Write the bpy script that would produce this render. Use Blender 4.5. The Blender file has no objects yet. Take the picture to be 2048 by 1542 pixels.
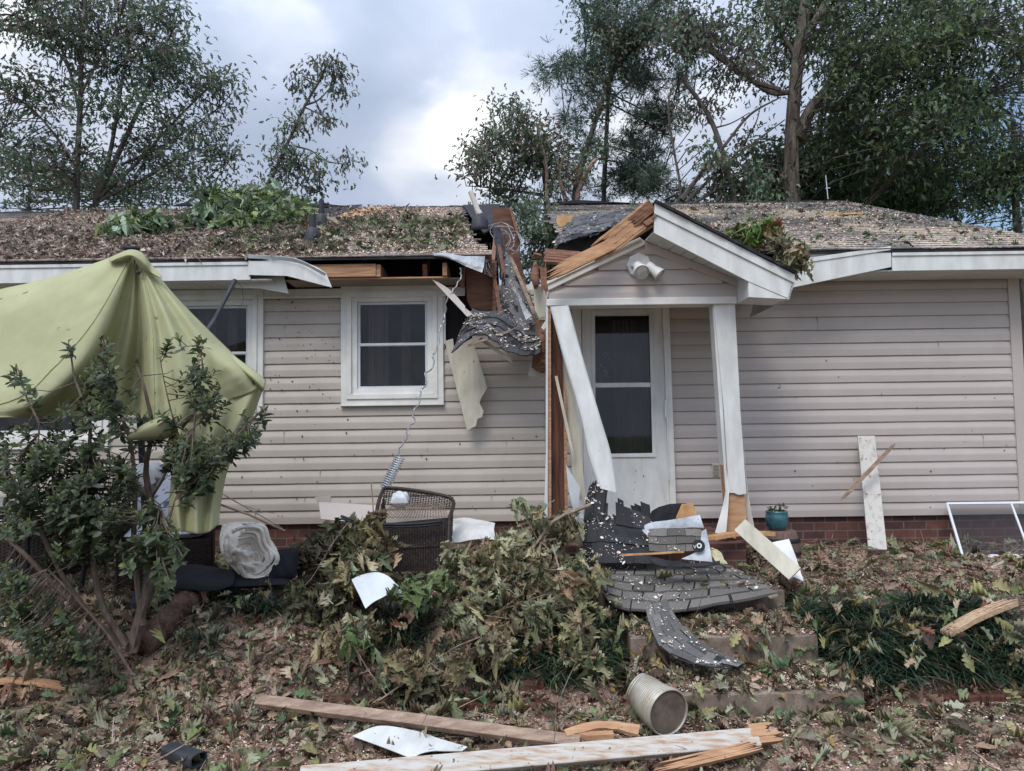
import bpy, math, random
import numpy as np
from mathutils import Vector, Matrix
random.seed(7)
rng = np.random.default_rng(11)
C = bpy.context.scene.collection
# ---------------------------------------------------------------- camera
F, CX, CY = 1480.0, 1024.0, 771.0
EYE = Vector((0.0, -6.8, 1.55))
PIT, ROL = math.radians(3.5), math.radians(0.8)
fw = Vector((0, math.cos(PIT), math.sin(PIT))); u0 = Vector((0, -math.sin(PIT), math.cos(PIT))); r0 = Vector((1, 0, 0))
RR = r0*math.cos(ROL) - u0*math.sin(ROL); UU = u0*math.cos(ROL) + r0*math.sin(ROL)
cam = bpy.data.cameras.new('camera'); cam.sensor_width = 36; cam.lens = 36*F/2048; cam.clip_end = 2000; cam.clip_start = .05
co = bpy.data.objects.new('camera', cam); C.objects.link(co)
mw = Matrix((RR, UU, -fw)).transposed().to_4x4(); mw.translation = EYE; co.matrix_world = mw
bpy.context.scene.camera = co
def ray(px, py): return fw + RR*((px-CX)/F) + UU*((CY-py)/F)
def P(px, py, D):                      # world point seen at a pixel, D metres ahead of the camera along world Y
    d = ray(px, py); return EYE + d*(D/d.y)
def PZ(px, py, z):
    d = ray(px, py); return EYE + d*((z-EYE.z)/d.z)
# ---------------------------------------------------------------- world
SUN_EL, SUN_AZ = math.radians(52), math.radians(200)   # azimuth from +Y clockwise : behind the camera, to the left
scn = bpy.context.scene
W = bpy.data.worlds.new("World"); scn.world = W; W.use_nodes = True
nt = W.node_tree; nt.nodes.clear(); L = nt.links.new
def nd(t, **k):
    n = nt.nodes.new(t)
    for a, b in k.items(): setattr(n, a, b)
    return n
out = nd('ShaderNodeOutputWorld'); tc = nd('ShaderNodeTexCoord')
sky = nd('ShaderNodeTexSky', sky_type='NISHITA', sun_disc=False, sun_elevation=SUN_EL, sun_rotation=SUN_AZ)
bg1 = nd('ShaderNodeBackground'); bg1.inputs[1].default_value = .11; L(sky.outputs[0], bg1.inputs[0])
def vmath(op, a, b=None):
    n = nd('ShaderNodeVectorMath', operation=op)
    for i, v in enumerate((a, b)):
        if v is None: continue
        if isinstance(v, (tuple, Vector)): n.inputs[i].default_value = v
        else: L(v, n.inputs[i])
    return n
def fm(op, a, b=None, c=None, clamp=False):
    n = nd('ShaderNodeMath', operation=op, use_clamp=clamp)
    for i, v in enumerate((a, b, c)):
        if v is None: continue
        if isinstance(v, (int, float)): n.inputs[i].default_value = v
        else: L(v, n.inputs[i])
    return n.outputs[0]
dirn = vmath('NORMALIZE', tc.outputs['Generated']).outputs[0]
sepx = nd('ShaderNodeSeparateXYZ'); L(dirn, sepx.inputs[0])
mp = nd('ShaderNodeMapping'); mp.inputs['Scale'].default_value = (1, 1, 1.7); L(dirn, mp.inputs[0])
n1 = nd('ShaderNodeTexNoise'); n1.inputs['Scale'].default_value = 2.6; n1.inputs['Detail'].default_value = 7; n1.inputs['Roughness'].default_value = .52; n1.inputs['Distortion'].default_value = .35; L(mp.outputs[0], n1.inputs[0])
n2 = nd('ShaderNodeTexNoise'); n2.inputs['Scale'].default_value = 6.5; n2.inputs['Detail'].default_value = 8; L(mp.outputs[0], n2.inputs[0])
base = fm('ADD', fm('ADD', fm('MULTIPLY', n1.outputs[0], 1.25), fm('MULTIPLY', n2.outputs[0], .62)), -.54)
def lobe(px, py, deg, amp):            # a brighter or darker bank of cloud
    d = ray(px, py).normalized(); t = math.cos(math.radians(deg))
    dt = vmath('DOT_PRODUCT', dirn, d).outputs['Value']
    wob = fm('MULTIPLY_ADD', n2.outputs[0], (1-t)*1.6, fm('SUBTRACT', dt, (1-t)*.8))
    m = nd('ShaderNodeMapRange', interpolation_type='SMOOTHSTEP'); L(wob, m.inputs[0])
    m.inputs[1].default_value = t; m.inputs[2].default_value = 1-(1-t)*.15; m.inputs[3].default_value = 0; m.inputs[4].default_value = amp
    return m.outputs[0]
for a in ((860, 345, 6.5, .27), (560, 60, 5, .22), (20, 240, 9, .34), (1330, 330, 8, .24), (990, 250, 6, .18), (820, 120, 5, -.08), (600, 250, 8, -.12), (1120, 120, 6, -.05)):
    base = fm('ADD', base, lobe(*a))
cr = nd('ShaderNodeValToRGB'); L(base, cr.inputs[0]); e = cr.color_ramp
e.elements[0].position = .1; e.elements[0].color = (.31, .375, .50, 1)
e.elements[1].position = .95; e.elements[1].color = (.90, .91, .93, 1)
q = e.elements.new(.5); q.color = (.44, .50, .63, 1)
q = e.elements.new(.72); q.color = (.62, .665, .75, 1)
# an overcast sky is about three times as bright overhead as at the horizon; the thin part near the sun behind the camera too
zen = fm('POWER', fm('MAXIMUM', fm('MULTIPLY_ADD', sepx.outputs[2], 1.7, -.62), 0), 1.0)
sd = Vector((math.sin(SUN_AZ)*math.cos(SUN_EL), math.cos(SUN_AZ)*math.cos(SUN_EL), math.sin(SUN_EL)))
dts = fm('POWER', fm('MAXIMUM', vmath('DOT_PRODUCT', dirn, sd).outputs['Value'], 0), 4)
stren = fm('ADD', fm('MULTIPLY_ADD', zen, 1.3, 1.0), fm('MULTIPLY', dts, 1.6))
bg2 = nd('ShaderNodeBackground'); L(cr.outputs[0], bg2.inputs[0]); L(stren, bg2.inputs[1])
hole = fm('SUBTRACT', 1.0, lobe(1965, 430, 9, 1.0), clamp=True)
hole2 = fm('SUBTRACT', 1.0, lobe(1990, 250, 5, .5), clamp=True)
mx = nd('ShaderNodeMixShader'); L(fm('MULTIPLY', hole, hole2), mx.inputs[0]); L(bg1.outputs[0], mx.inputs[1]); L(bg2.outputs[0], mx.inputs[2]); L(mx.outputs[0], out.inputs[0])
sl = bpy.data.lights.new('sun', 'SUN'); sl.energy = 1.5; sl.angle = math.radians(22); sl.color = (1, .94, .85)
so = bpy.data.objects.new('sun', sl); C.objects.link(so); so.rotation_euler = (-sd).to_track_quat('-Z', 'Y').to_euler(); so.location = (0, -10, 20)
scn.view_settings.view_transform = 'Standard'; scn.view_settings.look = 'None'; scn.view_settings.exposure = 0.32; scn.view_settings.gamma = 1
scn.cycles.max_bounces = 6; scn.cycles.transparent_max_bounces = 12
scn.cycles.use_denoising = True

# ---------------------------------------------------------------- materials
MATS = {}
def mat(name, c1, c2=None, scale=6, rough=.75, stretch=(1, 1, 1), bump=0., bscale=60, metal=0, attr=False, speck=None, spscale=60, spthr=.68,
        spec=.3, c3=None, detail=6, trans=0., coat=0, bstretch=None, sharp=(.35, .65)):
    m = bpy.data.materials.new(name); m.use_nodes = True; t = m.node_tree; b = t.nodes['Principled BSDF']; ln = t.links.new
    b.inputs['Roughness'].default_value = rough; b.inputs['Metallic'].default_value = metal; b.inputs['Specular IOR Level'].default_value = spec
    if coat: b.inputs['Coat Weight'].default_value = coat
    tcn = t.nodes.new('ShaderNodeTexCoord'); mpn = t.nodes.new('ShaderNodeMapping'); mpn.inputs['Scale'].default_value = stretch; ln(tcn.outputs['Object'], mpn.inputs[0])
    col = None
    if attr:
        a = t.nodes.new('ShaderNodeAttribute'); a.attribute_name = 'Col'; col = a.outputs['Color']
        nz = t.nodes.new('ShaderNodeTexNoise'); nz.inputs['Scale'].default_value = scale; nz.inputs['Detail'].default_value = detail; ln(mpn.outputs[0], nz.inputs[0])
        mm = t.nodes.new('ShaderNodeMapRange'); ln(nz.outputs[0], mm.inputs[0]); mm.inputs[1].default_value = .3; mm.inputs[2].default_value = .7; mm.inputs[3].default_value = .72; mm.inputs[4].default_value = 1.25
        mu = t.nodes.new('ShaderNodeVectorMath'); mu.operation = 'SCALE'; ln(col, mu.inputs[0]); ln(mm.outputs[0], mu.inputs['Scale']); col = mu.outputs[0]
    elif c2 is not None:
        nz = t.nodes.new('ShaderNodeTexNoise'); nz.inputs['Scale'].default_value = scale; nz.inputs['Detail'].default_value = detail; nz.inputs['Roughness'].default_value = .6; ln(mpn.outputs[0], nz.inputs[0])
        r = t.nodes.new('ShaderNodeValToRGB'); ln(nz.outputs[0], r.inputs[0])
        r.color_ramp.elements[0].position = sharp[0]; r.color_ramp.elements[0].color = (*c1, 1); r.color_ramp.elements[1].position = sharp[1]; r.color_ramp.elements[1].color = (*c2, 1)
        if c3: q = r.color_ramp.elements.new(.5*(sharp[0]+sharp[1])); q.color = (*c3, 1)
        col = r.outputs[0]
    if speck:
        ns = t.nodes.new('ShaderNodeTexNoise'); ns.inputs['Scale'].default_value = spscale; ns.inputs['Detail'].default_value = 3; ln(tcn.outputs['Object'], ns.inputs[0])
        rs = t.nodes.new('ShaderNodeMapRange'); ln(ns.outputs[0], rs.inputs[0]); rs.inputs[1].default_value = spthr; rs.inputs[2].default_value = spthr+.03
        mxn = t.nodes.new('ShaderNodeMix'); mxn.data_type = 'RGBA'; ln(rs.outputs[0], mxn.inputs[0])
        if col: ln(col, mxn.inputs[6])
        else: mxn.inputs[6].default_value = (*c1, 1)
        mxn.inputs[7].default_value = (*speck, 1); col = mxn.outputs[2]
    if col: ln(col, b.inputs['Base Color'])
    else: b.inputs['Base Color'].default_value = (*c1, 1)
    if bump:
        nb = t.nodes.new('ShaderNodeTexNoise'); nb.inputs['Scale'].default_value = bscale; nb.inputs['Detail'].default_value = 5
        if bstretch is not None:
            m2 = t.nodes.new('ShaderNodeMapping'); m2.inputs['Scale'].default_value = bstretch; ln(tcn.outputs['Object'], m2.inputs[0]); ln(m2.outputs[0], nb.inputs[0])
        else: ln(mpn.outputs[0], nb.inputs[0])
        bn = t.nodes.new('ShaderNodeBump'); bn.inputs['Strength'].default_value = min(1, bump*20); bn.inputs['Distance'].default_value = bump; ln(nb.outputs[0], bn.inputs['Height']); ln(bn.outputs[0], b.inputs['Normal'])
    if trans:
        tr = t.nodes.new('ShaderNodeBsdfTranslucent'); ms = t.nodes.new('ShaderNodeMixShader'); ms.inputs[0].default_value = trans
        if col: ln(col, tr.inputs[0])
        else: tr.inputs[0].default_value = (*c1, 1)
        ln(b.outputs[0], ms.inputs[1]); ln(tr.outputs[0], ms.inputs[2]); ln(ms.outputs[0], t.nodes['Material Output'].inputs[0])
    MATS[name] = m; return m
M_siding = mat('vinyl_siding', (.435, .385, .352), (.47, .418, .382), 2.2, .5, (1.2, 1, 1), bump=.0006, bscale=8, bstretch=(2, 1, 14), speck=(.12, .09, .07), spscale=42, spthr=.775)
M_siding_l = mat('vinyl_siding_weathered', (.415, .368, .315), (.465, .418, .362), 2.0, .5, (1.2, 1, 1), bump=.0006, bscale=8, bstretch=(2, 1, 14), speck=(.11, .08, .055), spscale=34, spthr=.745)
M_white = mat('white_aluminium', (.54, .54, .51), (.68, .69, .66), 4, .42, stretch=(2.5, 1, .8), bump=.0015, bscale=5, speck=(.17, .14, .11), spscale=38, spthr=.755, spec=.5)
M_trim = mat('dirty_white_trim', (.60, .59, .54), (.72, .71, .67), 5, .55, speck=(.2, .17, .12), spscale=45, spthr=.75, bump=.0006)
M_grey = mat('grey_white_sheet', (.50, .53, .54), (.60, .62, .63), 3, .4, bump=.002, bscale=6, speck=(.2, .15, .1), spscale=30, spthr=.74)
M_cream = mat('cream_fibreboard', (.41, .38, .30), (.56, .53, .43), 4, .8, stretch=(3, 1, 1), bump=.0015, bscale=40, speck=(.24, .17, .11), spscale=30, spthr=.70)
M_soffit = mat('vented_soffit', (.55, .55, .52), (.62, .62, .59), 3, .6)
M_frieze = mat('tan_frieze_board', (.24, .205, .16), (.32, .27, .21), 6, .8, (1, 1, 5))
M_wood = mat('fresh_broken_pine', (.30, .155, .085), (.54, .34, .20), 3.5, .8, (1.5, 9, 9), bump=.004, bscale=12, c3=(.42, .24, .13), sharp=(.25, .75), speck=(.16, .09, .06), spscale=24, spthr=.70)
M_woodx = mat('fresh_pine_long_grain', (.26, .13, .07), (.46, .28, .16), 4, .8, (1, 16, 16), bump=.004, bscale=9)
M_woodz = mat('dark_stained_timber', (.035, .016, .011), (.13, .055, .035), 4, .8, (14, 14, .8), bump=.003, bscale=9)
M_wood_red = mat('brown_framing_timber', (.13, .062, .04), (.27, .145, .09), 4, .8, (2, 10, 10), bump=.003, bscale=9)
M_ply = mat('brown_plywood', (.10, .05, .035), (.17, .085, .055), 5, .85, (1, 1, 6), bump=.001)
M_oldwood = mat('weathered_brown_board', (.19, .125, .09), (.36, .26, .19), 6, .9, (1.5, 5, 5), bump=.003, bscale=12, speck=(.6, .5, .38), spscale=60, spthr=.7)
M_painted = mat('flaking_white_paint_on_wood', (.50, .48, .44), (.36, .21, .13), 7, .75, (.55, 9, 9), bump=.003, bscale=20, sharp=(.40, .66), c3=(.44, .38, .31), speck=(.16, .11, .08), spscale=34, spthr=.68)
M_peel = mat('peeling_white_paint', (.52, .50, .46), (.33, .28, .22), 8, .7, (3, 3, 1), bump=.002, bscale=18, sharp=(.5, .7), speck=(.20, .15, .11), spscale=26, spthr=.66)
M_felt = mat('black_roofing_felt', (.012, .012, .014), (.03, .03, .034), 12, .8, bump=.004, bscale=40)
M_shin = mat('asphalt_shingle', (.1, .1, .1), attr=True, scale=120, rough=.9, bump=.004, bscale=220, speck=(.5, .47, .42), spscale=75, spthr=.735)
M_silver = mat('silver_underlayment', (.20, .21, .225), (.46, .48, .50), 6, .35, bump=.004, bscale=9, speck=(.1, .1, .1), spscale=60, spthr=.7)
M_glass_dark = None
M_black = mat('matt_black', (.012, .013, .016), (.022, .023, .028), 8, .6, bump=.001)
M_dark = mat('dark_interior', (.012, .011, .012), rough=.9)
M_boot = mat('black_rubber_boot', (.025, .027, .032), (.04, .043, .05), 9, .55)
M_pvc = mat('pale_pvc', (.50, .47, .40), (.60, .57, .50), 12, .5)
M_galv = mat('galvanised_wire', (.6, .62, .65), rough=.32, metal=.9)
M_alu = mat('screen_aluminium', (.66, .68, .70), (.72, .74, .76), 5, .4, metal=.2)
M_curtain = mat('grey_curtain', (.24, .21, .19), (.36, .32, .28), 3, .95, (12, 1, .5))
M_concrete = mat('aged_concrete', (.15, .115, .09), (.29, .23, .18), 9, .95, bump=.010, bscale=40, speck=(.12, .10, .09), spscale=110, spthr=.63)
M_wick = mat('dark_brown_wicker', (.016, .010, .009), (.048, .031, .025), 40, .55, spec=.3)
M_wick_l = mat('paler_brown_wicker', (.14, .095, .07), (.25, .18, .135), 30, .6)  # paler brown than the other panels, used on the seat panel
M_towel = mat('cream_terry', (.52, .47, .40), (.70, .66, .59), 7, .98, bump=.012, bscale=160, speck=(.20, .13, .08), spscale=22, spthr=.66)
M_navy = mat('black_navy_cover', (.009, .010, .013), (.017, .018, .022), 5, .8, bump=.008, bscale=9, spec=.15, speck=(.2, .17, .13), spscale=40, spthr=.76)
M_teal = mat('glazed_teal_pot', (.02, .075, .095), (.04, .135, .155), 14, .2, spec=.6, coat=.5)
M_barrel = mat('weathered_barrel', (.10, .06, .05), (.17, .11, .09), 6, .8, (8, 8, 1))
M_bark = mat('oak_bark', (.075, .058, .048), (.20, .165, .14), 3.5, .95, (3, 3, .6), bump=.05, bscale=9)
M_bark_far = mat('tree_bark', (.06, .05, .045), (.15, .125, .11), 6, .95, (2, 2, .5), bump=.02, bscale=12)
M_stem = mat('shrub_bark', (.09, .065, .05), (.20, .155, .12), 12, .9, (3, 3, 1), bump=.004, bscale=40)
M_twig = mat('dry_twig', (.20, .14, .10), (.32, .25, .19), 20, .9)
M_log = mat('rotten_red_log', (.04, .022, .017), (.15, .085, .065), 16, .95, bump=.03, bscale=26, speck=(.5, .4, .32), spscale=80, spthr=.70)
M_leaf = mat('leaf', (.1, .1, .1), attr=True, scale=30, rough=.42, trans=.38, spec=.45)
M_litter = mat('leaf_litter', (.1, .1, .1), attr=True, scale=45, rough=.75, trans=.12, spec=.25, bump=.003, bscale=60)
M_chip = mat('wood_chip', (.1, .1, .1), attr=True, scale=30, rough=.85)
M_blade = mat('liriope_blade', (.1, .1, .1), attr=True, scale=20, rough=.38, trans=.15, spec=.5)
M_canopy = mat('green_canvas', (.42, .42, .245), (.53, .53, .32), 2.6, .9, trans=.3, bump=.006, bscale=14, speck=(.22, .22, .13), spscale=11, spthr=.68, spec=.1, detail=9)
M_seam = mat('green_webbing', (.30, .31, .15), (.38, .39, .20), 30, .9)
M_insul = mat('insulation', (.50, .44, .26), (.62, .58, .40), 20, .95, bump=.02, bscale=50)
M_orangewood = mat('orange_plywood', (.42, .22, .09), (.60, .37, .19), 6, .8, (2, 8, 2), bump=.002)
M_cush = mat('white_patterned_cushion', (.52, .54, .58), (.12, .12, .14), 14, .8, sharp=(.54, .60))
M_tglass = mat('table_glass', (.10, .13, .14), rough=.08, spec=.8)
M_lamp = mat('floodlight_white', (.62, .61, .57), (.70, .69, .66), 9, .45)
M_lens = mat('floodlight_lens', (.58, .58, .54), (.40, .40, .37), 30, .15, spec=.8, coat=.6)
# brick
def brick_mat():
    m = bpy.data.materials.new('red_brick'); m.use_nodes = True; t = m.node_tree; b = t.nodes['Principled BSDF']; ln = t.links.new
    tcn = t.nodes.new('ShaderNodeTexCoord'); s = t.nodes.new('ShaderNodeSeparateXYZ'); ln(tcn.outputs['Object'], s.inputs[0])
    ad = t.nodes.new('ShaderNodeMath'); ln(s.outputs[0], ad.inputs[0]); ln(s.outputs[1], ad.inputs[1])
    c = t.nodes.new('ShaderNodeCombineXYZ'); ln(ad.outputs[0], c.inputs[0]); ln(s.outputs[2], c.inputs[1])
    br = t.nodes.new('ShaderNodeTexBrick'); ln(c.outputs[0], br.inputs[0]); br.inputs['Scale'].default_value = 1
    br.inputs['Brick Width'].default_value = .205; br.inputs['Row Height'].default_value = .075; br.inputs['Mortar Size'].default_value = .006; br.inputs['Bias'].default_value = -.1
    br.inputs['Color1'].default_value = (.125, .046, .034, 1); br.inputs['Color2'].default_value = (.052, .027, .024, 1); br.inputs['Mortar'].default_value = (.13, .105, .09, 1)
    nz = t.nodes.new('ShaderNodeTexNoise'); nz.inputs['Scale'].default_value = 14; nz.inputs['Detail'].default_value = 6; ln(tcn.outputs['Object'], nz.inputs[0])
    mr = t.nodes.new('ShaderNodeMapRange'); ln(nz.outputs[0], mr.inputs[0]); mr.inputs[3].default_value = .5; mr.inputs[4].default_value = 1.6
    v = t.nodes.new('ShaderNodeVectorMath'); v.operation = 'SCALE'; ln(br.outputs[0], v.inputs[0]); ln(mr.outputs[0], v.inputs['Scale']); ln(v.outputs[0], b.inputs['Base Color'])
    b.inputs['Roughness'].default_value = .9
    bn = t.nodes.new('ShaderNodeBump'); bn.inputs['Strength'].default_value = .6; bn.inputs['Distance'].default_value = .006; bn.invert = True; ln(br.outputs['Fac'], bn.inputs['Height']); ln(bn.outputs[0], b.inputs['Normal'])
    return m
M_brick = brick_mat()
def roof_mat(name, dust, amount, dark=(.075, .07, .07), lite=(.17, .155, .145)):
    m = bpy.data.materials.new(name); m.use_nodes = True; t = m.node_tree; b = t.nodes['Principled BSDF']; ln = t.links.new
    tcn = t.nodes.new('ShaderNodeTexCoord'); s = t.nodes.new('ShaderNodeSeparateXYZ'); ln(tcn.outputs['Object'], s.inputs[0])
    c = t.nodes.new('ShaderNodeCombineXYZ'); ln(s.outputs[0], c.inputs[0]); ln(s.outputs[1], c.inputs[1])
    br = t.nodes.new('ShaderNodeTexBrick'); ln(c.outputs[0], br.inputs[0]); br.inputs['Scale'].default_value = 1
    br.inputs['Brick Width'].default_value = .31; br.inputs['Row Height'].default_value = .132; br.inputs['Mortar Size'].default_value = .005
    br.inputs['Color1'].default_value = (*dark, 1); br.inputs['Color2'].default_value = (*lite, 1); br.inputs['Mortar'].default_value = (.02, .02, .02, 1)
    n1 = t.nodes.new('ShaderNodeTexNoise'); n1.inputs['Scale'].default_value = .9; n1.inputs['Detail'].default_value = 4; ln(tcn.outputs['Object'], n1.inputs[0])
    n2 = t.nodes.new('ShaderNodeTexNoise'); n2.inputs['Scale'].default_value = 38; n2.inputs['Detail'].default_value = 6; n2.inputs['Roughness'].default_value = .7; ln(tcn.outputs['Object'], n2.inputs[0])
    ad = t.nodes.new('ShaderNodeMath'); ad.operation = 'ADD'; ln(n1.outputs[0], ad.inputs[0]); ln(n2.outputs[0], ad.inputs[1])
    mr = t.nodes.new('ShaderNodeMapRange'); ln(ad.outputs[0], mr.inputs[0]); mr.inputs[1].default_value = amount; mr.inputs[2].default_value = amount+.12; mr.inputs[4].default_value = .92
    dn = t.nodes.new('ShaderNodeTexNoise'); dn.inputs['Scale'].default_value = 24; dn.inputs['Detail'].default_value = 5; ln(tcn.outputs['Object'], dn.inputs[0])
    dr = t.nodes.new('ShaderNodeValToRGB'); ln(dn.outputs[0], dr.inputs[0]); dr.color_ramp.elements[0].position = .35; dr.color_ramp.elements[1].position = .65
    dr.color_ramp.elements[0].color = (*[x*.55 for x in dust], 1); dr.color_ramp.elements[1].color = (*dust, 1)
    mi = t.nodes.new('ShaderNodeMix'); mi.data_type = 'RGBA'; ln(mr.outputs[0], mi.inputs[0]); ln(br.outputs[0], mi.inputs[6]); ln(dr.outputs[0], mi.inputs[7]); ln(mi.outputs[2], b.inputs['Base Color'])
    b.inputs['Roughness'].default_value = .95; b.inputs['Specular IOR Level'].default_value = .15
    bn = t.nodes.new('ShaderNodeBump'); bn.inputs['Strength'].default_value = .8; bn.inputs['Distance'].default_value = .012; ln(n2.outputs[0], bn.inputs['Height']); ln(bn.outputs[0], b.inputs['Normal'])
    return m
M_roofL = roof_mat('shingles_under_brown_debris', (.48, .38, .31), .94, (.11, .10, .098), (.22, .20, .19))
M_roofR = roof_mat('shingles_dusted_with_sawdust', (.62, .52, .41), .985, (.10, .095, .097), (.22, .205, .20))
def glass_mat(name, tint, refl=.55):
    m = bpy.data.materials.new(name); m.use_nodes = True; t = m.node_tree; t.nodes.clear(); ln = t.links.new
    o = t.nodes.new('ShaderNodeOutputMaterial'); tr = t.nodes.new('ShaderNodeBsdfTransparent'); tr.inputs[0].default_value = (*tint, 1)
    gl = t.nodes.new('ShaderNodeBsdfGlossy'); gl.inputs['Roughness'].default_value = .03; gl.inputs[0].default_value = (refl, refl, refl, 1)
    fr = t.nodes.new('ShaderNodeFresnel'); fr.inputs[0].default_value = 1.5; mx = t.nodes.new('ShaderNodeMixShader')
    ln(fr.outputs[0], mx.inputs[0]); ln(tr.outputs[0], mx.inputs[1]); ln(gl.outputs[0], mx.inputs[2])
    df = t.nodes.new('ShaderNodeBsdfDiffuse'); df.inputs[0].default_value = (.45, .43, .40, 1); m2 = t.nodes.new('ShaderNodeMixShader'); tcn = t.nodes.new('ShaderNodeTexCoord'); nz = t.nodes.new('ShaderNodeTexNoise'); nz.inputs['Scale'].default_value = 5; nz.inputs['Detail'].default_value = 9; nz.inputs['Roughness'].default_value = .75; ln(tcn.outputs['Object'], nz.inputs[0])
    mr = t.nodes.new('ShaderNodeMapRange'); ln(nz.outputs[0], mr.inputs[0]); mr.inputs[1].default_value = .4; mr.inputs[2].default_value = .75; mr.inputs[3].default_value = .015; mr.inputs[4].default_value = .065; ln(mr.outputs[0], m2.inputs[0]); ln(mx.outputs[0], m2.inputs[1]); ln(df.outputs[0], m2.inputs[2]); ln(m2.outputs[0], o.inputs[0]); return m
M_glass = glass_mat('window_glass', (.55, .55, .57), .8)
M_mesh = bpy.data.materials.new('insect_mesh'); M_mesh.use_nodes = True
_t = M_mesh.node_tree; _b = _t.nodes['Principled BSDF']; _b.inputs['Base Color'].default_value = (.03, .032, .036, 1); _tr = _t.nodes.new('ShaderNodeBsdfTransparent'); _ms = _t.nodes.new('ShaderNodeMixShader'); _ms.inputs[0].default_value = .38
_t.links.new(_tr.outputs[0], _ms.inputs[1]); _t.links.new(_b.outputs[0], _ms.inputs[2]); _t.links.new(_ms.outputs[0], _t.nodes['Material Output'].inputs[0])
# ground
def ground_mat():
    m = bpy.data.materials.new('mulch_and_sawdust'); m.use_nodes = True; t = m.node_tree; b = t.nodes['Principled BSDF']; ln = t.links.new
    tcn = t.nodes.new('ShaderNodeTexCoord')
    def nz(s, d=6, r=.6):
        n = t.nodes.new('ShaderNodeTexNoise'); n.inputs['Scale'].default_value = s; n.inputs['Detail'].default_value = d; n.inputs['Roughness'].default_value = r; ln(tcn.outputs['Object'], n.inputs[0]); return n.outputs[0]
    def ramp(f, *st):
        r = t.nodes.new('ShaderNodeValToRGB'); ln(f, r.inputs[0]); el = r.color_ramp.elements
        el[0].position, el[0].color = st[0][0], (*st[0][1], 1); el[1].position, el[1].color = st[-1][0], (*st[-1][1], 1)
        for p, c in st[1:-1]: q = el.new(p); q.color = (*c, 1)
        return r.outputs[0]
    soil = ramp(nz(34), (.32, (.035, .022, .016)), (.5, (.10, .062, .045)), (.7, (.20, .13, .10)))
    dust = ramp(nz(90, 4, .8), (.35, (.24, .14, .10)), (.5, (.44, .29, .22)), (.66, (.66, .51, .41)))
    a = t.nodes.new('ShaderNodeMath'); a.operation = 'MULTIPLY_ADD'; ln(nz(70), a.inputs[0]); a.inputs[1].default_value = .5; ln(nz(1.5, 4), a.inputs[2])
    mr = t.nodes.new('ShaderNodeMapRange'); ln(a.outputs[0], mr.inputs[0]); mr.inputs[1].default_value = .67; mr.inputs[2].default_value = .84
    mi = t.nodes.new('ShaderNodeMix'); mi.data_type = 'RGBA'; ln(mr.outputs[0], mi.inputs[0]); ln(soil, mi.inputs[6]); ln(dust, mi.inputs[7])
    # beyond the yard itself the ground is mown grass
    ge = t.nodes.new('ShaderNodeNewGeometry'); sp = t.nodes.new('ShaderNodeSeparateXYZ'); ln(ge.outputs['Position'], sp.inputs[0])
    def edge(sock, a, b_, ab=False):
        x = sock
        if ab: q = t.nodes.new('ShaderNodeMath'); q.operation = 'ABSOLUTE'; ln(sock, q.inputs[0]); x = q.outputs[0]
        ad_ = t.nodes.new('ShaderNodeMath'); ad_.operation = 'MULTIPLY_ADD'; ln(nz(.8), ad_.inputs[0]); ad_.inputs[1].default_value = 3.; ln(x, ad_.inputs[2]); r_ = t.nodes.new('ShaderNodeMapRange'); ln(ad_.outputs[0], r_.inputs[0]); r_.inputs[1].default_value = a; r_.inputs[2].default_value = b_; return r_.outputs[0]
    mxx = t.nodes.new('ShaderNodeMath'); mxx.operation = 'MAXIMUM'; ln(edge(sp.outputs[0], 7.4, 8.2, True), mxx.inputs[0]); ln(edge(sp.outputs[1], 9.6, 10.4), mxx.inputs[1])
    grass = ramp(nz(26), (.3, (.03, .05, .016)), (.5, (.06, .095, .03)), (.7, (.12, .13, .05)))
    m3 = t.nodes.new('ShaderNodeMix'); m3.data_type = 'RGBA'; ln(mxx.outputs[0], m3.inputs[0]); ln(mi.outputs[2], m3.inputs[6]); ln(grass, m3.inputs[7]); ln(m3.outputs[2], b.inputs['Base Color'])
    b.inputs['Roughness'].default_value = 1; b.inputs['Specular IOR Level'].default_value = .1
    bn = t.nodes.new('ShaderNodeBump'); bn.inputs['Strength'].default_value = 1; bn.inputs['Distance'].default_value = .02; ln(nz(60), bn.inputs['Height']); ln(bn.outputs[0], b.inputs['Normal'])
    return m
M_ground = ground_mat()

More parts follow.
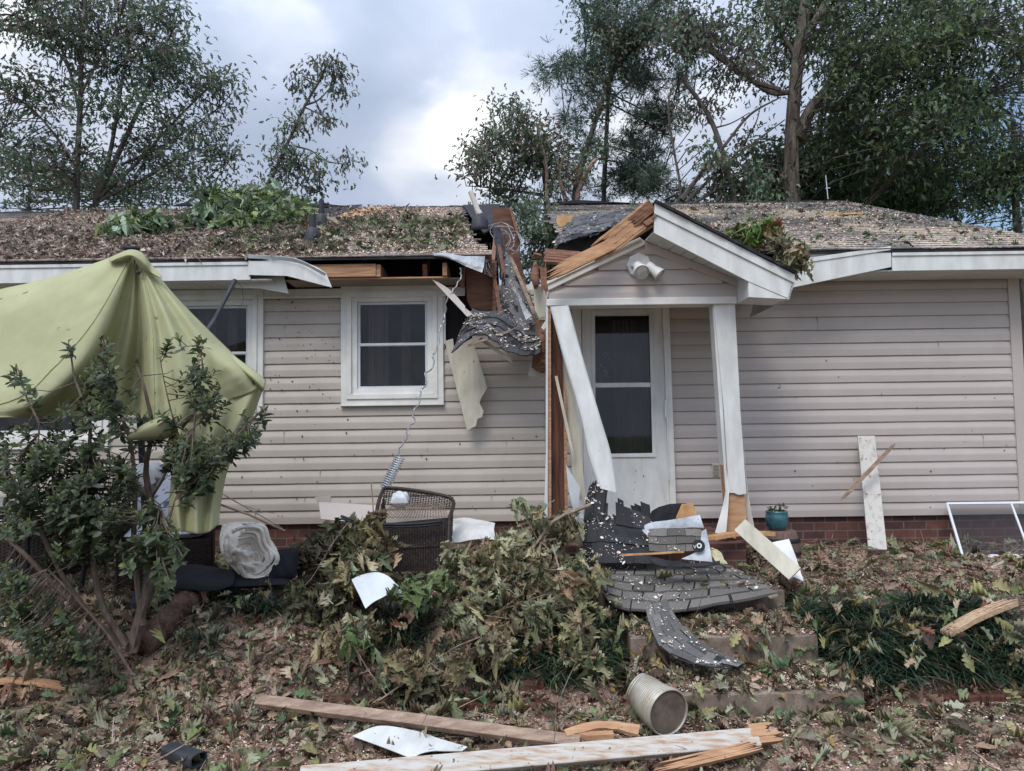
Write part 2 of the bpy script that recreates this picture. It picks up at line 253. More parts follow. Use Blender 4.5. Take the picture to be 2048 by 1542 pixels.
# ---------------------------------------------------------------- mesh helpers
def tag(o, label=None, cat=None, group=None, kind=None):
    if label: o['label'] = label
    if cat: o['category'] = cat
    if group: o['group'] = group
    if kind: o['kind'] = kind
    return o
def thing(name, label, cat, loc, group=None):
    o = bpy.data.objects.new(name, None); o.empty_display_size = .1; C.objects.link(o); o.location = loc; return tag(o, label, cat, group)
def wloc(o):
    v = Vector(o.location)
    if o.parent: v = v + wloc(o.parent)
    return v
class MB:
    def __init__(s): s.v = []; s.f = []; s.c = None; s.k = []
    def cut(s): s.k.append((len(s.v), len(s.f))); return s       # what follows is a piece of its own
    def add(s, vs, fs):
        n = len(s.v); s.v += [tuple(x) for x in vs]; s.f += [tuple(i+n for i in f) for f in fs]; return s
    def prism(s, front, off):            # polygon extruded by a vector
        n = len(front); off = Vector(off); vs = [Vector(p) for p in front]+[Vector(p)+off for p in front]
        fs = [tuple(range(n))[::-1], tuple(range(n, 2*n))]+[(i, (i+1) % n, (i+1) % n+n, i+n) for i in range(n)]
        return s.add(vs, fs)
    def box(s, a, b):
        x0, y0, z0 = a; x1, y1, z1 = b
        return s.prism([(x0, y0, z0), (x1, y0, z0), (x1, y0, z1), (x0, y0, z1)], (0, y1-y0, 0))
    def beam(s, a, b, w, h, up=(0, 0, 1), bev=0, seg=1, wob=0):
        a = Vector(a); b = Vector(b); d = (b-a).normalized(); up = Vector(up); sd_ = d.cross(up).normalized(); u2 = sd_.cross(d).normalized()
        vs = []; fs = []
        for i in range(seg+1):
            c = a.lerp(b, i/seg)+u2*(random.uniform(-wob, wob) if wob else 0)
            for sx, sz in ((-1, -1), (1, -1), (1, 1), (-1, 1)): vs.append(c+sd_*sx*w/2+u2*sz*h/2)
        for i in range(seg):
            for k in range(4): fs.append((i*4+k, i*4+(k+1) % 4, i*4+4+(k+1) % 4, i*4+4+k))
        fs += [(3, 2, 1, 0), tuple(seg*4+k for k in range(4))]
        return s.add(vs, fs)
    def splinter(s, a, b, w, h, up=(0, 0, 1), n=7, e0=0., e1=.15, taper=.0, bend=0.):   # board made of long fibres with ragged ends
        a = Vector(a); b = Vector(b); d = (b-a); ln_ = d.length; d.normalize(); up = Vector(up); sd_ = d.cross(up).normalized(); u2 = sd_.cross(d).normalized()
        for i in range(n):
            o0 = -w/2+w*i/n; o1 = -w/2+w*(i+1)/n+.0004
            st = a-d*random.uniform(0, e0); en = b+d*random.uniform(-e1, e1*.3)
            hh = h*random.uniform(.75, 1.05); k = 6; rows = []
            for j in range(k+1):
                t = j/k; c = st.lerp(en, t); ww = 1-(taper*t)
                if e1 and j == k: ww *= .15
                if e0 and j == 0: ww *= .25
                m_ = (o0+o1)/2*(1-taper*t*.5); hw = (o1-o0)/2*(ww if j in (0, k) else 1); c = c+u2*bend*math.sin(t*math.pi)+u2*random.uniform(-.0015, .0015)
                rows.append([c+sd_*(m_-hw)-u2*hh/2, c+sd_*(m_+hw)-u2*hh/2, c+sd_*(m_+hw)+u2*hh/2, c+sd_*(m_-hw)+u2*hh/2])
            vs = [p for r in rows for p in r]; fs = []
            for j in range(k):
                for q in range(4): fs.append((j*4+q, j*4+(q+1) % 4, j*4+4+(q+1) % 4, j*4+4+q))
            fs += [(3, 2, 1, 0), tuple(k*4+q for q in range(4))]
            s.add(vs, fs)
        return s
    def tube(s, pts, rad, n=8, cap=True):
        pts = [Vector(p) for p in pts]; m = len(pts)
        if not hasattr(rad, '__len__'): rad = [rad]*m
        ref = Vector((.13, .21, .97)); vs = []; fs = []
        for i, p in enumerate(pts):
            t = (pts[min(i+1, m-1)]-pts[max(i-1, 0)])
            if t.length < 1e-9: t = Vector((0, 0, 1))
            t.normalize(); a = t.cross(ref)
            if a.length < .15: a = t.cross(Vector((1, 0, 0)))
            a.normalize(); b = t.cross(a)
            for k in range(n):
                th = 2*math.pi*k/n; vs.append(p+(a*math.cos(th)+b*math.sin(th))*rad[i])
        for i in range(m-1):
            for k in range(n): fs.append((i*n+k, i*n+(k+1) % n, (i+1)*n+(k+1) % n, (i+1)*n+k))
        if cap: fs += [tuple(range(n))[::-1], tuple((m-1)*n+k for k in range(n))]
        return s.add(vs, fs)
    def lathe(s, c, prof, n=32, ax=(0, 0, 1), cap=True):
        c = Vector(c); ax = Vector(ax).normalized(); a = ax.cross(Vector((.0, 1, .02))).normalized() if abs(ax.y) < .9 else ax.cross(Vector((1, 0, 0))).normalized(); b = ax.cross(a)
        vs = []; fs = []; m = len(prof)
        for r, z in prof:
            for k in range(n):
                th = 2*math.pi*k/n; vs.append(c+ax*z+(a*math.cos(th)+b*math.sin(th))*r)
        for i in range(m-1):
            for k in range(n): fs.append((i*n+k, i*n+(k+1) % n, (i+1)*n+(k+1) % n, (i+1)*n+k))
        if cap: fs += [tuple(range(n))[::-1], tuple((m-1)*n+k for k in range(n))]
        return s.add(vs, fs)
    def grid(s, G):
        nu, nv = G.shape[:2]; n = len(s.v); s.v += [tuple(p) for p in G.reshape(-1, 3)]
        for i in range(nu-1):
            for j in range(nv-1):
                a = n+i*nv+j; s.f.append((a, a+1, a+nv+1, a+nv))
        return s
    def build(s, name, m, parent=None, smooth=False, bev=0, solid=0, sub=0):
        if s.k:
            ks = [(0, 0)]+s.k+[(len(s.v), len(s.f))]; o = None
            for (v0, f0), (v1, f1) in zip(ks, ks[1:]):
                if f1 > f0: o = mesh(name, np.array(s.v[v0:v1], dtype=float), [tuple(i-v0 for i in f) for f in s.f[f0:f1]], m, parent, smooth, bev, solid, None, sub)
            return o
        return mesh(name, np.array(s.v, dtype=float).reshape(-1, 3), s.f, m, parent, smooth, bev, solid, s.c, sub)
def mesh(name, V, Fc, m, parent=None, smooth=False, bev=0, solid=0, col=None, sub=0):
    V = np.asarray(V, dtype=float); me = bpy.data.meshes.new(name)
    if parent is not None: org = np.array(wloc(parent))
    else: org = np.array([(V[:, 0].min()+V[:, 0].max())/2, (V[:, 1].min()+V[:, 1].max())/2, V[:, 2].min()])
    Vl = V-org
    if isinstance(Fc, np.ndarray):
        k = Fc.shape[1]; me.vertices.add(len(Vl)); me.vertices.foreach_set('co', Vl.astype(np.float32).ravel()); me.loops.add(Fc.size); me.loops.foreach_set('vertex_index', Fc.astype(np.int32).ravel())
        me.polygons.add(len(Fc)); me.polygons.foreach_set('loop_start', np.arange(0, Fc.size, k, dtype=np.int32)); me.update(calc_edges=True)
    else: me.from_pydata([tuple(p) for p in Vl], [], [tuple(f) for f in Fc])
    if col is not None:
        a = me.color_attributes.new('Col', 'FLOAT_COLOR', 'POINT'); cc = np.ones((len(Vl), 4), dtype=np.float32); cc[:, :3] = col; a.data.foreach_set('color', cc.ravel())
    if smooth: me.polygons.foreach_set('use_smooth', np.ones(len(me.polygons), dtype=bool))
    me.materials.append(m); me.validate(); me.update()
    o = bpy.data.objects.new(name, me); C.objects.link(o)
    if parent is not None: o.parent = parent
    else: o.location = org
    if bev:
        b = o.modifiers.new('bev', 'BEVEL'); b.width = bev; b.segments = 2; b.limit_method = 'ANGLE'
    if sub:
        b = o.modifiers.new('sub', 'SUBSURF'); b.levels = sub; b.render_levels = sub
    if solid:
        b = o.modifiers.new('sol', 'SOLIDIFY'); b.thickness = solid; b.offset = 0
    return o
def cat1(Cp, n):                          # Catmull-Rom along axis 0
    Cp = np.asarray(Cp, dtype=float); m = len(Cp); E = np.concatenate([[2*Cp[0]-Cp[1]], Cp, [2*Cp[-1]-Cp[-2]]]); t = np.linspace(0, m-1-1e-9, n); i = t.astype(int); u = (t-i).reshape((-1,)+(1,)*(Cp.ndim-1))
    p0, p1, p2, p3 = E[i], E[i+1], E[i+2], E[i+3]
    return .5*((2*p1)+(-p0+p2)*u+(2*p0-5*p1+4*p2-p3)*u*u+(-p0+3*p1-3*p2+p3)*u**3)
def patch(rows, nu, nv):                  # rows of (px, py, D) -> smooth grid of world points
    A = np.array([[tuple(P(*q)) for q in r] for r in rows]); A = cat1(A, nu); return cat1(A.transpose(1, 0, 2), nv).transpose(1, 0, 2)
def fnoise(X, Y, s=1., seed=0):
    r = np.random.default_rng(seed); o = 0; a = 1; tot = 0
    for k in range(5):
        for _ in range(3):
            th = r.uniform(0, 6.28); ph = r.uniform(0, 6.28); f = s*(1.9**k)*r.uniform(.8, 1.25); o = o+a*np.sin((X*math.cos(th)+Y*math.sin(th))*f+ph+1.3*np.sin((X*math.sin(th)-Y*math.cos(th))*f*.7+ph*2)); tot += a
        a *= .6
    return o/tot
def slab(mb, pts, D, th):                 # flat piece parallel to the wall, outline given as seen, front face D metres ahead, th deep
    return mb.prism([P(x, y, D) for x, y in pts], (0, th, 0))

# ---------------------------------------------------------------- leaves
def leaf_tmpl(st, w, fold=.25, curl=.3, twist=.0):   # lobed blade folded on its midrib and curled
    V = []; n = len(st)
    for i, (t, h) in enumerate(zip(st, w)):
        zc = -curl*t*t; x = t-.12*abs(curl)*t*t
        for sgn in (-1, 0, 1):
            V.append((x+(.06*h if sgn else 0), sgn*h, zc+(fold*h if sgn else 0)+twist*sgn*t*h))
    Fq = []
    for i in range(n-1):
        a = i*3; Fq += [(a, a+3, a+4, a+1), (a+1, a+4, a+5, a+2)]
    return np.array(V), np.array(Fq)
OST = [0, .12, .2, .27, .36, .44, .52, .61, .69, .78, .86, .94, 1.0]; OW = [.012, .03, .13, .16, .08, .25, .28, .12, .25, .24, .10, .15, .03]
SST = [0, .22, .34, .52, .66, .84, 1.0]; SW = [.015, .24, .09, .34, .12, .20, 0.]
EST = [0, .2, .5, .8, 1.]; EW = [.02, .17, .24, .15, 0.]
oak = [leaf_tmpl(OST, OW, f, c, t) for f, c, t in ((.3, .1, 0), (.9, .5, .3), (-.5, .35, -.4), (1.4, .2, .5), (.5, .9, -.3), (1.8, .8, .9))]
wilt = [leaf_tmpl(OST, OW, f, c, t) for f, c, t in ((1.6, .4, .5), (2.4, .9, -.6), (-1.8, .6, .8), (1.2, 1.2, -.9), (2.8, .3, 1.2), (.7, .7, .4))]
soak = [leaf_tmpl(SST, SW, f, c, t) for f, c, t in ((.3, .1, 0), (.8, .5, .3), (-.4, .3, -.4), (1.3, .7, .2))]
ell = [leaf_tmpl(EST, EW, f, c, 0) for f, c in ((.3, .15), (.6, .35), (.1, .25))]
def norm(a): return a/np.maximum(np.linalg.norm(a, axis=-1, keepdims=True), 1e-9)
def rand_dir(n): return norm(rng.normal(size=(n, 3)))
def pal(cols, n, wts=None, var=.3):
    cols = np.array(cols, dtype=float); i = rng.choice(len(cols), n, p=None if wts is None else np.array(wts)/sum(wts)); return cols[i]*rng.uniform(1-var, 1+var, (n, 1))*rng.uniform(.93, 1.07, (n, 3))
def leaves(tm, pos, dirs, nrm, size, colr, wvar=(.65, 1.2)):      # returns V, F, col for one template list
    VV = []; FF = []; CC = []; off = 0; which = rng.integers(0, len(tm), len(pos))
    for k, (tv, tf) in enumerate(tm):
        s = which == k; n = int(s.sum())
        if not n: continue
        x = norm(dirs[s]); y = norm(np.cross(nrm[s], x)); z = np.cross(x, y); sz = size[s][:, None, None]
        v = (tv[None, :, 0:1]*x[:, None, :]+tv[None, :, 1:2]*y[:, None, :]*rng.uniform(*wvar, (n, 1, 1))+tv[None, :, 2:3]*z[:, None, :])*sz+pos[s][:, None, :]
        if len(tv) > 12: v = v+z[:, None, :]*(rng.normal(size=(n, len(tv), 1))*.035*sz)
        VV.append(v.reshape(-1, 3)); m = len(tv); FF.append((tf[None]+(np.arange(n)*m)[:, None, None]+off).reshape(-1, 4)); CC.append(np.repeat(colr[s], m, axis=0)); off += n*m
    return np.concatenate(VV), np.concatenate(FF), np.concatenate(CC)
def join(parts):
    o = 0; V = []; Fc = []; Cc = []
    for v, f, c in parts: V.append(v); Fc.append(f+o); Cc.append(c); o += len(v)
    return np.concatenate(V), np.concatenate(Fc), np.concatenate(Cc)

# ---------------------------------------------------------------- terrain
def sm(a, b, x): t = np.clip((x-a)/(b-a), 0, 1); return t*t*(3-2*t)
def H(X, Yw):
    X = np.asarray(X, float); D = np.asarray(Yw, float)+6.8
    top = np.where(X < .55, 5.2, 5.0)
    h = sm(4.12, 1, D)*0-.04*sm(0, 1, (4.1-D)/3)+.41*sm(4.12, top, D)+.07*sm(5, 6.8, D)
    h = h+.018*fnoise(X, D, 5, 3)*sm(-.5, 1, D)+.035*fnoise(X, D, 1.7, 5)*sm(3.8, 4.4, D)*sm(6.6, 5.6, D)
    m = sm(.50, .62, X)*sm(2.02, 1.90, X)*sm(4.0, 4.14, D)
    lim = np.where(D < 4.7, -.03, np.where(D < 5.75, .12, .2)); h = np.where(D < 7.2, h*(1-m)+np.minimum(h, lim)*m, h)
    return h
def h1(x, y): return float(H(np.array([x]), np.array([y]))[0])
def G(px, py, up=0.):                     # where a pixel's ray meets the ground
    d = ray(px, py).normalized(); t = 1.5
    while t < 14:
        p = EYE+d*t
        if p.z <= h1(p.x, p.y)+up: return p
        t += .02
    return p
xs = np.concatenate([[-300, -120, -50, -20, -12, -8], np.arange(-6, 6.01, .05), [8, 12, 20, 50, 120, 300]])
ys = np.concatenate([[-150, -60, -30, -15, -10], np.arange(-6.5, 1.0, .05), [2, 5, 10, 20, 40, 80, 160, 400]])
XX, YY = np.meshgrid(xs, ys, indexing='ij'); ZZ = H(XX, YY)
gi = np.arange(XX.size).reshape(XX.shape)
GF = np.stack([gi[:-1, :-1], gi[1:, :-1], gi[1:, 1:], gi[:-1, 1:]], -1).reshape(-1, 4)
g = mesh('ground', np.stack([XX, YY, ZZ], -1).reshape(-1, 3), GF, M_ground, smooth=True); tag(g, kind='structure')

# ================================================================ HOUSE
ZE, YE, SL, YR = 3.08, -.45, .404, 4.05           # eave height, eave line, slope, ridge line
ZR = ZE+SL*(YR-YE); XG0, XG1 = -9.0, 4.67
ZS = 2.90; ZB = .75
def RF(px, py, up=0.):                            # point on the front roof slope seen at a pixel
    d = ray(px, py); k = d.z-SL*d.y; t = (ZE+up-SL*(YE)-EYE.z+SL*EYE.y)/k; return EYE+d*t
house = thing('house', 'low storm-damaged house with beige vinyl siding and its roof broken open in the middle', 'house', (0, 0, .45))
# --- siding : real lapped courses
def siding(name, xa, xb, z0, z1, y, holes, m, parent=house, pitch=.122, skew=None, poly=None):
    mb = MB(); z = z0; 
    while z < z1-.01:
        zt = min(z+pitch, z1); segs = [(xa, xb)]
        if poly: a, b = poly((z+zt)/2); segs = [(a, b)]
        for hx0, hx1, hz0, hz1 in holes:
            if zt > hz0+.02 and z < hz1-.02:
                ns = []
                for a, b in segs:
                    if hx1 <= a or hx0 >= b: ns.append((a, b)); continue
                    if hx0 > a: ns.append((a, hx0))
                    if hx1 < b: ns.append((hx1, b))
                segs = ns
        for a, b in segs:
            if b-a < .01: continue
            n = max(1, int((b-a)/.25)); hgt = zt-z
            prof = [(z, y+.006), (z, y-.014), (z+.003, y-.0165), (z+hgt*.46, y-.0185), (z+hgt*.54, y-.0175), (z+hgt*.95, y-.0035), (zt+.002, y+.001)]
            gx = np.linspace(a, b, n+1); gr = np.zeros((n+1, len(prof), 3))
            for i, xx in enumerate(gx):
                wv = .0022*math.sin(xx*3.1+z*5)+.0012*math.sin(xx*9+z*11)
                for j, (zz, yy) in enumerate(prof): gr[i, j] = (xx, yy+(wv if 0 < j else 0), zz)
            mb.grid(gr)
        z = zt
    return mb.build(name, m, parent)
def bx(px, D): return (px-CX)/F*D
WIN = (684, 886, 573, 806)
def pxr(x0, x1, y0, y1, D):                      # world rectangle from pixel extents near the wall
    a = P(x0, y0, D); b = P(x1, y1, D); return a.x, b.x, b.z, a.z
w1 = pxr(700, 872, 590, 792, 6.8); w2 = pxr(350, 512, 598, 820, 6.8); w3 = pxr(-60, 205, 640, 880, 6.8)
dr = pxr(1150, 1342, 600, 1040, 6.8)
XM = P(1094, 700, 6.8).x
hole_gap = pxr(889, 945, 585, 685, 6.8)
siding('siding_wall', XG0, XM, ZB-.02, ZS, 0, [w1, w2, w3, hole_gap], M_siding_l)
siding('siding_wall', XM, XG1-.06, ZB-.02, ZS, 0, [(dr[0], dr[1], 0, 3)], M_siding)
mb = MB(); rs2 = random.Random(12)
for px_, k_ in ((568, 3), (568, 11), (610, 16), (705, 17), (512, 18), (640, 14), (1010, 12), (980, 16), (1560, 8), (1700, 15), (1880, 5), (1960, 12), (1640, 3)):
    x_ = bx(px_, 6.8); z_ = ZB-.02+(17-min(k_, 17))*.122; mb.box((x_, -.0205, z_+.004), (x_+.003, -.008, z_+.12))
o = mb.build('panel_seams', M_siding_l, house); o['kind'] = 'stuff'
mb = MB(); mb.box((XG1-.075, -.03, ZB-.02), (XG1+.03, .08, ZS)); mb.cut(); mb.box((XM-.03, -.03, ZB), (XM+.03, -.012, ZS)); mb.build('corner_trim', M_siding, house, bev=.004)
# side, back walls and interior (solid bodies behind the cladding)
mb = MB(); mb.prism([(XG1, .02, ZB), (XG1, 8.1, ZB), (XG1, 8.1, ZS), (XG1, YR, ZR-.1), (XG1, .02, ZS)], (-.12, 0, 0)); mb.cut(); mb.box((XG0, 8.0, ZB), (XG1-.125, 8.12, ZS)); mb.build('gable_wall', M_siding, house)
mb = MB(); mb.box((XG0, .028, .2), (XG1, .2, ZB-.025)); mb.cut(); mb.box((XG1-.2, .21, .2), (XG1, 8.0, ZB-.025)); mb.build('brick_foundation', M_brick, house)
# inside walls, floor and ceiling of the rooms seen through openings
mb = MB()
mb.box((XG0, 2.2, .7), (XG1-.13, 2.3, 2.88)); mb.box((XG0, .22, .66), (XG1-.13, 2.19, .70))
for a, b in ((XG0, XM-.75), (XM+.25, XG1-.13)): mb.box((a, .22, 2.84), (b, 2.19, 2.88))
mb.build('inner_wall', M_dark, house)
# --- windows
def window(rc, name='window', double=True, curtain=True, out=.055):
    x0, x1, z0, z1 = rc; f = MB(); t = .095
    w = MB()
    # outer casing, stepped
    for (o, wd, y0, y1) in ((.075, .055, -.045, .03), (.022, .045, -.058, .03), (-.022, .05, -.032, .06)):
        a0, a1, b0, b1 = x0-o, x1+o, z0-o, z1+o
        w.box((a0, y0, b1-wd), (a1, y1, b1)); w.box((a0, y0, b0), (a1, y1, b0+wd)); w.box((a0, y0, b0+wd), (a0+wd, y1, b1-wd)); w.box((a1-wd, y0, b0+wd), (a1, y1, b1-wd))
    root = w.build(name, M_trim, house, bev=.003)
    i0, i1, k0, k1 = x0+.072, x1-.072, z0+.072, z1-.072; zm = (k0+k1)/2-.0
    s = MB()
    for (a, b, y) in ((zm-.01, k1, .0), (k0, zm+.02, .0)):
        tt = .024
        s.box((i0, y-.015+(.01 if a > k0 else 0), b-tt), (i1, y+.02, b)); s.box((i0, y-.013+(.01 if a > k0 else 0), a), (i1, y+.02, a+tt)); s.box((i0, y-.012+(.01 if a > k0 else 0), a+tt), (i0+tt, y+.02, b-tt)); s.box((i1-tt, y-.012+(.01 if a > k0 else 0), a+tt), (i1, y+.02, b-tt))
    s.build('sash', M_grey, root, bev=.002)
    p = MB(); p.add([(i0+.01, .012, k0+.01), (i1-.01, .012, k0+.01), (i1-.01, .012, k1-.01), (i0+.01, .012, k1-.01)], [(0, 1, 2, 3)]); p.build('pane', M_glass, root)
    if curtain:
        cg = MB()
        for (a, b) in ((i0+.10*(i1-i0), i0+.40*(i1-i0)), (i0+.58*(i1-i0), i0+.72*(i1-i0))):
            cg.cut(); n = 60; X = np.linspace(a, b, n); gr = np.zeros((n, 2, 3)); 
            for i, xx in enumerate(X):
                yy = .17+.022*math.sin(i*.8)+.01*math.sin(i*1.9)
                gr[i, 0] = (xx, yy, k0-.03); gr[i, 1] = (xx, yy*.95+.01, k1)
            cg.grid(gr)
        cg.build('curtain', M_curtain, house, smooth=True)
    return root
window(w1); window(w2); window(w3, curtain=False)
mb = MB(); mb.box((w1[0]-.08, -.062, w1[2]-.085), (w1[1]+.08, .0, w1[2]-.076)); mb.build('window_sill', M_trim, house, bev=.004)
# --- frieze and nailer under the eave
mb = MB(); a = P(560, 560, 6.78); mb.box((-3.2, -.034, 2.80), (P(930, 560, 6.78).x, -.018, 2.885)); mb.cut(); mb.box((-3.2, -.05, 2.795), (P(905, 560, 6.78).x, -.036, 2.818)); mb.build('frieze_trim', M_trim, house, bev=.003)
XL1 = P(655, 540, 6.35).x                        # where the left fascia is torn off
XE = P(990, 520, 6.35).x                         # end of the eave at the breach
mb = MB(); mb.box((XL1-.4, -.33, ZS-.0), (P(925, 540, 6.5).x, -.02, ZS+.008)); mb.build('bare_soffit_board', M_frieze, house)
# eave framing visible where the fascia is gone
mb = MB(); xa = P(600, 530, 6.4).x; xb_ = P(752, 530, 6.4).x
mb.box((xa, -.41, ZS+.012), (xb_, -.375, ZS+.125)); mb.cut(); mb.box((P(885, 530, 6.4).x, -.41, ZS+.012), (P(894, 530, 6.4).x, -.02, ZS+.125)); mb.cut(); mb.box((xb_+.002, -.40, ZS+.012), (xb_+.04, -.02, ZS+.12))
mb.cut(); mb.box((xa, -.385, ZS-.006), (P(895, 530, 6.4).x, -.34, ZS+.009)); mb.build('rafter_framing', M_woodx, house, bev=.003)
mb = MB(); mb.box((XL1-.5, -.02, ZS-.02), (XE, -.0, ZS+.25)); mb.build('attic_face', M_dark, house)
# --- roof slopes
def roofpt(x, s, up, sag=None):                  # s = distance up the slope
    c = math.cos(math.atan(SL)); y = YE+s*c; z = ZE+(y-YE)*SL; n = Vector((0, -math.sin(math.atan(SL)), c))
    p = Vector((x, y, z))+n*up
    if sag: p.z += sag(x, s)
    return p
SLEN = (YR-YE)/math.cos(math.atan(SL)); NR = 36; EX = SLEN/NR
def slope(name, xl, xr, m, sag=None, tear=None, part=True, y_back=False):
    mb = MB()
    for r in range(NR):
        s0 = r*EX-(.012 if r == 0 else 0); s1 = (r+1)*EX+.004; a = xl(s0/SLEN); b = xr(s0/SLEN)
        if tear: a, b = tear(r, a, b)
        step = .12; n = max(2, int((b-a)/step)); X = np.linspace(a, b, n+1); gr = np.zeros((n+1, 4, 3)); 
        for i, x in enumerate(X):
            j = .0035*math.sin(x*20+r*1.7)+.003*math.sin(x*47+r*3.1); sg = .006*math.sin(x*1.1+r*.2)
            gr[i, 0] = roofpt(x, s0+j, .001, sag); gr[i, 1] = roofpt(x, s0+j, .011+sg*.3, sag); gr[i, 2] = roofpt(x, (s0+s1)/2, .007+sg*.3, sag); gr[i, 3] = roofpt(x, s1, .0015, sag)
        mb.grid(gr)
    return mb.build(name, m, house)
rr = random.Random(3)
TL = [rr.uniform(-.05, .05) for _ in range(NR)]; TR = [rr.uniform(-.06, .06) for _ in range(NR)]
lerp = lambda a, b, t: a+(b-a)*t
xrL = lambda t: (lerp(-.14, -.42, t/.3) if t < .3 else lerp(-.42, -.70, (t-.3)/.7))
slope('roof_shingles', lambda t: XG0, xrL, M_roofL, tear=lambda r, a, b: (a, b+TL[r]))
sagR = lambda x, s: -.22*math.exp(-((x-.40)/.33)**2)*max(0, 1-s/2.6)
XRK = XG1+.33
slope('roof_shingles', lambda t: .50+.05*math.sin(t*9), lambda t: XRK, M_roofR, sag=sagR, tear=lambda r, a, b: (a+TR[r]+(.15 if r < 4 else 0), b))
# decking under the shingles, back slope, ridge caps
def deck(name, poly, m, th=.022, sag=None):      # polygon in (x, s)
    mb = MB(); top = [roofpt(x, s, -.002, sag) for x, s in poly]; n = Vector((0, .37, -.93))*th
    mb.prism(top, n); return mb.build(name, m, house)
deck('roof_decking', [(XG0, 0.01), (-.16, 0.01), (-.44, 1.4), (-.62, 2.6), (-.68, SLEN-.02), (XG0, SLEN-.02)], M_ply)
deck('roof_decking', [(.62, 0.4), (XRK, 0.01), (XRK, SLEN-.02), (.58, SLEN-.02), (.50, 3.6), (.60, 2.9)], M_ply)
mb = MB()
for a, b in ((XG0, -.20), (.56, XRK)):
    mb.cut(); mb.prism([(a, YR+.005, ZR-.004), (a, 8.5, ZR-.004-SL*(8.5-YR)), (a, 8.5, ZR-.03-SL*(8.5-YR)), (a, YR+.005, ZR-.03)], (b-a, 0, 0))
mb.build('back_roof_slope', M_felt, house)
mb = MB(); x = XG0; r5 = random.Random(5)
for (a, b) in ((XG0, -.06), (.52, XRK-.02)):
    x = a; mb.cut()
    while x < b-.05:
        e = min(x+.30, b); k = r5.uniform(0, .006)
        mb.add([(x, YR-.13, ZR-.052+.012+k), (e, YR-.13, ZR-.052+.006), (e, YR, ZR+.008), (x, YR, ZR+.014+k), (e, YR+.13, ZR-.05), (x, YR+.13, ZR-.045), (x, YR-.13, ZR-.062), (e, YR-.13, ZR-.062)], [(0, 1, 2, 3), (3, 2, 4, 5), (6, 7, 1, 0)]); x = e
mb.build('ridge_cap', M_felt, house, solid=.006)
# lifted scraps of ridge felt
mb = MB()
for px, py, s, hh in ((380, 408, .26, .09), (650, 412, .5, .05), (1165, 404, .7, .03)):
    p = P(px, py, 10.7); mb.cut(); mb.prism([p+Vector((-s, 0, -.02)), p+Vector((s, 0, -.02)), p+Vector((s*.2, 0, .02)), p+Vector((0, 0, hh)), p+Vector((-s*.2, 0, .03))], (0, .05, 0))
mb.cut(); q = [RF(640, 420, .03), RF(700, 411, .03), RF(725, 410, .03), RF(672, 433, .02), RF(636, 441, .02)]; mb.prism(q, (0, .0, .01))
mb.cut(); q = [RF(926, 411, .02), RF(1000, 409, .02), RF(992, 452, -.01), RF(968, 468, .0), RF(945, 440, .02)]; mb.prism(q, (0, 0, .012))
mb.build('torn_felt', M_felt, house)
# fascia, drip edge, soffit : left
zf0, zf1 = ZS-.01, ZE-.03
mb = MB(); xf = P(500, 530, 6.35).x
mb.box((XG0, -.44, zf0), (xf, -.425, zf1-.03)); mb.box((XG0, -.452, zf1-.03), (xf, -.425, zf1)); 
slab(mb, [(496, 510), (590, 514), (603, 522), (634, 534), (652, 546), (664, 575), (655, 573), (574, 552), (496, 550)], 6.36-.015, .012)
mb.build('fascia', M_white, house, bev=.003)
mb = MB(); 
G_ = patch([[(497, 509, 6.32), (560, 513, 6.31), (600, 520, 6.30), (652, 546, 6.28)], [(497, 516, 6.33), (560, 520, 6.33), (604, 528, 6.33), (650, 552, 6.32)]], 4, 14); mb.grid(G_); mb.build('torn_drip_edge', M_grey, house, solid=.004)
mb = MB(); mb.box((XG0, -.455, ZE-.028), (XE-.12, -.43, ZE-.008)); mb.build('drip_edge', M_felt, house)
mb = MB(); xs_ = P(560, 550, 6.6).x; x = XG0
while x < xs_:
    e = min(x+.1, xs_); mb.box((x, -.424, zf0+.0), (e-.006, -.055, zf0+.012)); x = e
slab(mb, [(470, 551), (568, 553), (577, 587), (520, 577), (470, 576)], 6.48, .006); mb.build('soffit', M_soffit, house)
# ... right
mb = MB(); xa = P(1785, 520, 6.35).x
mb.box((xa, -.44, zf0+.0), (XRK, -.425, zf1-.03)); mb.box((xa, -.452, zf1-.03), (XRK, -.425, zf1)); mb.build('fascia', M_white, house, bev=.003)
mb = MB(); slab(mb, [(1560, 531), (1782, 500), (1783, 534), (1562, 580)], 6.35, .014); slab(mb, [(1560, 524), (1782, 492), (1782, 500), (1560, 533)], 6.34, .02); mb.build('bent_fascia', M_white, house, bev=.003)
mb = MB(); slab(mb, [(1600, 500), (1780, 497), (1778, 504), (1600, 530)], 6.38, .01); mb.build('eave_board', M_trim, house)
mb = MB(); x = P(1590, 550, 6.4).x
while x < XRK:
    e = min(x+.1, XRK); mb.box((x, -.424, zf0), (e-.004, -.02, zf0+.012)); x = e
mb.build('soffit', M_soffit, house)
mb = MB(); mb.box((.5, -.455, ZE-.028), (XRK, -.43, ZE-.008)); mb.build('drip_edge', M_felt, house)
mb = MB(); mb.prism([(XRK, YE, ZE-.03), (XRK, YR, ZR-.03), (XRK, YR, ZR-.2), (XRK, YE, ZE-.2)], (.02, 0, 0)); mb.build('rake_board', M_white, house)
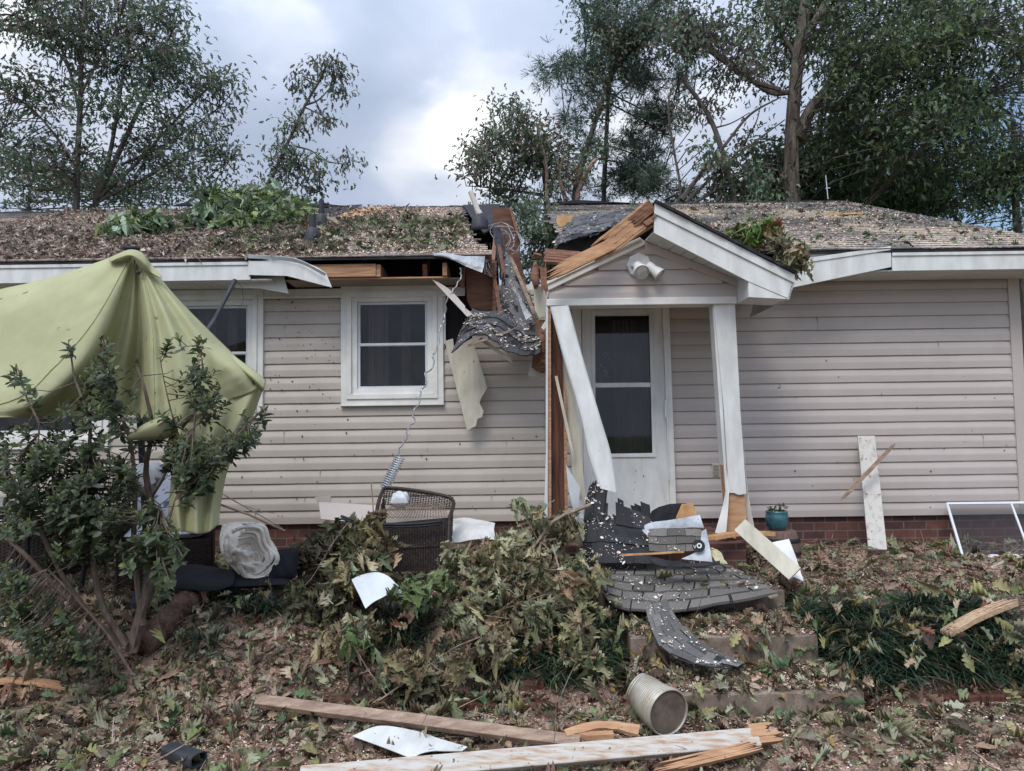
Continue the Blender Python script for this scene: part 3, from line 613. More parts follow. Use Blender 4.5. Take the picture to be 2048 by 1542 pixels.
# roof plumbing vents
def vent(px, py, pipe, mp_, lean=0, rad=.075):
    p = RF(px, py); r = MB(); r.lathe(p-Vector((0, 0, .03)), [(rad*1.15, 0), (rad*1.1, .05), (rad, .13), (rad*.75, .175), (rad*.4, .2), (rad*.3, .21)], 20)
    o = r.build('vent_boot', M_boot, house, smooth=True)
    q = MB(); a = p+Vector((0, 0, .15)); b = a+Vector((lean, 0, pipe)); q.tube([a, b], .030, 14); q.tube([a+Vector((0, 0, .02)), a+Vector((lean*.2, 0, .06))], .035, 14); q.build('vent_pipe', mp_, o)
vent(625, 488, .14, M_boot); vent(643, 455, .17, M_boot, rad=.07); vent(960, 459, .28, M_pvc, -.10, .09)
# antenna on the ridge
mb = MB(); p = P(1656, 398, 10.85); mb.tube([p, p+Vector((-.02, 0, .36))], .006, 6); mb.tube([p+Vector((-.03, 0, .16)), p+Vector((.04, 0, .17))], .006, 6); mb.build('antenna', M_alu, house)
# --- the breach : rafters, sheathing undersides, wall hole
mb = MB(); slab(mb, [(984, 413), (1019, 416), (1030, 440), (1042, 476), (1039, 512), (1058, 590), (1046, 598), (1010, 520), (990, 480)], 8.3, .03); mb.cut()
slab(mb, [(930, 525), (990, 520), (989, 621), (942, 617), (934, 600)], 6.62, .03); mb.build('broken_sheathing', M_ply, house)
mb = MB(); mb.beam(P(990, 522, 6.58), P(988, 622, 6.58), .03, .03, up=(0, 1, 0)); mb.cut(); mb.beam(P(927, 535, 6.6), P(925, 575, 6.6), .035, .03, up=(0, 1, 0)); mb.cut(); mb.beam(P(984, 520, 6.58), P(935, 523, 6.58), .03, .05, up=(0, 1, 0))
mb.cut(); mb.splinter(P(1021, 418, 8.25), P(1045, 500, 8.2), .03, .06, up=(0, 1, 0), n=3); mb.build('broken_rafter', M_wood_red, house)
mb = MB()
for i in range(7):
    x = -.16-i*.6; mb.cut(); mb.beam((x, -.3, ZE-.10), (x, YR-.05, ZR-.15), .04, .12)
for i in range(6):
    x = .62+i*.7; mb.cut(); mb.beam((x, .05, ZE+.05), (x, YR-.05, ZR-.15), .04, .12)
mb.build('rafter', M_wood_red, house)
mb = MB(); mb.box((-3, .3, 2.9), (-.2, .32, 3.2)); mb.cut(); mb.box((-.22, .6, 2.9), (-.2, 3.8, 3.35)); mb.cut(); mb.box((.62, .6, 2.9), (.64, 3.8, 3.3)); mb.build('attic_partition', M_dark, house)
# ================================================================ PORCH
DG = 5.9
def gpoly(z): 
    apx = P(1287, 484, DG); lf = P(1097, 572, DG); rt = P(1475, 566, DG)
    if z <= lf.z: return lf.x, rt.x
    t = (z-lf.z)/(apx.z-lf.z); return lerp(lf.x, apx.x, min(t, 1)), lerp(rt.x, apx.x, min(t, 1))
zb = P(1290, 600, DG).z
siding('porch_gable_wall', 0, 0, zb, P(1287, 492, DG).z, DG-6.8, [], M_siding, poly=gpoly)
mb = MB(); slab(mb, [(1099, 573), (1287, 488), (1475, 567), (1474, 600), (1099, 600)], DG+.012, .05); mb.build('gable_backing', M_siding, house)
mb = MB(); slab(mb, [(1093, 598), (1474, 592), (1474, 607), (1093, 612)], DG-.03, .17); mb.build('porch_beam', M_trim, house, bev=.006)
mb = MB(); slab(mb, [(1474, 563), (1478, 564), (1476, 607), (1472, 607)], DG-.02, .05); mb.build('gable_corner_trim', M_siding, house)
# left raking trim, exposed by the break
mb = MB(); slab(mb, [(1094, 569), (1284, 478), (1290, 482), (1290, 489), (1096, 581)], DG-.035, .05); slab(mb, [(1094, 562), (1280, 474), (1284, 478), (1094, 569)], DG-.05, .1); mb.build('rake_trim', M_trim, house, bev=.004)
# right rake with its boxed return
mb = MB()
slab(mb, [(1308, 428), (1588, 567), (1579, 598), (1497, 563), (1308, 466)], 5.60, .02); slab(mb, [(1310, 406), (1590, 549), (1589, 566), (1309, 427)], 5.585, .03)
mb.build('rake_board', M_white, house, bev=.003)
mb = MB(); a = [P(1497, 563, 5.606), P(1577, 598, 5.606), P(1497, 594, 5.606)]; mb.prism(a, (0, .3, 0)); mb.prism([P(1577, 599, 5.60), P(1589, 567, 5.60), P(1589, 551, 5.6), P(1587, 551, 5.6), P(1575, 599, 5.60)], (0, .9, 0)); mb.build('rake_return', M_white, house)
mb = MB()   # soffit boards under the rake
A0, A1 = P(1291, 482, 5.88), P(1478, 560, 5.88); B0, B1 = P(1308, 464, 5.62), P(1499, 560, 5.62)
for i in range(8):
    t0, t1 = i/8, (i+1)/8-.012; up_ = Vector((0, 0, .012)); q = [A0.lerp(A1, t0), A0.lerp(A1, t1), B0.lerp(B1, t1), B0.lerp(B1, t0)]; mb.prism(q, up_)
mb.prism([P(1476, 558, 5.88), P(1497, 562, 5.62), P(1497, 594, 5.62), P(1476, 592, 5.88)], (.01, 0, 0)); mb.build('rake_soffit', M_soffit, house)
mb = MB(); slab(mb, [(1289, 482), (1478, 560), (1478, 574), (1289, 500)], DG-.022, .02); mb.build('rake_channel', M_siding, house, bev=.002)
# porch roof right slope (black felt edge and decking) running back into the main roof
apx_, ev = P(1309, 405, 5.58), P(1590, 548, 5.58)
mb = MB(); n = 24; gr = np.zeros((n, 3, 3))
for i in range(n):
    t = i/(n-1); p = apx_.lerp(ev, t); w = random.uniform(-.012, .012)
    gr[i, 0] = p+Vector((0, -.02+w, .012)); gr[i, 1] = p+Vector((0, .35, .02)); gr[i, 2] = p+Vector((0, 1.15, .02 if t < .1 else .02))
mb.grid(gr); mb.build('porch_roof', M_felt, house, solid=.02)
# orange broken lumber where the left rake was
mb = MB()
mb.splinter(P(1308, 418, 5.68), P(1196, 505, 5.74), .17, .035, up=(0, -1, .1), n=9, e1=.10, taper=.1)
mb.splinter(P(1240, 482, 5.72), P(1098, 548, 5.72), .10, .03, up=(0, -1, .1), n=8, e1=.12, taper=.2)
mb.splinter(P(1302, 446, 5.70), P(1180, 520, 5.75), .07, .04, up=(0, -1, .2), n=5, e1=.1)
mb.splinter(P(1230, 492, 5.66), P(1100, 556, 5.70), .05, .03, up=(0, -1, .2), n=5, e1=.12)
mb.build('splintered_rafter', M_wood, house)
mb = MB()
mb.splinter(P(1306, 410, 5.62), P(1262, 448, 5.70), .09, .035, up=(0, -1, .1), n=4, e1=.02); mb.cut()
mb.splinter(P(1090, 506, 5.95), P(1180, 514, 6.0), .07, .04, up=(0, -1, .4), n=4, e1=.05); mb.splinter(P(1088, 520, 5.9), P(1170, 526, 5.95), .05, .04, up=(0, -1, .4), n=4, e1=.05)
mb.cut(); mb.splinter(P(1086, 534, 5.88), P(1090, 596, 5.88), .05, .05, up=(0, -1, 0), n=5, e0=.04, e1=.06)
mb.cut(); mb.splinter(P(1066, 512, 6.1), P(1090, 518, 6.1), .05, .05, up=(0, -1, .3), n=3); mb.cut(); mb.splinter(P(1291, 452, 5.6), P(1309, 440, 5.6), .06, .05, up=(0, -1, .2), n=3)
mb.build('snapped_truss_end', M_wood_red, house)
# underside sheathing and felt between porch and main roof
mb = MB(); G_ = patch([[(1165, 470, 6.5), (1215, 455, 6.3), (1262, 440, 6.1), (1306, 412, 5.9)], [(1108, 500, 6.5), (1130, 478, 6.3), (1240, 462, 6.1), (1300, 430, 5.8)], [(1106, 515, 6.5), (1170, 510, 6.3), (1230, 480, 6.1), (1298, 450, 5.9)]], 12, 20)
G_[:, :, 2] += .012*fnoise(G_[:, :, 0], G_[:, :, 1], 14, 4); mb.grid(G_); mb.build('sagging_felt', M_felt, house, solid=.012)
EXTRA = 1
mb = MB(); mb.box((P(1100, 600, 6).x, -.9+.07, 2.70), (P(1470, 600, 6).x, -.02, 2.72)); mb.build('porch_ceiling', M_trim, house)
mb = MB(); slab(mb, [(1115, 432), (1146, 431), (1145, 452), (1118, 454), (1112, 444)], 7.2, .02); mb.build('patched_decking', M_orangewood, house)
# posts
mb = MB(); 
slab(mb, [(1427, 607), (1470, 606), (1481, 820), (1493, 988), (1477, 990), (1468, 986), (1458, 986), (1448, 820)], DG, .012)
slab(mb, [(1425, 607), (1433, 607), (1446, 820), (1456, 984), (1452, 990), (1440, 830)], DG+.013, .12); mb.build('aluminium_post_wrap', M_white, house, bev=.002)
mb = MB(); slab(mb, [(1446, 930), (1484, 930), (1495, 1060), (1488, 1072), (1478, 1064), (1470, 1078), (1458, 1070), (1450, 1080), (1452, 1000)], DG+.02, .09); mb.build('post_core', M_wood, house)
mb = MB(); G_ = patch([[(1455, 940, 5.92), (1448, 1000, 5.92), (1430, 1066, 5.88)], [(1458, 985, 5.9), (1456, 1020, 5.86), (1452, 1068, 5.8)]], 8, 12); mb.grid(G_); mb.cut()
G_ = patch([[(1488, 900, 5.94), (1496, 985, 5.94), (1512, 1072, 5.95)], [(1490, 960, 5.96), (1492, 1010, 5.97), (1498, 1074, 6.0)]], 8, 12); mb.grid(G_); mb.build('peeled_post_wrap', M_trim, house, solid=.002)
mb = MB(); slab(mb, [(1096, 612), (1102, 612), (1103, 1072), (1097, 1075)], DG-.01, .14); mb.cut(); slab(mb, [(1127, 760), (1133, 800), (1136, 1060), (1130, 1060)], DG+.0, .03); mb.build('post_edge_board', M_woodx, house, bev=.002)
mb = MB(); slab(mb, [(1103, 612), (1118, 612), (1128, 790), (1130, 1075), (1103, 1078)], DG+.03, .09); mb.build('stained_post', M_woodz, house, bev=.003)
mb = MB(); slab(mb, [(1092, 612), (1096, 612), (1095, 1070), (1088, 1040), (1092, 900)], DG-.015, .02); mb.cut()
G_ = patch([[(1132, 930, 5.85), (1138, 985, 5.83), (1150, 1030, 5.8)], [(1160, 975, 5.86), (1158, 1010, 5.85), (1160, 1045, 5.85)]], 6, 8); mb.grid(G_); mb.build('torn_post_wrap', M_grey, house, solid=.002)
# leaning wrap, cream board and batten : loose pieces
def leaner(name, label, cat, rows, m, nu=10, nv=24, th=.003):
    mb = MB(); mb.grid(patch(rows, nu, nv)); o = mb.build(name, m, None, solid=th); return tag(o, label, cat)
leaner('bent_post_cover', 'white bent aluminium post cover leaning across the storm door', 'metal cover', [
    [(1100, 613, 5.84), (1128, 720, 5.80), (1160, 830, 5.76), (1178, 910, 5.74), (1197, 975, 5.72)],
    [(1104, 613, 5.80), (1134, 720, 5.77), (1166, 830, 5.73), (1182, 910, 5.71), (1205, 978, 5.69)],
    [(1134, 611, 5.80), (1164, 720, 5.77), (1196, 830, 5.73), (1218, 905, 5.71), (1232, 985, 5.69)],
    [(1136, 611, 5.86), (1166, 722, 5.82), (1199, 831, 5.78), (1220, 908, 5.76), (1234, 987, 5.74)]], M_white, 10, 24)
leaner('cream_board', 'long cream board standing upright between broken post and storm door', 'board', [
    [(1118, 640, 5.98), (1126, 760, 5.97), (1140, 900, 5.95), (1148, 985, 5.94)], [(1140, 720, 5.98), (1150, 800, 5.97), (1162, 900, 5.95), (1172, 1012, 5.94)]], M_cream, 4, 12, .014)
mb = MB(); mb.splinter(P(1112, 752, 5.88), P(1149, 924, 5.86), .022, .012, up=(0, -1, 0), n=2, e1=.03); tag(mb.build('thin_batten', M_cream), 'thin cream batten beside the dark broken porch post', 'batten')
# --- door
DD = 6.74
mb = MB()
slab(mb, [(1143, 600), (1162, 600), (1168, 1045), (1150, 1045)], DD-.01, .12); slab(mb, [(1324, 600), (1338, 600), (1354, 1045), (1342, 1045)], DD-.03, .12)
slab(mb, [(1143, 590), (1338, 588), (1338, 611), (1143, 613)], DD-.012, .12); slab(mb, [(1150, 1036), (1352, 1032), (1354, 1046), (1150, 1050)], DD-.06, .15)
mb.build('door_frame', M_trim, house, bev=.004)
dp = MB()
slab(dp, [(1163, 614), (1190, 614), (1192, 910), (1168, 1036)], DD, .03); slab(dp, [(1190, 614), (1300, 613), (1300, 631), (1190, 632)], DD+.0005, .03); slab(dp, [(1299, 613), (1323, 612), (1341, 1034), (1307, 911)], DD+.001, .03)
slab(dp, [(1192, 908), (1307, 906), (1340, 1033), (1169, 1037)], DD+.0015, .03)
door = dp.build('storm_door', M_white, house, bev=.003)
mb = MB(); slab(mb, [(1183, 622), (1189, 626), (1192, 912), (1186, 916)], DD-.014, .012); slab(mb, [(1298, 626), (1304, 622), (1312, 914), (1305, 909)], DD-.014, .012); slab(mb, [(1183, 620), (1304, 619), (1299, 628), (1189, 629)], DD-.0135, .012); slab(mb, [(1186, 915), (1192, 908), (1305, 906), (1312, 914)], DD-.0135, .012)
slab(mb, [(1190, 766), (1301, 765), (1301, 774), (1190, 775)], DD-.008, .02); mb.build('glazing_frame', M_white, door, bev=.002)
mb = MB(); slab(mb, [(1189, 628), (1300, 628), (1307, 910), (1191, 911)], DD+.012, .003); mb.build('pane', M_glass, door)
mb = MB(); mb.tube([P(1331, 700, DD-.05), P(1334, 830, DD-.05), P(1338, 960, DD-.05)], .006, 6); mb.beam(P(1331, 800, DD-.05), P(1331, 835, DD-.05), .012, .02, up=(0, 1, 0)); mb.build('door_closer', M_alu, door)
mb = MB(); cg = np.zeros((80, 2, 3)); a, b = P(1225, 700, 7.1), P(1300, 700, 7.1)
for i in range(80):
    yy = a.y+.02*math.sin(i*.7); xx = lerp(a.x, b.x, i/79); cg[i, 0] = (xx, yy, 1.0); cg[i, 1] = (xx, yy, 2.6)
mb.grid(cg); mb.build('door_curtain', M_curtain, house, smooth=True)
mb = MB(); slab(mb, [(1143, 604), (1150, 604), (1156, 1046), (1146, 1046)], DD+.0, .05); mb.build('door_side_trim', M_siding, house)
# flowers standing inside, behind the glass
mb = MB()
for i in range(26):
    p = P(1210+random.uniform(-9, 9), random.choice([712, 735, 745, 750, 760])+random.uniform(-6, 6), 6.98); r = random.uniform(.007, .016); mb.lathe(p, [(r*.3, -r), (r, 0), (r*.3, r)], 6)
mb.build('flower_spray', M_trim, house)
# outlet box
mb = MB(); slab(mb, [(1424, 927), (1439, 927), (1440, 954), (1425, 954)], 6.775, .03); ob = mb.build('outlet_box', M_cream, house, bev=.004)
mb = MB(); slab(mb, [(1427, 930), (1437, 930), (1438, 940), (1427, 940)], 6.765, .01); slab(mb, [(1427, 943), (1438, 943), (1438, 951), (1428, 951)], 6.765, .01); mb.build('outlet_flap', M_frieze, ob, bev=.002)
# porch slab of brick
mb = MB(); mb.box((P(1130, 1085, 5.8).x, -1.0, .2), (P(1492, 1085, 5.8).x, .02, .655)); mb.build('porch_slab', M_brick, house, bev=.004)
# floodlight on the gable
fl = thing('floodlight', 'white twin floodlight with motion sensor on the porch gable', 'floodlight', tuple(P(1280, 548, DG-.03)))
mb = MB(); mb.lathe(P(1278, 532, DG-.016), [(.002, -.005), (.098, -.005), (.104, .006), (.104, .022), (.095, .034), (.002, .036)], 8, ax=(0, -1, 0)); mb.build('mounting_plate', M_lamp, fl, bev=.004)
def head(a, d, r, L_):
    d = Vector(d).normalized(); mb = MB(); mb.lathe(a, [(.004, -.002), (.034, 0), (.038, .03), (.036, L_*.45), (r*.8, L_*.62), (r, L_), (r*1.03, L_+.008), (r*.96, L_+.012)], 22, ax=d, cap=False); h = mb.build('lamp_head', M_lamp, fl, smooth=True)
    mb = MB(); mb.lathe(a, [(.001, L_+.012), (r*.5, L_+.01), (r*.95, L_+.002)], 22, ax=d, cap=False); mb.build('lens', M_lens, h, smooth=True)
head(P(1274, 530, DG-.07), (.10, -.75, -.55), .062, .13); head(P(1296, 530, DG-.07), (.72, -.35, -.75), .052, .12)
mb = MB(); mb.lathe(P(1285, 540, DG-.05), [(.002, -.002), (.035, 0), (.036, .04), (.02, .055), (.002, .056)], 14, ax=(.1, -.8, -.4)); mb.tube([P(1262, 530, DG-.06), P(1285, 537, DG-.07), P(1300, 530, DG-.06)], .016, 8); mb.build('motion_sensor', M_lamp, fl, smooth=True)

# ================================================================ BREACH DEBRIS
def tabs(mb, cols, Gf, nu, nv, th=.007, drop=0., base=(.11, .105, .10), var=.35, stag=.5, lift=.006, keep=None, gap=.012):
    # shingle tabs laid over a surface grid function Gf(u, v) -> (point, normal)
    for j in range(nv):
        off = stag*(j % 2)
        for i in range(-1, nu+1):
            u0_, u1_ = (i+off)/nu, (i+1+off)/nu; v0, v1 = j/nv, (j+1.25)/nv
            u0_, u1_ = max(0, u0_), min(1, u1_)
            if u1_-u0_ < .02: continue
            if random.random() < drop: continue
            if keep and not keep((u0_+u1_)/2, (v0+v1)/2): continue
            v1 = min(v1, 1.0); ug = gap/nu; c = [x*random.uniform(1-var, 1+var) for x in (1,)]; k = 3; n0 = len(mb.v)
            jt = random.uniform(-.03, .03)/nv; a = []
            lf = random.uniform(0, lift)
            for q in range(k+1):
                u = lerp(u0_+ug, u1_-ug, q/k)
                for (v, up) in ((v0+jt, th*1.7+lf), (v1, th*.3), (v0+jt, lf*.6)):
                    p, n = Gf(min(max(u, 0), 1), min(max(v, 0), 1)); a.append(p+n*up)
            fs = []
            for q in range(k): b = q*3; fs += [(b, b+3, b+4, b+1), (b+2, b+5, b+3, b)]
            mb.add(a, fs); col = [x*c[0] for x in base]; cols += [col]*len(a)
def gfun(GR, flip=1):
    nu, nv = GR.shape[:2]
    def f(u, v):
        x = u*(nu-1); y = v*(nv-1); i = min(int(x), nu-2); j = min(int(y), nv-2); a, b = x-i, y-j
        p = GR[i, j]*(1-a)*(1-b)+GR[i+1, j]*a*(1-b)+GR[i, j+1]*(1-a)*b+GR[i+1, j+1]*a*b
        n = np.cross(GR[i+1, j]-GR[i, j], GR[i, j+1]-GR[i, j]); n = n/max(1e-9, np.linalg.norm(n))*flip; return Vector(p), Vector(n)
    return f
def ragged2(seed, amt):
    r = random.Random(seed); a = [r.uniform(0, amt) for _ in range(20)]; b = [r.uniform(0, amt*.5) for _ in range(20)]
    return lambda u, v: v < 1-a[min(19, int(u*20))] and v > b[min(19, int(u*20))]
def shingle_sheet(name, label, cat, rows, nu, nv, flip=1, gap=.012, drop=0., keep=None, base=(.11, .105, .10), chips=0, parent=None, th=.006, wob=.004, felt=True, chipcol=((.66, .62, .55), (.58, .48, .38))):
    GR = patch(rows, 26, 26); GR = GR+wob*fnoise(GR[:, :, 0]+GR[:, :, 2], GR[:, :, 1]-GR[:, :, 0]*.7, 14, 9)[:, :, None]*np.array([.3, .6, 1])+wob*.8*np.sign(fnoise(GR[:, :, 0]*1.1, GR[:, :, 2]+GR[:, :, 1], 20, 19))[:, :, None]*np.array([.1, .5, .6])
    loc = GR.reshape(-1, 3).mean(0); loc[2] = GR[:, :, 2].min(); t = thing(name, label, cat, tuple(loc))
    f = gfun(GR, flip); mb = MB(); cols = []; tabs(mb, cols, f, nu, nv, th, drop, keep=keep, base=base, gap=gap); mb.c = np.array(cols); mb.build('shingle_tabs', M_shin, t)
    if felt:
        m2 = MB(); n = 25
        for i in range(n):
            for j in range(n):
                if keep and not keep((i+.5)/n, (j+.5)/n): continue
                b = len(m2.v); m2.add([GR[i, j], GR[i+1, j], GR[i+1, j+1], GR[i, j+1]], [(0, 1, 2, 3)])
        m2.build('felt_backing', M_felt, t, solid=.004)
    if chips:
        pos = []; nn = []
        for _ in range(chips):
            u, v = random.random(), random.random()
            if keep and not keep(u, v): continue
            if math.sin(u*11+v*7+len(name))+math.sin(u*5-v*17+2)+random.uniform(-.9, .9) < .1: continue
            p, n = f(u, v); pos.append(p+n*(th*2.2+.004)); nn.append(n)
        k = len(pos); V, Fc, Cc = leaves(chipT, np.array(pos), rand_dir(k)*[1, 1, .3], norm(np.array(nn)+rng.normal(size=(k, 3))*.4), rng.uniform(.004, .015, k)*rng.choice([1, 1, 1, 2.2], k), pal(chipcol, k, var=.15)); o = mesh('insulation_flecks', V, Fc, M_chip, t, col=Cc); o['kind'] = 'stuff'
    return t
chipT = [leaf_tmpl([0, .3, .7, 1.], [.12, .3, .26, .08], f, c) for f, c in ((.3, .1), (-.4, .3))]
shingle_sheet('hanging_shingle_sheet', 'long torn sheet of shingles hanging down steeply through the breach in the roof', 'shingles', [
    [(1000, 500, 6.9), (1003, 560, 6.75), (1000, 610, 6.6), (1000, 660, 6.45)], [(1014, 510, 6.9), (1028, 570, 6.75), (1030, 620, 6.6), (1032, 672, 6.4)],
    [(1022, 520, 6.9), (1050, 580, 6.75), (1062, 625, 6.6), (1064, 668, 6.4)], [(1030, 545, 6.95), (1058, 592, 6.8), (1076, 632, 6.65), (1078, 655, 6.5)]], 5, 10, flip=-1, drop=.22, chips=1300, base=(.15, .145, .145), wob=.024, keep=ragged2(3, .12))
shingle_sheet('curled_shingle_sheet', 'curled shingle sheet hanging in an arch below the breach beside the window', 'shingles', [
    [(905, 706, 6.30), (918, 672, 6.32), (926, 655, 6.36), (945, 618, 6.45)], [(925, 690, 6.24), (938, 658, 6.28), (950, 640, 6.34), (968, 622, 6.45)], [(955, 668, 6.2), (962, 655, 6.24), (975, 640, 6.32), (990, 622, 6.45)],
    [(985, 678, 6.2), (995, 665, 6.24), (1008, 650, 6.32), (1018, 632, 6.45)], [(1012, 703, 6.2), (1022, 685, 6.24), (1035, 670, 6.3), (1045, 655, 6.42)], [(1045, 710, 6.2), (1052, 695, 6.24), (1062, 678, 6.3), (1070, 665, 6.4)], [(1080, 708, 6.22), (1082, 690, 6.26), (1082, 675, 6.32), (1080, 662, 6.4)]],
    9, 4, flip=1, chips=1500, base=(.075, .075, .08), wob=.016, keep=ragged2(9, .10))
shingle_sheet('sagging_shingles', 'dark ragged shingles sagging between the main roof and the broken porch gable', 'shingles', [
    [(1150, 432, 7.2), (1190, 428, 7.2), (1240, 422, 7.1), (1300, 412, 6.9)], [(1118, 470, 6.7), (1160, 452, 6.7), (1220, 440, 6.6), (1290, 422, 6.5)], [(1104, 492, 6.35), (1135, 470, 6.3), (1200, 458, 6.2), (1262, 442, 6.1)], [(1104, 516, 6.35), (1122, 488, 6.2), (1170, 470, 6.1), (1220, 466, 6.0)]],
    8, 7, flip=1, chips=500, base=(.09, .09, .092), wob=.03, keep=ragged2(6, .25), drop=.06)
for k, (a_, b_, w_, m_, lb) in enumerate((((998, 490, 6.9), (1010, 560, 6.6), .03, M_ply, 'dark broken lath falling left of the hanging shingle sheet'), ((1022, 515, 6.75), (1074, 640, 6.5), .03, M_oldwood, 'grey broken lath along the right edge of the hanging shingle sheet'),
        ((990, 560, 6.5), (1006, 665, 6.4), .03, M_wood_red, 'short brown lath standing beside the brown plywood in the breach'), ((940, 690, 6.2), (1040, 655, 6.25), .02, M_oldwood, 'thin pale lath lying on the arched shingles'))):
    mb = MB(); mb.splinter(P(*a_), P(*b_), w_, .012, up=(0, -1, .2), n=4, e0=.04, e1=.09); tag(mb.build('broken_lath', m_), lb, 'lath')
for k, (rows_, m_, lb) in enumerate(([[[(1024, 575, 6.5), (1038, 600, 6.42), (1052, 640, 6.36)], [(1030, 572, 6.48), (1046, 604, 6.40), (1064, 632, 6.36)]], M_silver, 'silver foil strip crumpled over the hanging shingle sheet'], [[[(985, 452, 7.4), (992, 500, 7.1), (1000, 560, 6.8)], [(1000, 450, 7.4), (1010, 500, 7.1), (1010, 560, 6.8)]], M_felt, 'black felt ribbon hanging below the white vent pipe'])):
    G_ = patch(rows_, 10, 30); G_[:, :, 1] += .03*fnoise(G_[:, :, 0], G_[:, :, 2], 26, 3+k); G_[:, :, 0] += .015*fnoise(G_[:, :, 2], G_[:, :, 1], 30, 5+k); mb = MB(); mb.grid(G_); tag(mb.build('torn_underlay', m_, solid=.002), lb, 'underlay')
# dark cavity in the wall under the eave
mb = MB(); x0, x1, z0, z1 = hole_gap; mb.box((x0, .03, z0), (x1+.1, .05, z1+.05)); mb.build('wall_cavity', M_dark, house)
mb = MB(); slab(mb, [(886, 580), (891, 580), (891, 686), (887, 690)], 6.775, .03); mb.build('cut_siding_edge', M_trim, house)
mb = MB(); slab(mb, [(889, 682), (906, 677), (908, 696), (945, 676), (958, 720), (975, 776), (962, 797), (959, 806), (967, 822), (964, 834), (955, 838), (952, 852), (934, 861)], 6.62, .02)
tag(mb.build('hanging_fibreboard', M_cream, bev=.002), 'cream fibreboard with a bitten edge hanging below the arched shingles', 'board')
mb = MB(); mb.grid(patch([[(863, 557, 6.45), (900, 580, 6.42), (930, 612, 6.36)], [(866, 561, 6.42), (896, 592, 6.38), (933, 633, 6.32)], [(868, 562, 6.44), (900, 590, 6.40), (945, 628, 6.36)]], 6, 12))
tag(mb.build('hanging_siding_strip', M_siding, solid=.004), 'beige siding strip dangling from the eave right of the window', 'siding strip')
G_ = patch([[(866, 506, 6.33), (893, 506, 6.33), (925, 512, 6.33), (970, 512, 6.34)], [(868, 511, 6.32), (893, 512, 6.3), (930, 524, 6.28), (968, 530, 6.26)], [(870, 512, 6.34), (900, 518, 6.3), (935, 534, 6.27), (964, 545, 6.24)]], 12, 30); G_[:, :, 1] += .02*fnoise(G_[:, :, 0], G_[:, :, 2], 22, 2)
mb = MB(); mb.grid(G_); tag(mb.build('torn_flashing', M_silver, solid=.002), 'crumpled silver flashing torn from the eave right of the window', 'flashing')
mb = MB(); rr2 = random.Random(9)
for k in range(16):
    p0 = P(968+rr2.uniform(-6, 4), 515+k*2, 6.28); mb.tube([p0, p0+Vector((rr2.uniform(.01, .04), 0, rr2.uniform(-.02, .02))), p0+Vector((rr2.uniform(.02, .06), 0, rr2.uniform(-.07, -.0)))], .0015, 3)
tag(mb.build('frayed_mesh', M_silver), 'frayed wire ends at the tip of the silver flashing', 'mesh')
# loose pieces in the breach
mb = MB(); mb.splinter(P(960, 677, 6.35), P(1026, 724, 6.3), .028, .014, up=(0, -1, .2), n=3, e1=.02); tag(mb.build('broken_batten', M_cream), 'thin batten sloping out from under the arched shingles', 'batten')
mb = MB(); slab(mb, [(1066, 562), (1085, 575), (1094, 610), (1090, 634), (1078, 636), (1070, 620)], 6.25, .02); mb.cut(); slab(mb, [(1055, 752), (1062, 725), (1076, 700), (1094, 690), (1094, 748), (1078, 756)], 6.5, .03); mb.build('torn_wall_panel', M_cream, house, bev=.003)
mb = MB(); G_ = patch([[(1072, 640, 6.4), (1070, 680, 6.45), (1064, 735, 6.45)], [(1084, 640, 6.3), (1082, 690, 6.3), (1080, 745, 6.4)], [(1094, 640, 6.3), (1093, 690, 6.3), (1093, 745, 6.4)]], 14, 22); G_[:, :, 1] += .04*fnoise(G_[:, :, 0], G_[:, :, 2], 30, 6); mb.grid(G_); mb.build('shredded_sheathing', M_wood_red, house, solid=.01)
mb = MB(); slab(mb, [(1082, 655), (1095, 634), (1096, 648), (1088, 660)], 5.95, .004); tag(mb.build('flashing_scrap', M_white), 'small white flashing scrap left of the leaning post cover', 'flashing')
# dark stub of trunk or duct beside the breach
mb = MB(); mb.tube([P(1070, 526, 6.2), P(1072, 535, 6.17), P(1068, 550, 6.15), P(1072, 565, 6.15), P(1071, 578, 6.15)], [.015, .03, .04, .034, .012], 9); mb.build('dark_brown_stub', M_wood_red, house, smooth=True)
# tangle of thin wires in the breach
mb = MB(); rr3 = random.Random(4)
for k in range(9):
    cx_, cy_, r_ = rr3.uniform(985, 1022), rr3.uniform(440, 505), rr3.uniform(12, 26); pts = []
    for i in range(14):
        t = i/13*rr3.uniform(3.5, 6.0); pts.append(P(cx_+r_*math.cos(t+k), cy_+r_*.9*math.sin(t+k)+i*.8, 7.4+.2*math.sin(t)))
    mb.tube(pts, .003, 4)
tag(mb.build('cable_tangle', M_silver), 'tangle of thin grey cables curling in the roof breach', 'cables')
# curly wire and coil of flexible duct liner
pts = [(920, 537), (922, 552), (913, 570), (904, 583), (893, 600), (891, 622), (886, 645), (877, 665), (876, 690), (866, 712), (867, 733), (850, 748), (853, 765), (841, 785), (838, 805), (826, 825), (828, 843), (815, 858), (812, 878), (800, 895), (797, 908), (800, 918)]
A = cat1(np.array([[*P(x, y, 6.5 if y > 600 else 6.4)] for x, y in pts]), 160)
for i in range(160): A[i, 0] += .006*math.sin(i*.9); A[i, 2] += .006*math.cos(i*.9)
mb = MB(); mb.tube([Vector(a) for a in A], .007, 6)
a = P(800, 915, 6.5); b = P(768, 978, 6.45); d = (b-a); q = []
sx = d.normalized(); s1 = sx.cross(Vector((0, 1, 0))).normalized(); s2 = sx.cross(s1)
for i in range(260):
    t = i/259; q.append(a+d*t+(s1*math.cos(t*2*math.pi*15)+s2*math.sin(t*2*math.pi*15))*(.042 if t < .9 else .036))
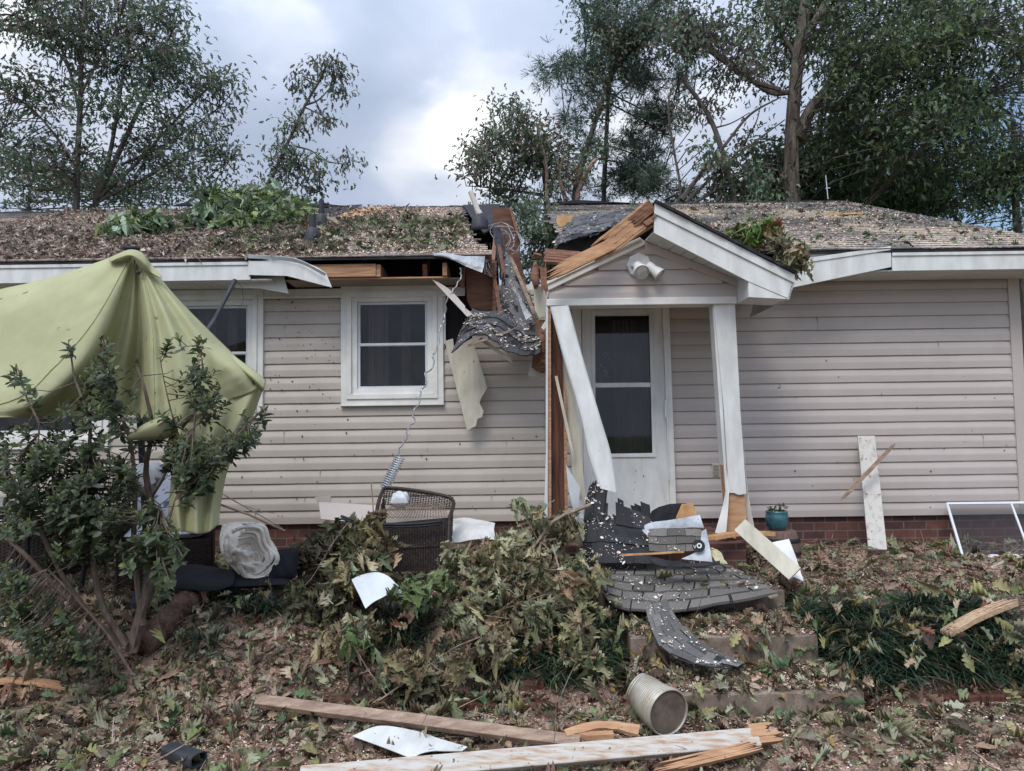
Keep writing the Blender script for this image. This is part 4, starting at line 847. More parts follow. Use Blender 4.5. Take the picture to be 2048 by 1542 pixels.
mb.tube(q, .0065, 5); tag(mb.build('wire_coil', M_galv), 'shiny wire hanging in curls and ending in a spring coil by the wicker chair', 'wire')
# ================================================================ STEPS AND GROUND OBJECTS
def rough_box(mb, a, b, n=14, amp=.006):
    x0, y0, z0 = a; x1, y1, z1 = b; X = np.linspace(x0, x1, n*2); prof = [(y0, z0), (y0, (z0+z1)/2), (y0, z1-.012), (y0+.012, z1), ((y0+y1)/2, z1), (y1, z1), (y1, z0)]
    gr = np.zeros((len(X), len(prof), 3))
    for i, x in enumerate(X):
        for j, (y, z) in enumerate(prof): gr[i, j] = (x+random.uniform(-amp, amp)*(1 if 0 < i < len(X)-1 else .3), y+random.uniform(-amp, amp), z+random.uniform(-amp, amp)*.6)
    mb.grid(gr); k = len(prof); n0 = len(mb.v)-len(X)*k; mb.f.append(tuple(n0+j for j in range(k))); mb.f.append(tuple(n0+(len(X)-1)*k+j for j in reversed(range(k))))
t = thing('concrete_steps', 'rough concrete garden steps leading up from the yard to the porch', 'steps', (1.3, -2.4, 0))
for i, (a, b) in enumerate((((.66, -2.66, -.12), (1.90, -2.2, .105)), ((.70, -2.205, -.1), (1.84, -1.6, .285)), ((.62, -1.61, 0), (1.86, -1.01, .43)))):
    mb = MB(); rough_box(mb, a, b); mb.build('step', M_concrete, t)
STEPZ = ((.66, 1.90, -2.66, -2.2, .11), (.70, 1.84, -2.205, -1.6, .29), (.62, 1.86, -1.61, -1.01, .435))
def HS(X, Yw):
    z = H(X, Yw)
    for a, b, c, d, s in STEPZ: z = np.where((X > a) & (X < b) & (Yw > c) & (Yw < d), np.maximum(z, s), z)
    return z
# shingle mat lying over the steps
def sag_mat(): pass
shingle_sheet('fallen_roof_section', 'large flat slab of grey shingles lying tilted over the steps below the porch', 'shingles', [
    [(1201, 1172, 5.28), (1185, 1150, 5.5), (1163, 1128, 5.75)], [(1228, 1212, 4.9), (1228, 1165, 5.25), (1235, 1126, 5.7)], [(1300, 1226, 4.82), (1310, 1170, 5.2), (1310, 1126, 5.7)], [(1374, 1222, 4.85), (1390, 1165, 5.25), (1385, 1126, 5.7)], [(1561, 1190, 5.08), (1510, 1160, 5.35), (1450, 1129, 5.7)]],
    8, 6, flip=1, chips=900, base=(.135, .125, .112), th=.010, gap=.035, wob=.006)
shingle_sheet('shingle_strip', 'narrow bent strip of shingles sliding down over the concrete steps', 'shingles', [
    [(1290, 1215, 4.72), (1300, 1255, 4.62), (1325, 1300, 4.45), (1400, 1332, 4.27), (1468, 1342, 4.2)], [(1332, 1200, 4.76), (1352, 1235, 4.66), (1378, 1265, 4.5), (1430, 1306, 4.33), (1490, 1325, 4.25)]],
    3, 7, flip=-1, gap=.03, chips=260, base=(.115, .11, .105), wob=.008, keep=ragged2(14, .12))
rg = random.Random(21)
KL = {}
def ragged(seed, amt=.22):
    r = random.Random(seed); a = [r.uniform(0, amt)*(1.6 if k_ > 6 else 1) for k_ in range(14)]
    def k(u, v): return v < 1-a[min(13, int(u*14))]
    return k
shingle_sheet('ragged_shingle_pile', 'black ragged shingles with white flecks standing against the storm door', 'shingles', [
    [(1164, 1122, 5.55), (1166, 1070, 5.62), (1170, 1015, 5.70), (1178, 975, 5.75)], [(1198, 1126, 5.45), (1199, 1070, 5.56), (1200, 1010, 5.67), (1214, 935, 5.72)], [(1245, 1128, 5.42), (1243, 1075, 5.52), (1240, 1030, 5.66), (1238, 980, 5.7)], [(1308, 1128, 5.42), (1306, 1085, 5.5), (1302, 1045, 5.66), (1300, 1010, 5.7)]],
    5, 4, flip=1, keep=ragged(4, .3), base=(.03, .03, .033), chips=800)
shingle_sheet('upright_shingle_piece', 'square of grey shingles with a black back leaning on the pile by the brick pier', 'shingles', [
    [(1298, 1104, 5.42), (1296, 1080, 5.46), (1298, 1058, 5.5)], [(1352, 1106, 5.40), (1352, 1080, 5.45), (1352, 1056, 5.5)], [(1408, 1100, 5.42), (1410, 1080, 5.46), (1402, 1058, 5.5)]], 3, 3, flip=1, base=(.14, .13, .115), chips=50)
mb = MB(); slab(mb, [(1322, 1052), (1296, 1040), (1304, 1022), (1318, 1014), (1340, 1008), (1372, 1006), (1362, 1036), (1335, 1060), (1300, 1064)], 5.66, .012); tag(mb.build('felt_scrap', M_felt), 'black felt scrap standing behind the orange plywood corner', 'felt scrap')
mb = MB(); slab(mb, [(1352, 1036), (1364, 1008), (1387, 1007), (1394, 1034), (1372, 1046)], 5.63, .012); tag(mb.build('plywood_scrap', M_orangewood), 'orange plywood corner sticking up in the shingle pile', 'plywood')
t = thing('underlayment_sheet', 'silver grey underlayment sheet with a printed black round mark in the shingle pile', 'underlayment', tuple(P(1380, 1110, 5.4)))
G_ = patch([[(1268, 1064, 5.6), (1300, 1046, 5.6), (1340, 1040, 5.6), (1400, 1030, 5.6)], [(1290, 1090, 5.5), (1330, 1062, 5.52), (1380, 1055, 5.52), (1408, 1056, 5.52)]], 10, 20); G_[:, :, 1] += .012*fnoise(G_[:, :, 0], G_[:, :, 2], 26, 2)
mb = MB(); mb.grid(G_); mb.build('upper_fold', M_silver, t, solid=.002)
G2 = patch([[(1362, 1118, 5.30), (1395, 1100, 5.34), (1404, 1062, 5.44)], [(1425, 1124, 5.28), (1420, 1096, 5.34), (1412, 1058, 5.46)]], 12, 14); mb = MB(); mb.grid(G2); mb.build('lower_fold', M_silver, t, solid=.002)
mb = MB(); c = P(1397, 1092, 5.31); mb.lathe(c, [(.001, .008), (.045, .006), (.045, 0)], 24, ax=(0, -1, .25)); mk = mb.build('printed_mark', M_black, t)
mb = MB(); mb.lathe(c+Vector((.002, -.012, .004)), [(.018, .0), (.0185, .003), (.010, .003), (.0095, 0)], 20, ax=(0, -1, .25), cap=False); mb.build('printed_ring', M_trim, mk)
mb = MB(); q = c+Vector((-.03, -.012, -.014)); mb.beam(q, q+Vector((-.008, -.001, .022)), .004, .003, up=(0, 1, 0)); mb.beam(q, q+Vector((.008, -.001, .022)), .004, .003, up=(0, 1, 0)); mb.build('printed_letter', M_trim, mk)
mb = MB(); G_ = patch([[(1300, 1112, 5.3), (1340, 1122, 5.2), (1395, 1128, 5.2), (1440, 1122, 5.25)], [(1296, 1118, 5.2), (1320, 1132, 5.1), (1390, 1134, 5.12), (1440, 1128, 5.2)]], 6, 14); mb.grid(G_); tag(mb.build('curled_felt', M_felt, solid=.006), 'curled black felt edge at the top of the tilted roof slab', 'felt')
mb = MB(); mb.splinter(P(1250, 1110, 5.25), P(1364, 1104, 5.28), .018, .012, n=3, e0=.05, e1=.08); tag(mb.build('orange_splinter', M_orangewood), 'thin orange splinter lying across the foot of the shingle pile', 'splinter')
mb = MB(); G_ = patch([[(1416, 1098, 5.45), (1426, 1112, 5.35), (1436, 1126, 5.3)], [(1424, 1094, 5.4), (1440, 1108, 5.3), (1455, 1128, 5.25)]], 14, 18); G_ += .014*fnoise(G_[:, :, 0], G_[:, :, 2], 60, 5)[:, :, None]; mb.grid(G_); tag(mb.build('insulation_tuft', M_insul, solid=.012), 'yellow insulation tuft beside the brick pier', 'insulation')
mb = MB(); mb.splinter(P(1540, 1068, 5.8), P(1400, 1078, 5.65), .07, .03, n=7, e0=.04, e1=.12, bend=.02); tag(mb.build('post_splinters', M_orangewood), 'orange splinters burst from the foot of the right porch post', 'splinters')
# cream board & white sheet right of the pier
mb = MB(); mb.beam(P(1480, 1050, 5.45), P(1590, 1148, 5.05), .115, .016, up=(-.5, -.8, .45), seg=5, wob=.002); tag(mb.build('slanting_cream_board', M_cream, bev=.003), 'cream board sliding down from the brick pier past the barrel', 'board')
mb = MB(); mb.grid(patch([[(1538, 1086, 5.5), (1550, 1110, 5.4), (1574, 1150, 5.15)], [(1558, 1082, 5.5), (1575, 1110, 5.38), (1592, 1156, 5.12)], [(1578, 1078, 5.5), (1592, 1115, 5.35), (1607, 1162, 5.1)]], 10, 14)); tag(mb.build('triangular_metal_scrap', M_white, solid=.002), 'pointed white metal scrap behind the slanting cream board', 'metal scrap')
# planter barrel with teal pot
bc = P(1561, 1108, 6.25); bc.z = h1(bc.x, bc.y)-.01; t = thing('planter_barrel', 'upturned brown wooden barrel planter against the brick foundation', 'barrel', tuple(bc))
prof = [(.155, 0), (.162, .08), (.155, .16), (.128, .235), (.122, .24), (.002, .242)]; mb = MB(); mb.lathe(bc, prof, 28); mb.build('staves', M_barrel, t, smooth=True, bev=0)
for z, r in ((.150, .1580), (.05, .1625)):
    mb = MB(); mb.lathe(bc+Vector((0, 0, z)), [(r, 0), (r+.004, .004), (r+.001, .03), (r-.006, .034)], 28, cap=False); mb.build('hoop', M_black, t, smooth=True)
pc = bc+Vector((-.02, 0, .243)); t = thing('teal_pot', 'small glazed teal pot standing on the upturned barrel', 'flower pot', tuple(pc))
n = 40; prof = [(.002, 0), (.06, .0), (.082, .03), (.094, .075), (.092, .12), (.085, .14), (.090, .15), (.088, .158), (.078, .158), (.076, .13), (.002, .125)]; mb = MB(); mb.lathe(pc, prof, 44)
mb.v = [tuple(Vector(v)+(Vector(v)-pc).normalized()*.003*math.cos(math.atan2(v[1]-pc.y, v[0]-pc.x)*16)*(1 if .02 < v[2]-pc.z < .135 else 0)) for v in mb.v]; mb.build('pot', M_teal, t, smooth=True)
mb = MB(); mb.lathe(pc+Vector((0, 0, .12)), [(.077, 0), (.06, .014), (.001, .018)], 20); mb.build('soil', M_ground, t)
k = 60; ps = np.array([pc+Vector((random.uniform(-.06, .06), random.uniform(-.06, .06), .135+random.uniform(0, .04))) for _ in range(k)]+[pc+Vector((.03+random.uniform(-.02, .04), 0, .19+random.uniform(-.03, .02))) for _ in range(14)]); k = len(ps)
V, Fc, Cc = leaves(ell, ps, norm(rand_dir(k)+[0, 0, .4]), norm(rand_dir(k)+[0, 0, 1]), rng.uniform(.02, .045, k), pal([(.05, .09, .04), (.10, .13, .07), (.14, .12, .07)], k)); pl = thing('potted_plant', 'sparse green seedling growing in the teal pot', 'plant', tuple(pc+Vector((0, 0, .13)))); mesh('foliage', V, Fc, M_leaf, pl, col=Cc)
mb = MB(); mb.tube([pc+Vector((0, 0, .125)), pc+Vector((.02, 0, .17)), pc+Vector((.035, 0, .20))], .002, 4); mb.build('stem', M_stem, pl)
# leaning plank, stick, insect screen
mb = MB(); a = P(1732, 873, 6.68); b = P(1755, 1100, 6.22); mb.beam(a, b, .142, .035, up=(-.35, -1, .1), seg=16, wob=.0015); tag(mb.build('leaning_plank', M_peel, bev=.004), 'tall plank with peeling white paint leaning upright on the right siding', 'plank')
mb = MB(); mb.splinter(P(1785, 893, 6.38), P(1682, 1001, 6.32), .030, .018, up=(0, -1, .2), n=3, e0=.03, e1=.03); tag(mb.build('crossing_stick', M_oldwood), 'thin pale stick propped diagonally across the leaning plank', 'stick')
def legs(): pass
t = thing('insect_screen', 'aluminium framed insect screen leaning on the foundation at the right end', 'window screen', tuple(P(1990, 1098, 6.3)))
TLc, TRc, BLc, BRc = P(1894, 1007, 6.70), P(2160, 1004, 6.70), P(1925, 1112, 6.16), P(2204, 1110, 6.16)
mb = MB(); up = (0, -1, .4)
mb.beam(TLc, TRc, .022, .012, up=up); mb.beam(TLc, BLc, .022, .012, up=up); mb.beam(BLc, BRc, .022, .012, up=up); mb.beam(TRc, BRc, .022, .012, up=up); mb.beam(P(2022, 1006, 6.695), P(2056, 1097, 6.215), .018, .012, up=up); mb.build('frame', M_alu, t, bev=.002)
mb = MB(); mb.add([TLc, TRc, BRc, BLc], [(0, 1, 2, 3)]); mb.build('mesh_screen', M_mesh, t)
# siding pieces / boards behind the chair
mb = MB(); mb.grid(patch([[(640, 1004, 6.55), (740, 1010, 6.5), (760, 1010, 6.48)], [(638, 1008, 6.5), (740, 1026, 6.45), (762, 1026, 6.45)], [(642, 1038, 6.4), (740, 1048, 6.35), (764, 1048, 6.35)]], 8, 10)); tag(mb.build('fallen_siding_panel', M_siding, solid=.004), 'loose beige siding panel lying at the wall left of the wicker chair', 'siding panel')
mb = MB(); slab(mb, [(630, 994), (661, 991), (662, 1008), (640, 1024)], 6.6, .012); tag(mb.build('siding_offcut', M_siding), 'small siding offcut standing on end beside the loose siding panel', 'siding offcut')
G_ = patch([[(896, 1040, 6.2), (930, 1036, 6.25), (960, 1040, 6.2), (990, 1046, 6.1)], [(900, 1060, 5.9), (935, 1056, 5.9), (960, 1056, 5.9), (988, 1060, 5.9)], [(906, 1086, 5.6), (940, 1080, 5.6), (965, 1078, 5.6), (992, 1080, 5.7)]], 14, 20); G_[:, :, 2] += .012*fnoise(G_[:, :, 0], G_[:, :, 1], 15, 3); mb = MB(); mb.grid(G_); tag(mb.build('crumpled_metal_sheet', M_white, solid=.002), 'crumpled white metal sheet on the ground right of the wicker chair', 'metal sheet')
G_ = patch([[(703, 1159, 4.74), (722, 1150, 4.78), (752, 1145, 4.78), (776, 1152, 4.74), (790, 1166, 4.7)], [(716, 1186, 4.64), (735, 1184, 4.66), (758, 1176, 4.66), (782, 1172, 4.68), (812, 1184, 4.68)], [(731, 1217, 4.56), (745, 1206, 4.58), (762, 1196, 4.6), (790, 1186, 4.64), (850, 1194, 4.62)]], 16, 24); G_[:, :, 2] += .006*fnoise(G_[:, :, 0], G_[:, :, 1], 18, 8); mb = MB(); mb.grid(G_); tag(mb.build('folded_metal_sheet', M_grey, solid=.0025), 'grey white folded metal sheet standing in the wilted leaves before the wicker chair', 'metal sheet')
G_ = patch([[(704, 1472, 3.72), (760, 1452, 3.83), (830, 1462, 3.80), (880, 1478, 3.72), (935, 1494, 3.62)], [(770, 1496, 3.6), (800, 1480, 3.68), (850, 1485, 3.66), (890, 1490, 3.64), (930, 1498, 3.60)], [(825, 1518, 3.48), (840, 1508, 3.52), (865, 1502, 3.55), (890, 1502, 3.56), (925, 1502, 3.56)]], 14, 22); mb = MB(); mb.grid(G_); tag(mb.build('flat_metal_sheet', M_white, solid=.003), 'flat white metal sheet half under the long white beam in the foreground', 'metal sheet')
# foreground timbers
mb = MB(); a = P(1515, 1476, 3.60); b = P(600, 1556, 3.24); a.z = max(a.z, .07); mb.beam(a, b, .085, .05, up=(0, -.75, .66), seg=20, wob=.002); t1_ = mb.build('painted_beam', M_painted, bev=.006); tag(t1_, 'long white painted beam with a torn orange end across the bottom of the yard', 'beam')
mb = MB(); mb.splinter(P(1500, 1470, 3.60), P(1556, 1464, 3.62), .09, .04, up=(0, -.7, .6), n=6, e1=.07); mb.splinter(P(1512, 1482, 3.58), P(1400, 1502, 3.52), .035, .02, up=(0, -.7, .6), n=4, e1=.2); mb.build('torn_end', M_wood, t1_)
mb = MB(); mb.splinter(P(1500, 1496, 3.52), P(1315, 1540, 3.3), .05, .03, up=(0, -.6, .8), n=6, e1=.3, e0=.06); tag(mb.build('long_splinter', M_wood), 'long orange splinter under the torn end of the white beam', 'splinter')
mb = MB(); a = P(515, 1402, 4.12); b = P(1160, 1486, 3.62); m_ = P(850, 1444, 3.86); mb.beam(a, m_, .065, .035, seg=8, wob=.002, up=(0, -.5, .86)); mb.beam(m_, b, .065, .035, seg=8, wob=.002, up=(0, -.5, .86)); tag(mb.build('brown_board', M_oldwood, bev=.003), 'weathered brown board lying aslant behind the long white beam', 'board')
G_ = patch([[(1128, 1462, 3.68), (1170, 1448, 3.72), (1225, 1444, 3.74), (1280, 1452, 3.74)], [(1135, 1474, 3.64), (1180, 1462, 3.68), (1225, 1458, 3.70), (1276, 1470, 3.68)]], 6, 22); G_[:, :, 2] += .01*fnoise(G_[:, :, 0], G_[:, :, 1], 22, 8); mb = MB(); mb.grid(G_); mb.splinter(P(1225, 1470, 3.66), P(1135, 1474, 3.66), .035, .02, n=4, e1=.1); tag(mb.build('split_wood_chunk', M_wood, solid=.014), 'split orange wood chunk resting on the middle of the white beam', 'wood chunk')
def gz(px, py, up=.0): p = G(px, py); p.z += up; return p
mb = MB(); mb.splinter(gz(-30, 1378, .04), gz(132, 1388, .04), .075, .02, n=5, e1=.12, bend=.02); tag(mb.build('orange_bark_slab', M_wood), 'orange splinter slab lying under the shrub at the left edge', 'wood slab')
mb = MB(); mb.splinter(gz(-60, 1420, .02), gz(235, 1420, .02), .085, .02, n=8, e1=.25); tag(mb.build('pale_split_board', M_oldwood), 'pale split board half buried in leaves at the left edge', 'board')
mb = MB(); mb.splinter(gz(1900, 1322, .17), gz(2025, 1272, .20), .085, .03, n=7, e1=.15, e0=.05, bend=.015); tag(mb.build('bark_splinter', mat('pale_splintered_wood', (.30, .19, .11), (.55, .40, .26), 9, .9, (2, 14, 14), bump=.006, bscale=12)), 'tan splintered wood piece lying on the grassy plants at the right', 'wood piece')
mb = MB(); mb.beam(gz(600, 1402, .0), gz(1115, 1420, -.0), .09, .07, seg=14, wob=.006); tag(mb.build('garden_edging', M_woodz, bev=.008), 'dark rotting timber edging in front of the centre plants', 'edging', 'old timber edgings along the bank')
mb = MB(); mb.beam(gz(1730, 1408, .0), gz(2120, 1394, .0), .09, .07, seg=12, wob=.006); tag(mb.build('garden_edging', M_woodz, bev=.008), 'dark rotting timber edging right of the concrete steps', 'edging', 'old timber edgings along the bank')
mb = MB(); p = gz(1062, 1378, .02); mb.beam(p+Vector((-.07, 0, 0)), p+Vector((.07, .02, 0)), .09, .065); tag(mb.build('loose_brick', M_brick, bev=.006), 'loose red brick dusted with sawdust below the centre plants', 'brick')
mb = MB(); a = gz(385, 1215, .07); b = gz(280, 1320, .07); pts_ = [a.lerp(b, i/12)+Vector((random.uniform(-.008, .008),)*3) for i in range(13)]; mb.tube(pts_, [.085+random.uniform(-.012, .012) for _ in range(13)], 18); tag(mb.build('rotten_log', M_log, smooth=True), 'crumbling reddish log lying down the bank right of the shrub', 'log')
# corrugated flexible duct
mb = MB(); path = cat1(np.array([tuple(P(*q)) for q in ((1272, 1374, 3.98), (1290, 1388, 3.94), (1312, 1408, 3.86), (1338, 1426, 3.76))]), 120); rr_ = [(.078+.036*(i/119))+.0055*math.sin(i*2*math.pi/7) for i in range(120)]
mb.tube([Vector(a) for a in path], rr_, 36, cap=False); d_ = thing('corrugated_duct', 'short corrugated metal duct lying against the lowest concrete step', 'duct', tuple(P(1310, 1450, 3.85)))
mb.build('duct_shell', mat('tarnished_galvanised_metal', (.34, .29, .20), (.50, .49, .45), 9, .5, metal=.35, bump=.001, bscale=30, speck=(.38, .27, .14), spscale=14, spthr=.62), d_, smooth=True, solid=.002)
mb = MB(); mb.tube([Vector(path[114]), Vector(path[115])], .104, 30); mb.build('duct_inside_disc', mat('dark_duct_inside', (.08, .065, .05), (.17, .13, .10), 12, .8), d_)  # dark disc near the mouth stands in for the shaded inside of the duct
# black downspout piece
a = PZ(338, 1500, .05); b = PZ(398, 1520, .05); dv = (b-a).normalized(); mb = MB(); n = 20; ring = lambda c, s: [c+Vector((0, 0, 1))*math.sin(t)*.032*s*(abs(math.sin(t))**-.35 if abs(math.sin(t)) > .05 else 1)+dv.cross(Vector((0, 0, 1)))*math.cos(t)*.045*s*(abs(math.cos(t))**-.35 if abs(math.cos(t)) > .05 else 1) for t in [2*math.pi*k/n+.01 for k in range(n)]]
vs = ring(a, 1)+ring(b, 1)+ring(b, .86)+ring(a+dv*.03, .86); fs = [(r*n+k, r*n+(k+1) % n, (r+1)*n+(k+1) % n, (r+1)*n+k) for r in range(3) for k in range(n)]+[tuple(3*n+k for k in range(n))]; mb.add(vs, fs); tag(mb.build('downspout_piece', M_boot, smooth=False), 'short black downspout piece lying in the leaves at the bottom left', 'downspout')
# towel and cushions
def blob_cloth(rows, nu, nv, amp, s, seed, m, name, folds=0):
    G_ = patch(rows, nu, nv); u = np.linspace(0, 1, nu)[:, None]; v = np.linspace(0, 1, nv)[None]
    if folds:
        q1 = fnoise(u*1.0+0*v, v*1.0+0*u, 3.0, seed+1); q2 = fnoise(u+0*v, v+0*u, 4.5, seed+2); w = 1-2*np.abs(np.sin((u*1.2+v*.5)*9+q1*6+np.sin(v*5)*1.2))**.7+.5*q2; e = sm(0, .12, u)*sm(1, .88, u)*sm(0, .1, v)*sm(1, .9, v); G_[:, :, 1] -= .028*w*e; G_[:, :, 2] += .014*w*e
    G_[:, :, 1] += amp*fnoise(G_[:, :, 0], G_[:, :, 2], s, seed); mb = MB(); mb.grid(G_); return mb.build(name, m, None, smooth=True, solid=.012)
tw = blob_cloth([[(444, 1050, 5.55), (480, 1045, 5.6), (525, 1050, 5.55), (530, 1070, 5.5)], [(440, 1080, 5.35), (470, 1068, 5.28), (518, 1068, 5.3), (548, 1090, 5.4)], [(446, 1110, 5.28), (475, 1100, 5.16), (520, 1098, 5.2), (558, 1112, 5.3)], [(462, 1130, 5.26), (485, 1128, 5.14), (520, 1125, 5.17), (556, 1128, 5.25)], [(482, 1152, 5.22), (495, 1156, 5.14), (522, 1158, 5.15), (550, 1150, 5.2)]], 70, 60, .012, 28, 4, M_towel, 'towel', folds=26)
rp = random.Random(2); mb = MB()
OUT_ = [(446, 1062), (480, 1046), (528, 1050), (538, 1084), (558, 1118), (530, 1154), (492, 1156)]; INN = [(470, 1100), (484, 1088), (500, 1086), (508, 1100), (512, 1116), (500, 1128), (488, 1134)]
for k in range(11):
    t_ = k/10+rp.uniform(-.03, .03); q = cat1(np.array([tuple(P(lerp(o[0], n_[0], t_)+rp.uniform(-3, 3), lerp(o[1], n_[1], t_)+rp.uniform(-3, 3), 5.235-.07*math.sin(math.pi*min(1, .25+t_*.6))+rp.uniform(-.012, .012))) for o, n_ in zip(OUT_, INN)]), 40); st = rp.randint(0, 8); en = rp.randint(30, 40); q = q[st:en]; m_ = len(q)
    mb.tube([Vector(v) for v in q], [rp.uniform(.012, .015)*(.35+.75*math.sin(math.pi*(i+.6)/(m_+.2))**.6) for i in range(m_)], 10)
mb.build('towel_fold', M_towel, tw, smooth=True)
tag(tw, 'crumpled cream towel heaped on a black cover left of the wicker chair', 'towel')
t = thing('black_seat_cushion', 'black padded seat cushion lying on the ground under the cream towel', 'cushion', tuple(P(480, 1178, 5.2)))
def pillow(parent, name, c, ax, ay, az, m, fl=.35):
    mb = MB(); n = 18; c = Vector(c); ax, ay, az = Vector(ax), Vector(ay), Vector(az)
    for sg in (1, -1):
        gr = np.zeros((n, n, 3))
        for i in range(n):
            for j in range(n):
                u = i/(n-1)*2-1; v = j/(n-1)*2-1; h = ((1-abs(u)**3)*(1-abs(v)**3))**.5; gr[i, j] = c+ax*u*(1-.05*v*v)+ay*v*(1-.05*u*u)+az*h*sg*(1+.1*math.sin(u*7+v*5))
        mb.grid(gr if sg > 0 else gr[::-1])
    return mb.build(name, m, parent, smooth=True)
pillow(t, 'cushion_base', P(470, 1158, 5.25), (.42, 0, .01), (0, .17, .02), (0, 0, .04), M_navy); pillow(t, 'cushion_end', P(568, 1128, 5.22), (.09, .02, .01), (0, .05, .10), (0, -.04, .02), M_navy)
G_ = patch([[(325, 1140, 5.3), (370, 1128, 5.3), (430, 1135, 5.3), (470, 1142, 5.2)], [(325, 1168, 5.1), (375, 1160, 5.06), (430, 1165, 5.05), (470, 1160, 5.1)], [(335, 1182, 5.05), (380, 1180, 5.0), (430, 1182, 5.0), (465, 1172, 5.05)]], 12, 24); G_[:, :, 2] += .01*fnoise(G_[:, :, 0], G_[:, :, 1], 20, 1); mb = MB(); mb.grid(G_); tag(mb.build('black_cover', M_navy, smooth=True, solid=.004), 'black plastic furniture cover spread left of the cream towel', 'cover')
# ---------------------------------------------------------------- wicker chair lying on its back
def weave(mb, GR, nu, nv, r=.004, amp=.006, loose=0):
    f = gfun(GR)
    for j in range(nv):
        v = (j+.5)/nv; pts = []; n = nu*4
        for i in range(n+1):
            u = i/n; p, nn = f(u, v); pts.append(p+nn*amp*math.cos(u*nu*math.pi+j*math.pi)+Vector((0, 0, 1))*loose*math.sin(u*9+j*2.3))
        m = len(pts); h = []; 
        p0, nn = f(.5, v); dvv = (f(.5, min(1, v+.02))[0]-f(.5, max(0, v-.02))[0]).normalized(); b = len(mb.v)
        for p in pts: h += [p-dvv*r*1.25, p+dvv*r*1.25]
        mb.v += [tuple(x) for x in h]; mb.f += [(b+2*i, b+2*i+2, b+2*i+3, b+2*i+1) for i in range(m-1)]
def stakes(mb, GR, nu, r=.004):
    f = gfun(GR)
    for i in range(nu+1): mb.tube([f(i/nu, k/5)[0] for k in range(6)], r, 4, cap=False)
wc = thing('wicker_chair', 'dark brown wicker armchair lying tipped over in front of the wall', 'chair', tuple(P(830, 1140, 5.4)))
def quadgrid(a, b, c, d, n=12): # a-b bottom, d-c top
    u = np.linspace(0, 1, n)[:, None, None]; v = np.linspace(0, 1, n)[None, :, None]; a, b, c, d = [np.array(P(*q)) for q in (a, b, c, d)]
    return a*(1-u)*(1-v)+b*u*(1-v)+c*u*v+d*(1-u)*v
Gf_ = quadgrid((765, 1145, 5.30), (894, 1140, 5.30), (899, 1036, 5.42), (752, 1050, 5.42)); Gs_ = quadgrid((894, 1140, 5.30), (903, 1118, 5.75), (906, 1010, 5.9), (899, 1036, 5.42)); Gt_ = quadgrid((754, 1036, 5.44), (896, 1034, 5.44), (886, 1006, 5.75), (788, 1008, 5.75)); Gb_ = quadgrid((765, 1010, 5.95), (903, 1018, 5.95), (906, 994, 6.0), (770, 976, 6.0)); Gl_ = quadgrid((765, 1145, 5.30), (775, 1118, 5.8), (768, 990, 5.95), (752, 1050, 5.42))
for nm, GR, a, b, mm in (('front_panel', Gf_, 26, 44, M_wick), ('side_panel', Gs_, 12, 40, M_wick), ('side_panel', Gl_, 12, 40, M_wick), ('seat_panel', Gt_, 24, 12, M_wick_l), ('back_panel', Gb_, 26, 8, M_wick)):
    mb = MB(); weave(mb, GR, a, b, r=.0031 if nm != 'back_panel' else .0026); stakes(mb, GR, a, .0035); mb.build(nm, mm, wc)
mb = MB()
for GR in (Gf_, ):
    mb.grid(GR+np.array([0, .05, 0])); mb.build('inner_lining', M_black, wc)
mb = MB(); R1 = [P(752, 1040, 5.4), P(756, 1010, 5.6), P(764, 985, 5.9), P(775, 976, 6.0), P(830, 981, 6.02), P(890, 992, 6.0), P(906, 1002, 5.95), P(906, 1014, 5.8), P(898, 1038, 5.42)]; mb.tube([Vector(p) for p in cat1(np.array(R1), 50)], .015, 8); mb.build('top_rim', M_wick, wc, smooth=True)
mb = MB(); R1 = [P(682, 1032, 5.32), P(720, 1044, 5.3), P(770, 1049, 5.3), P(830, 1048, 5.3), P(884, 1043, 5.32)]; mb.tube([Vector(p) for p in cat1(np.array(R1), 40)], .009, 8); mb.tube([Vector(p)+Vector((0, 0, -.018)) for p in cat1(np.array(R1), 40)], .007, 8); mb.build('curved_rail', M_black, wc, smooth=True)
mb = MB(); mb.tube([Vector(p) for p in cat1(np.array([P(752, 1040, 5.4), P(735, 1042, 5.38), P(722, 1046, 5.34)]), 8)], .013, 8); mb.tube([P(765, 1145, 5.29), P(752, 1050, 5.41)], .011, 8); mb.tube([P(894, 1140, 5.29), P(899, 1036, 5.41)], .011, 8); mb.tube([P(760, 1098, 5.34), P(897, 1090, 5.34)], .004, 5); mb.build('chair_frame', M_wick, wc, smooth=True)
# crumpled bag in the chair
pillow(None, 'crumpled_bag', P(800, 1000, 5.85), (.07, 0, .0), (0, .06, .02), (0, -.02, .06), M_grey); tag(bpy.context.scene.collection.objects[-1], 'pale crumpled bag inside the tipped wicker chair', 'bag')
# thin poles and twigs by the wall
mb = MB(); mb.tube([P(438, 1008, 6.3), P(500, 1030, 6.2), P(570, 1062, 6.0)], .010, 6); tag(mb.build('pale_pole', M_oldwood), 'thin pale pole slanting down from the green canopy to the towel', 'pole')
mb = MB(); mb.tube([P(440, 985, 6.4), P(480, 1008, 6.3), P(540, 1042, 6.1), P(565, 1056, 6.0)], [.006, .006, .004, .002], 6); mb.tube([P(480, 1008, 6.3), P(520, 1022, 6.2), P(548, 1026, 6.1)], .003, 5); tag(mb.build('dry_branch', M_twig), 'thin dry branch leaning on the wall above the pale pole', 'branch')
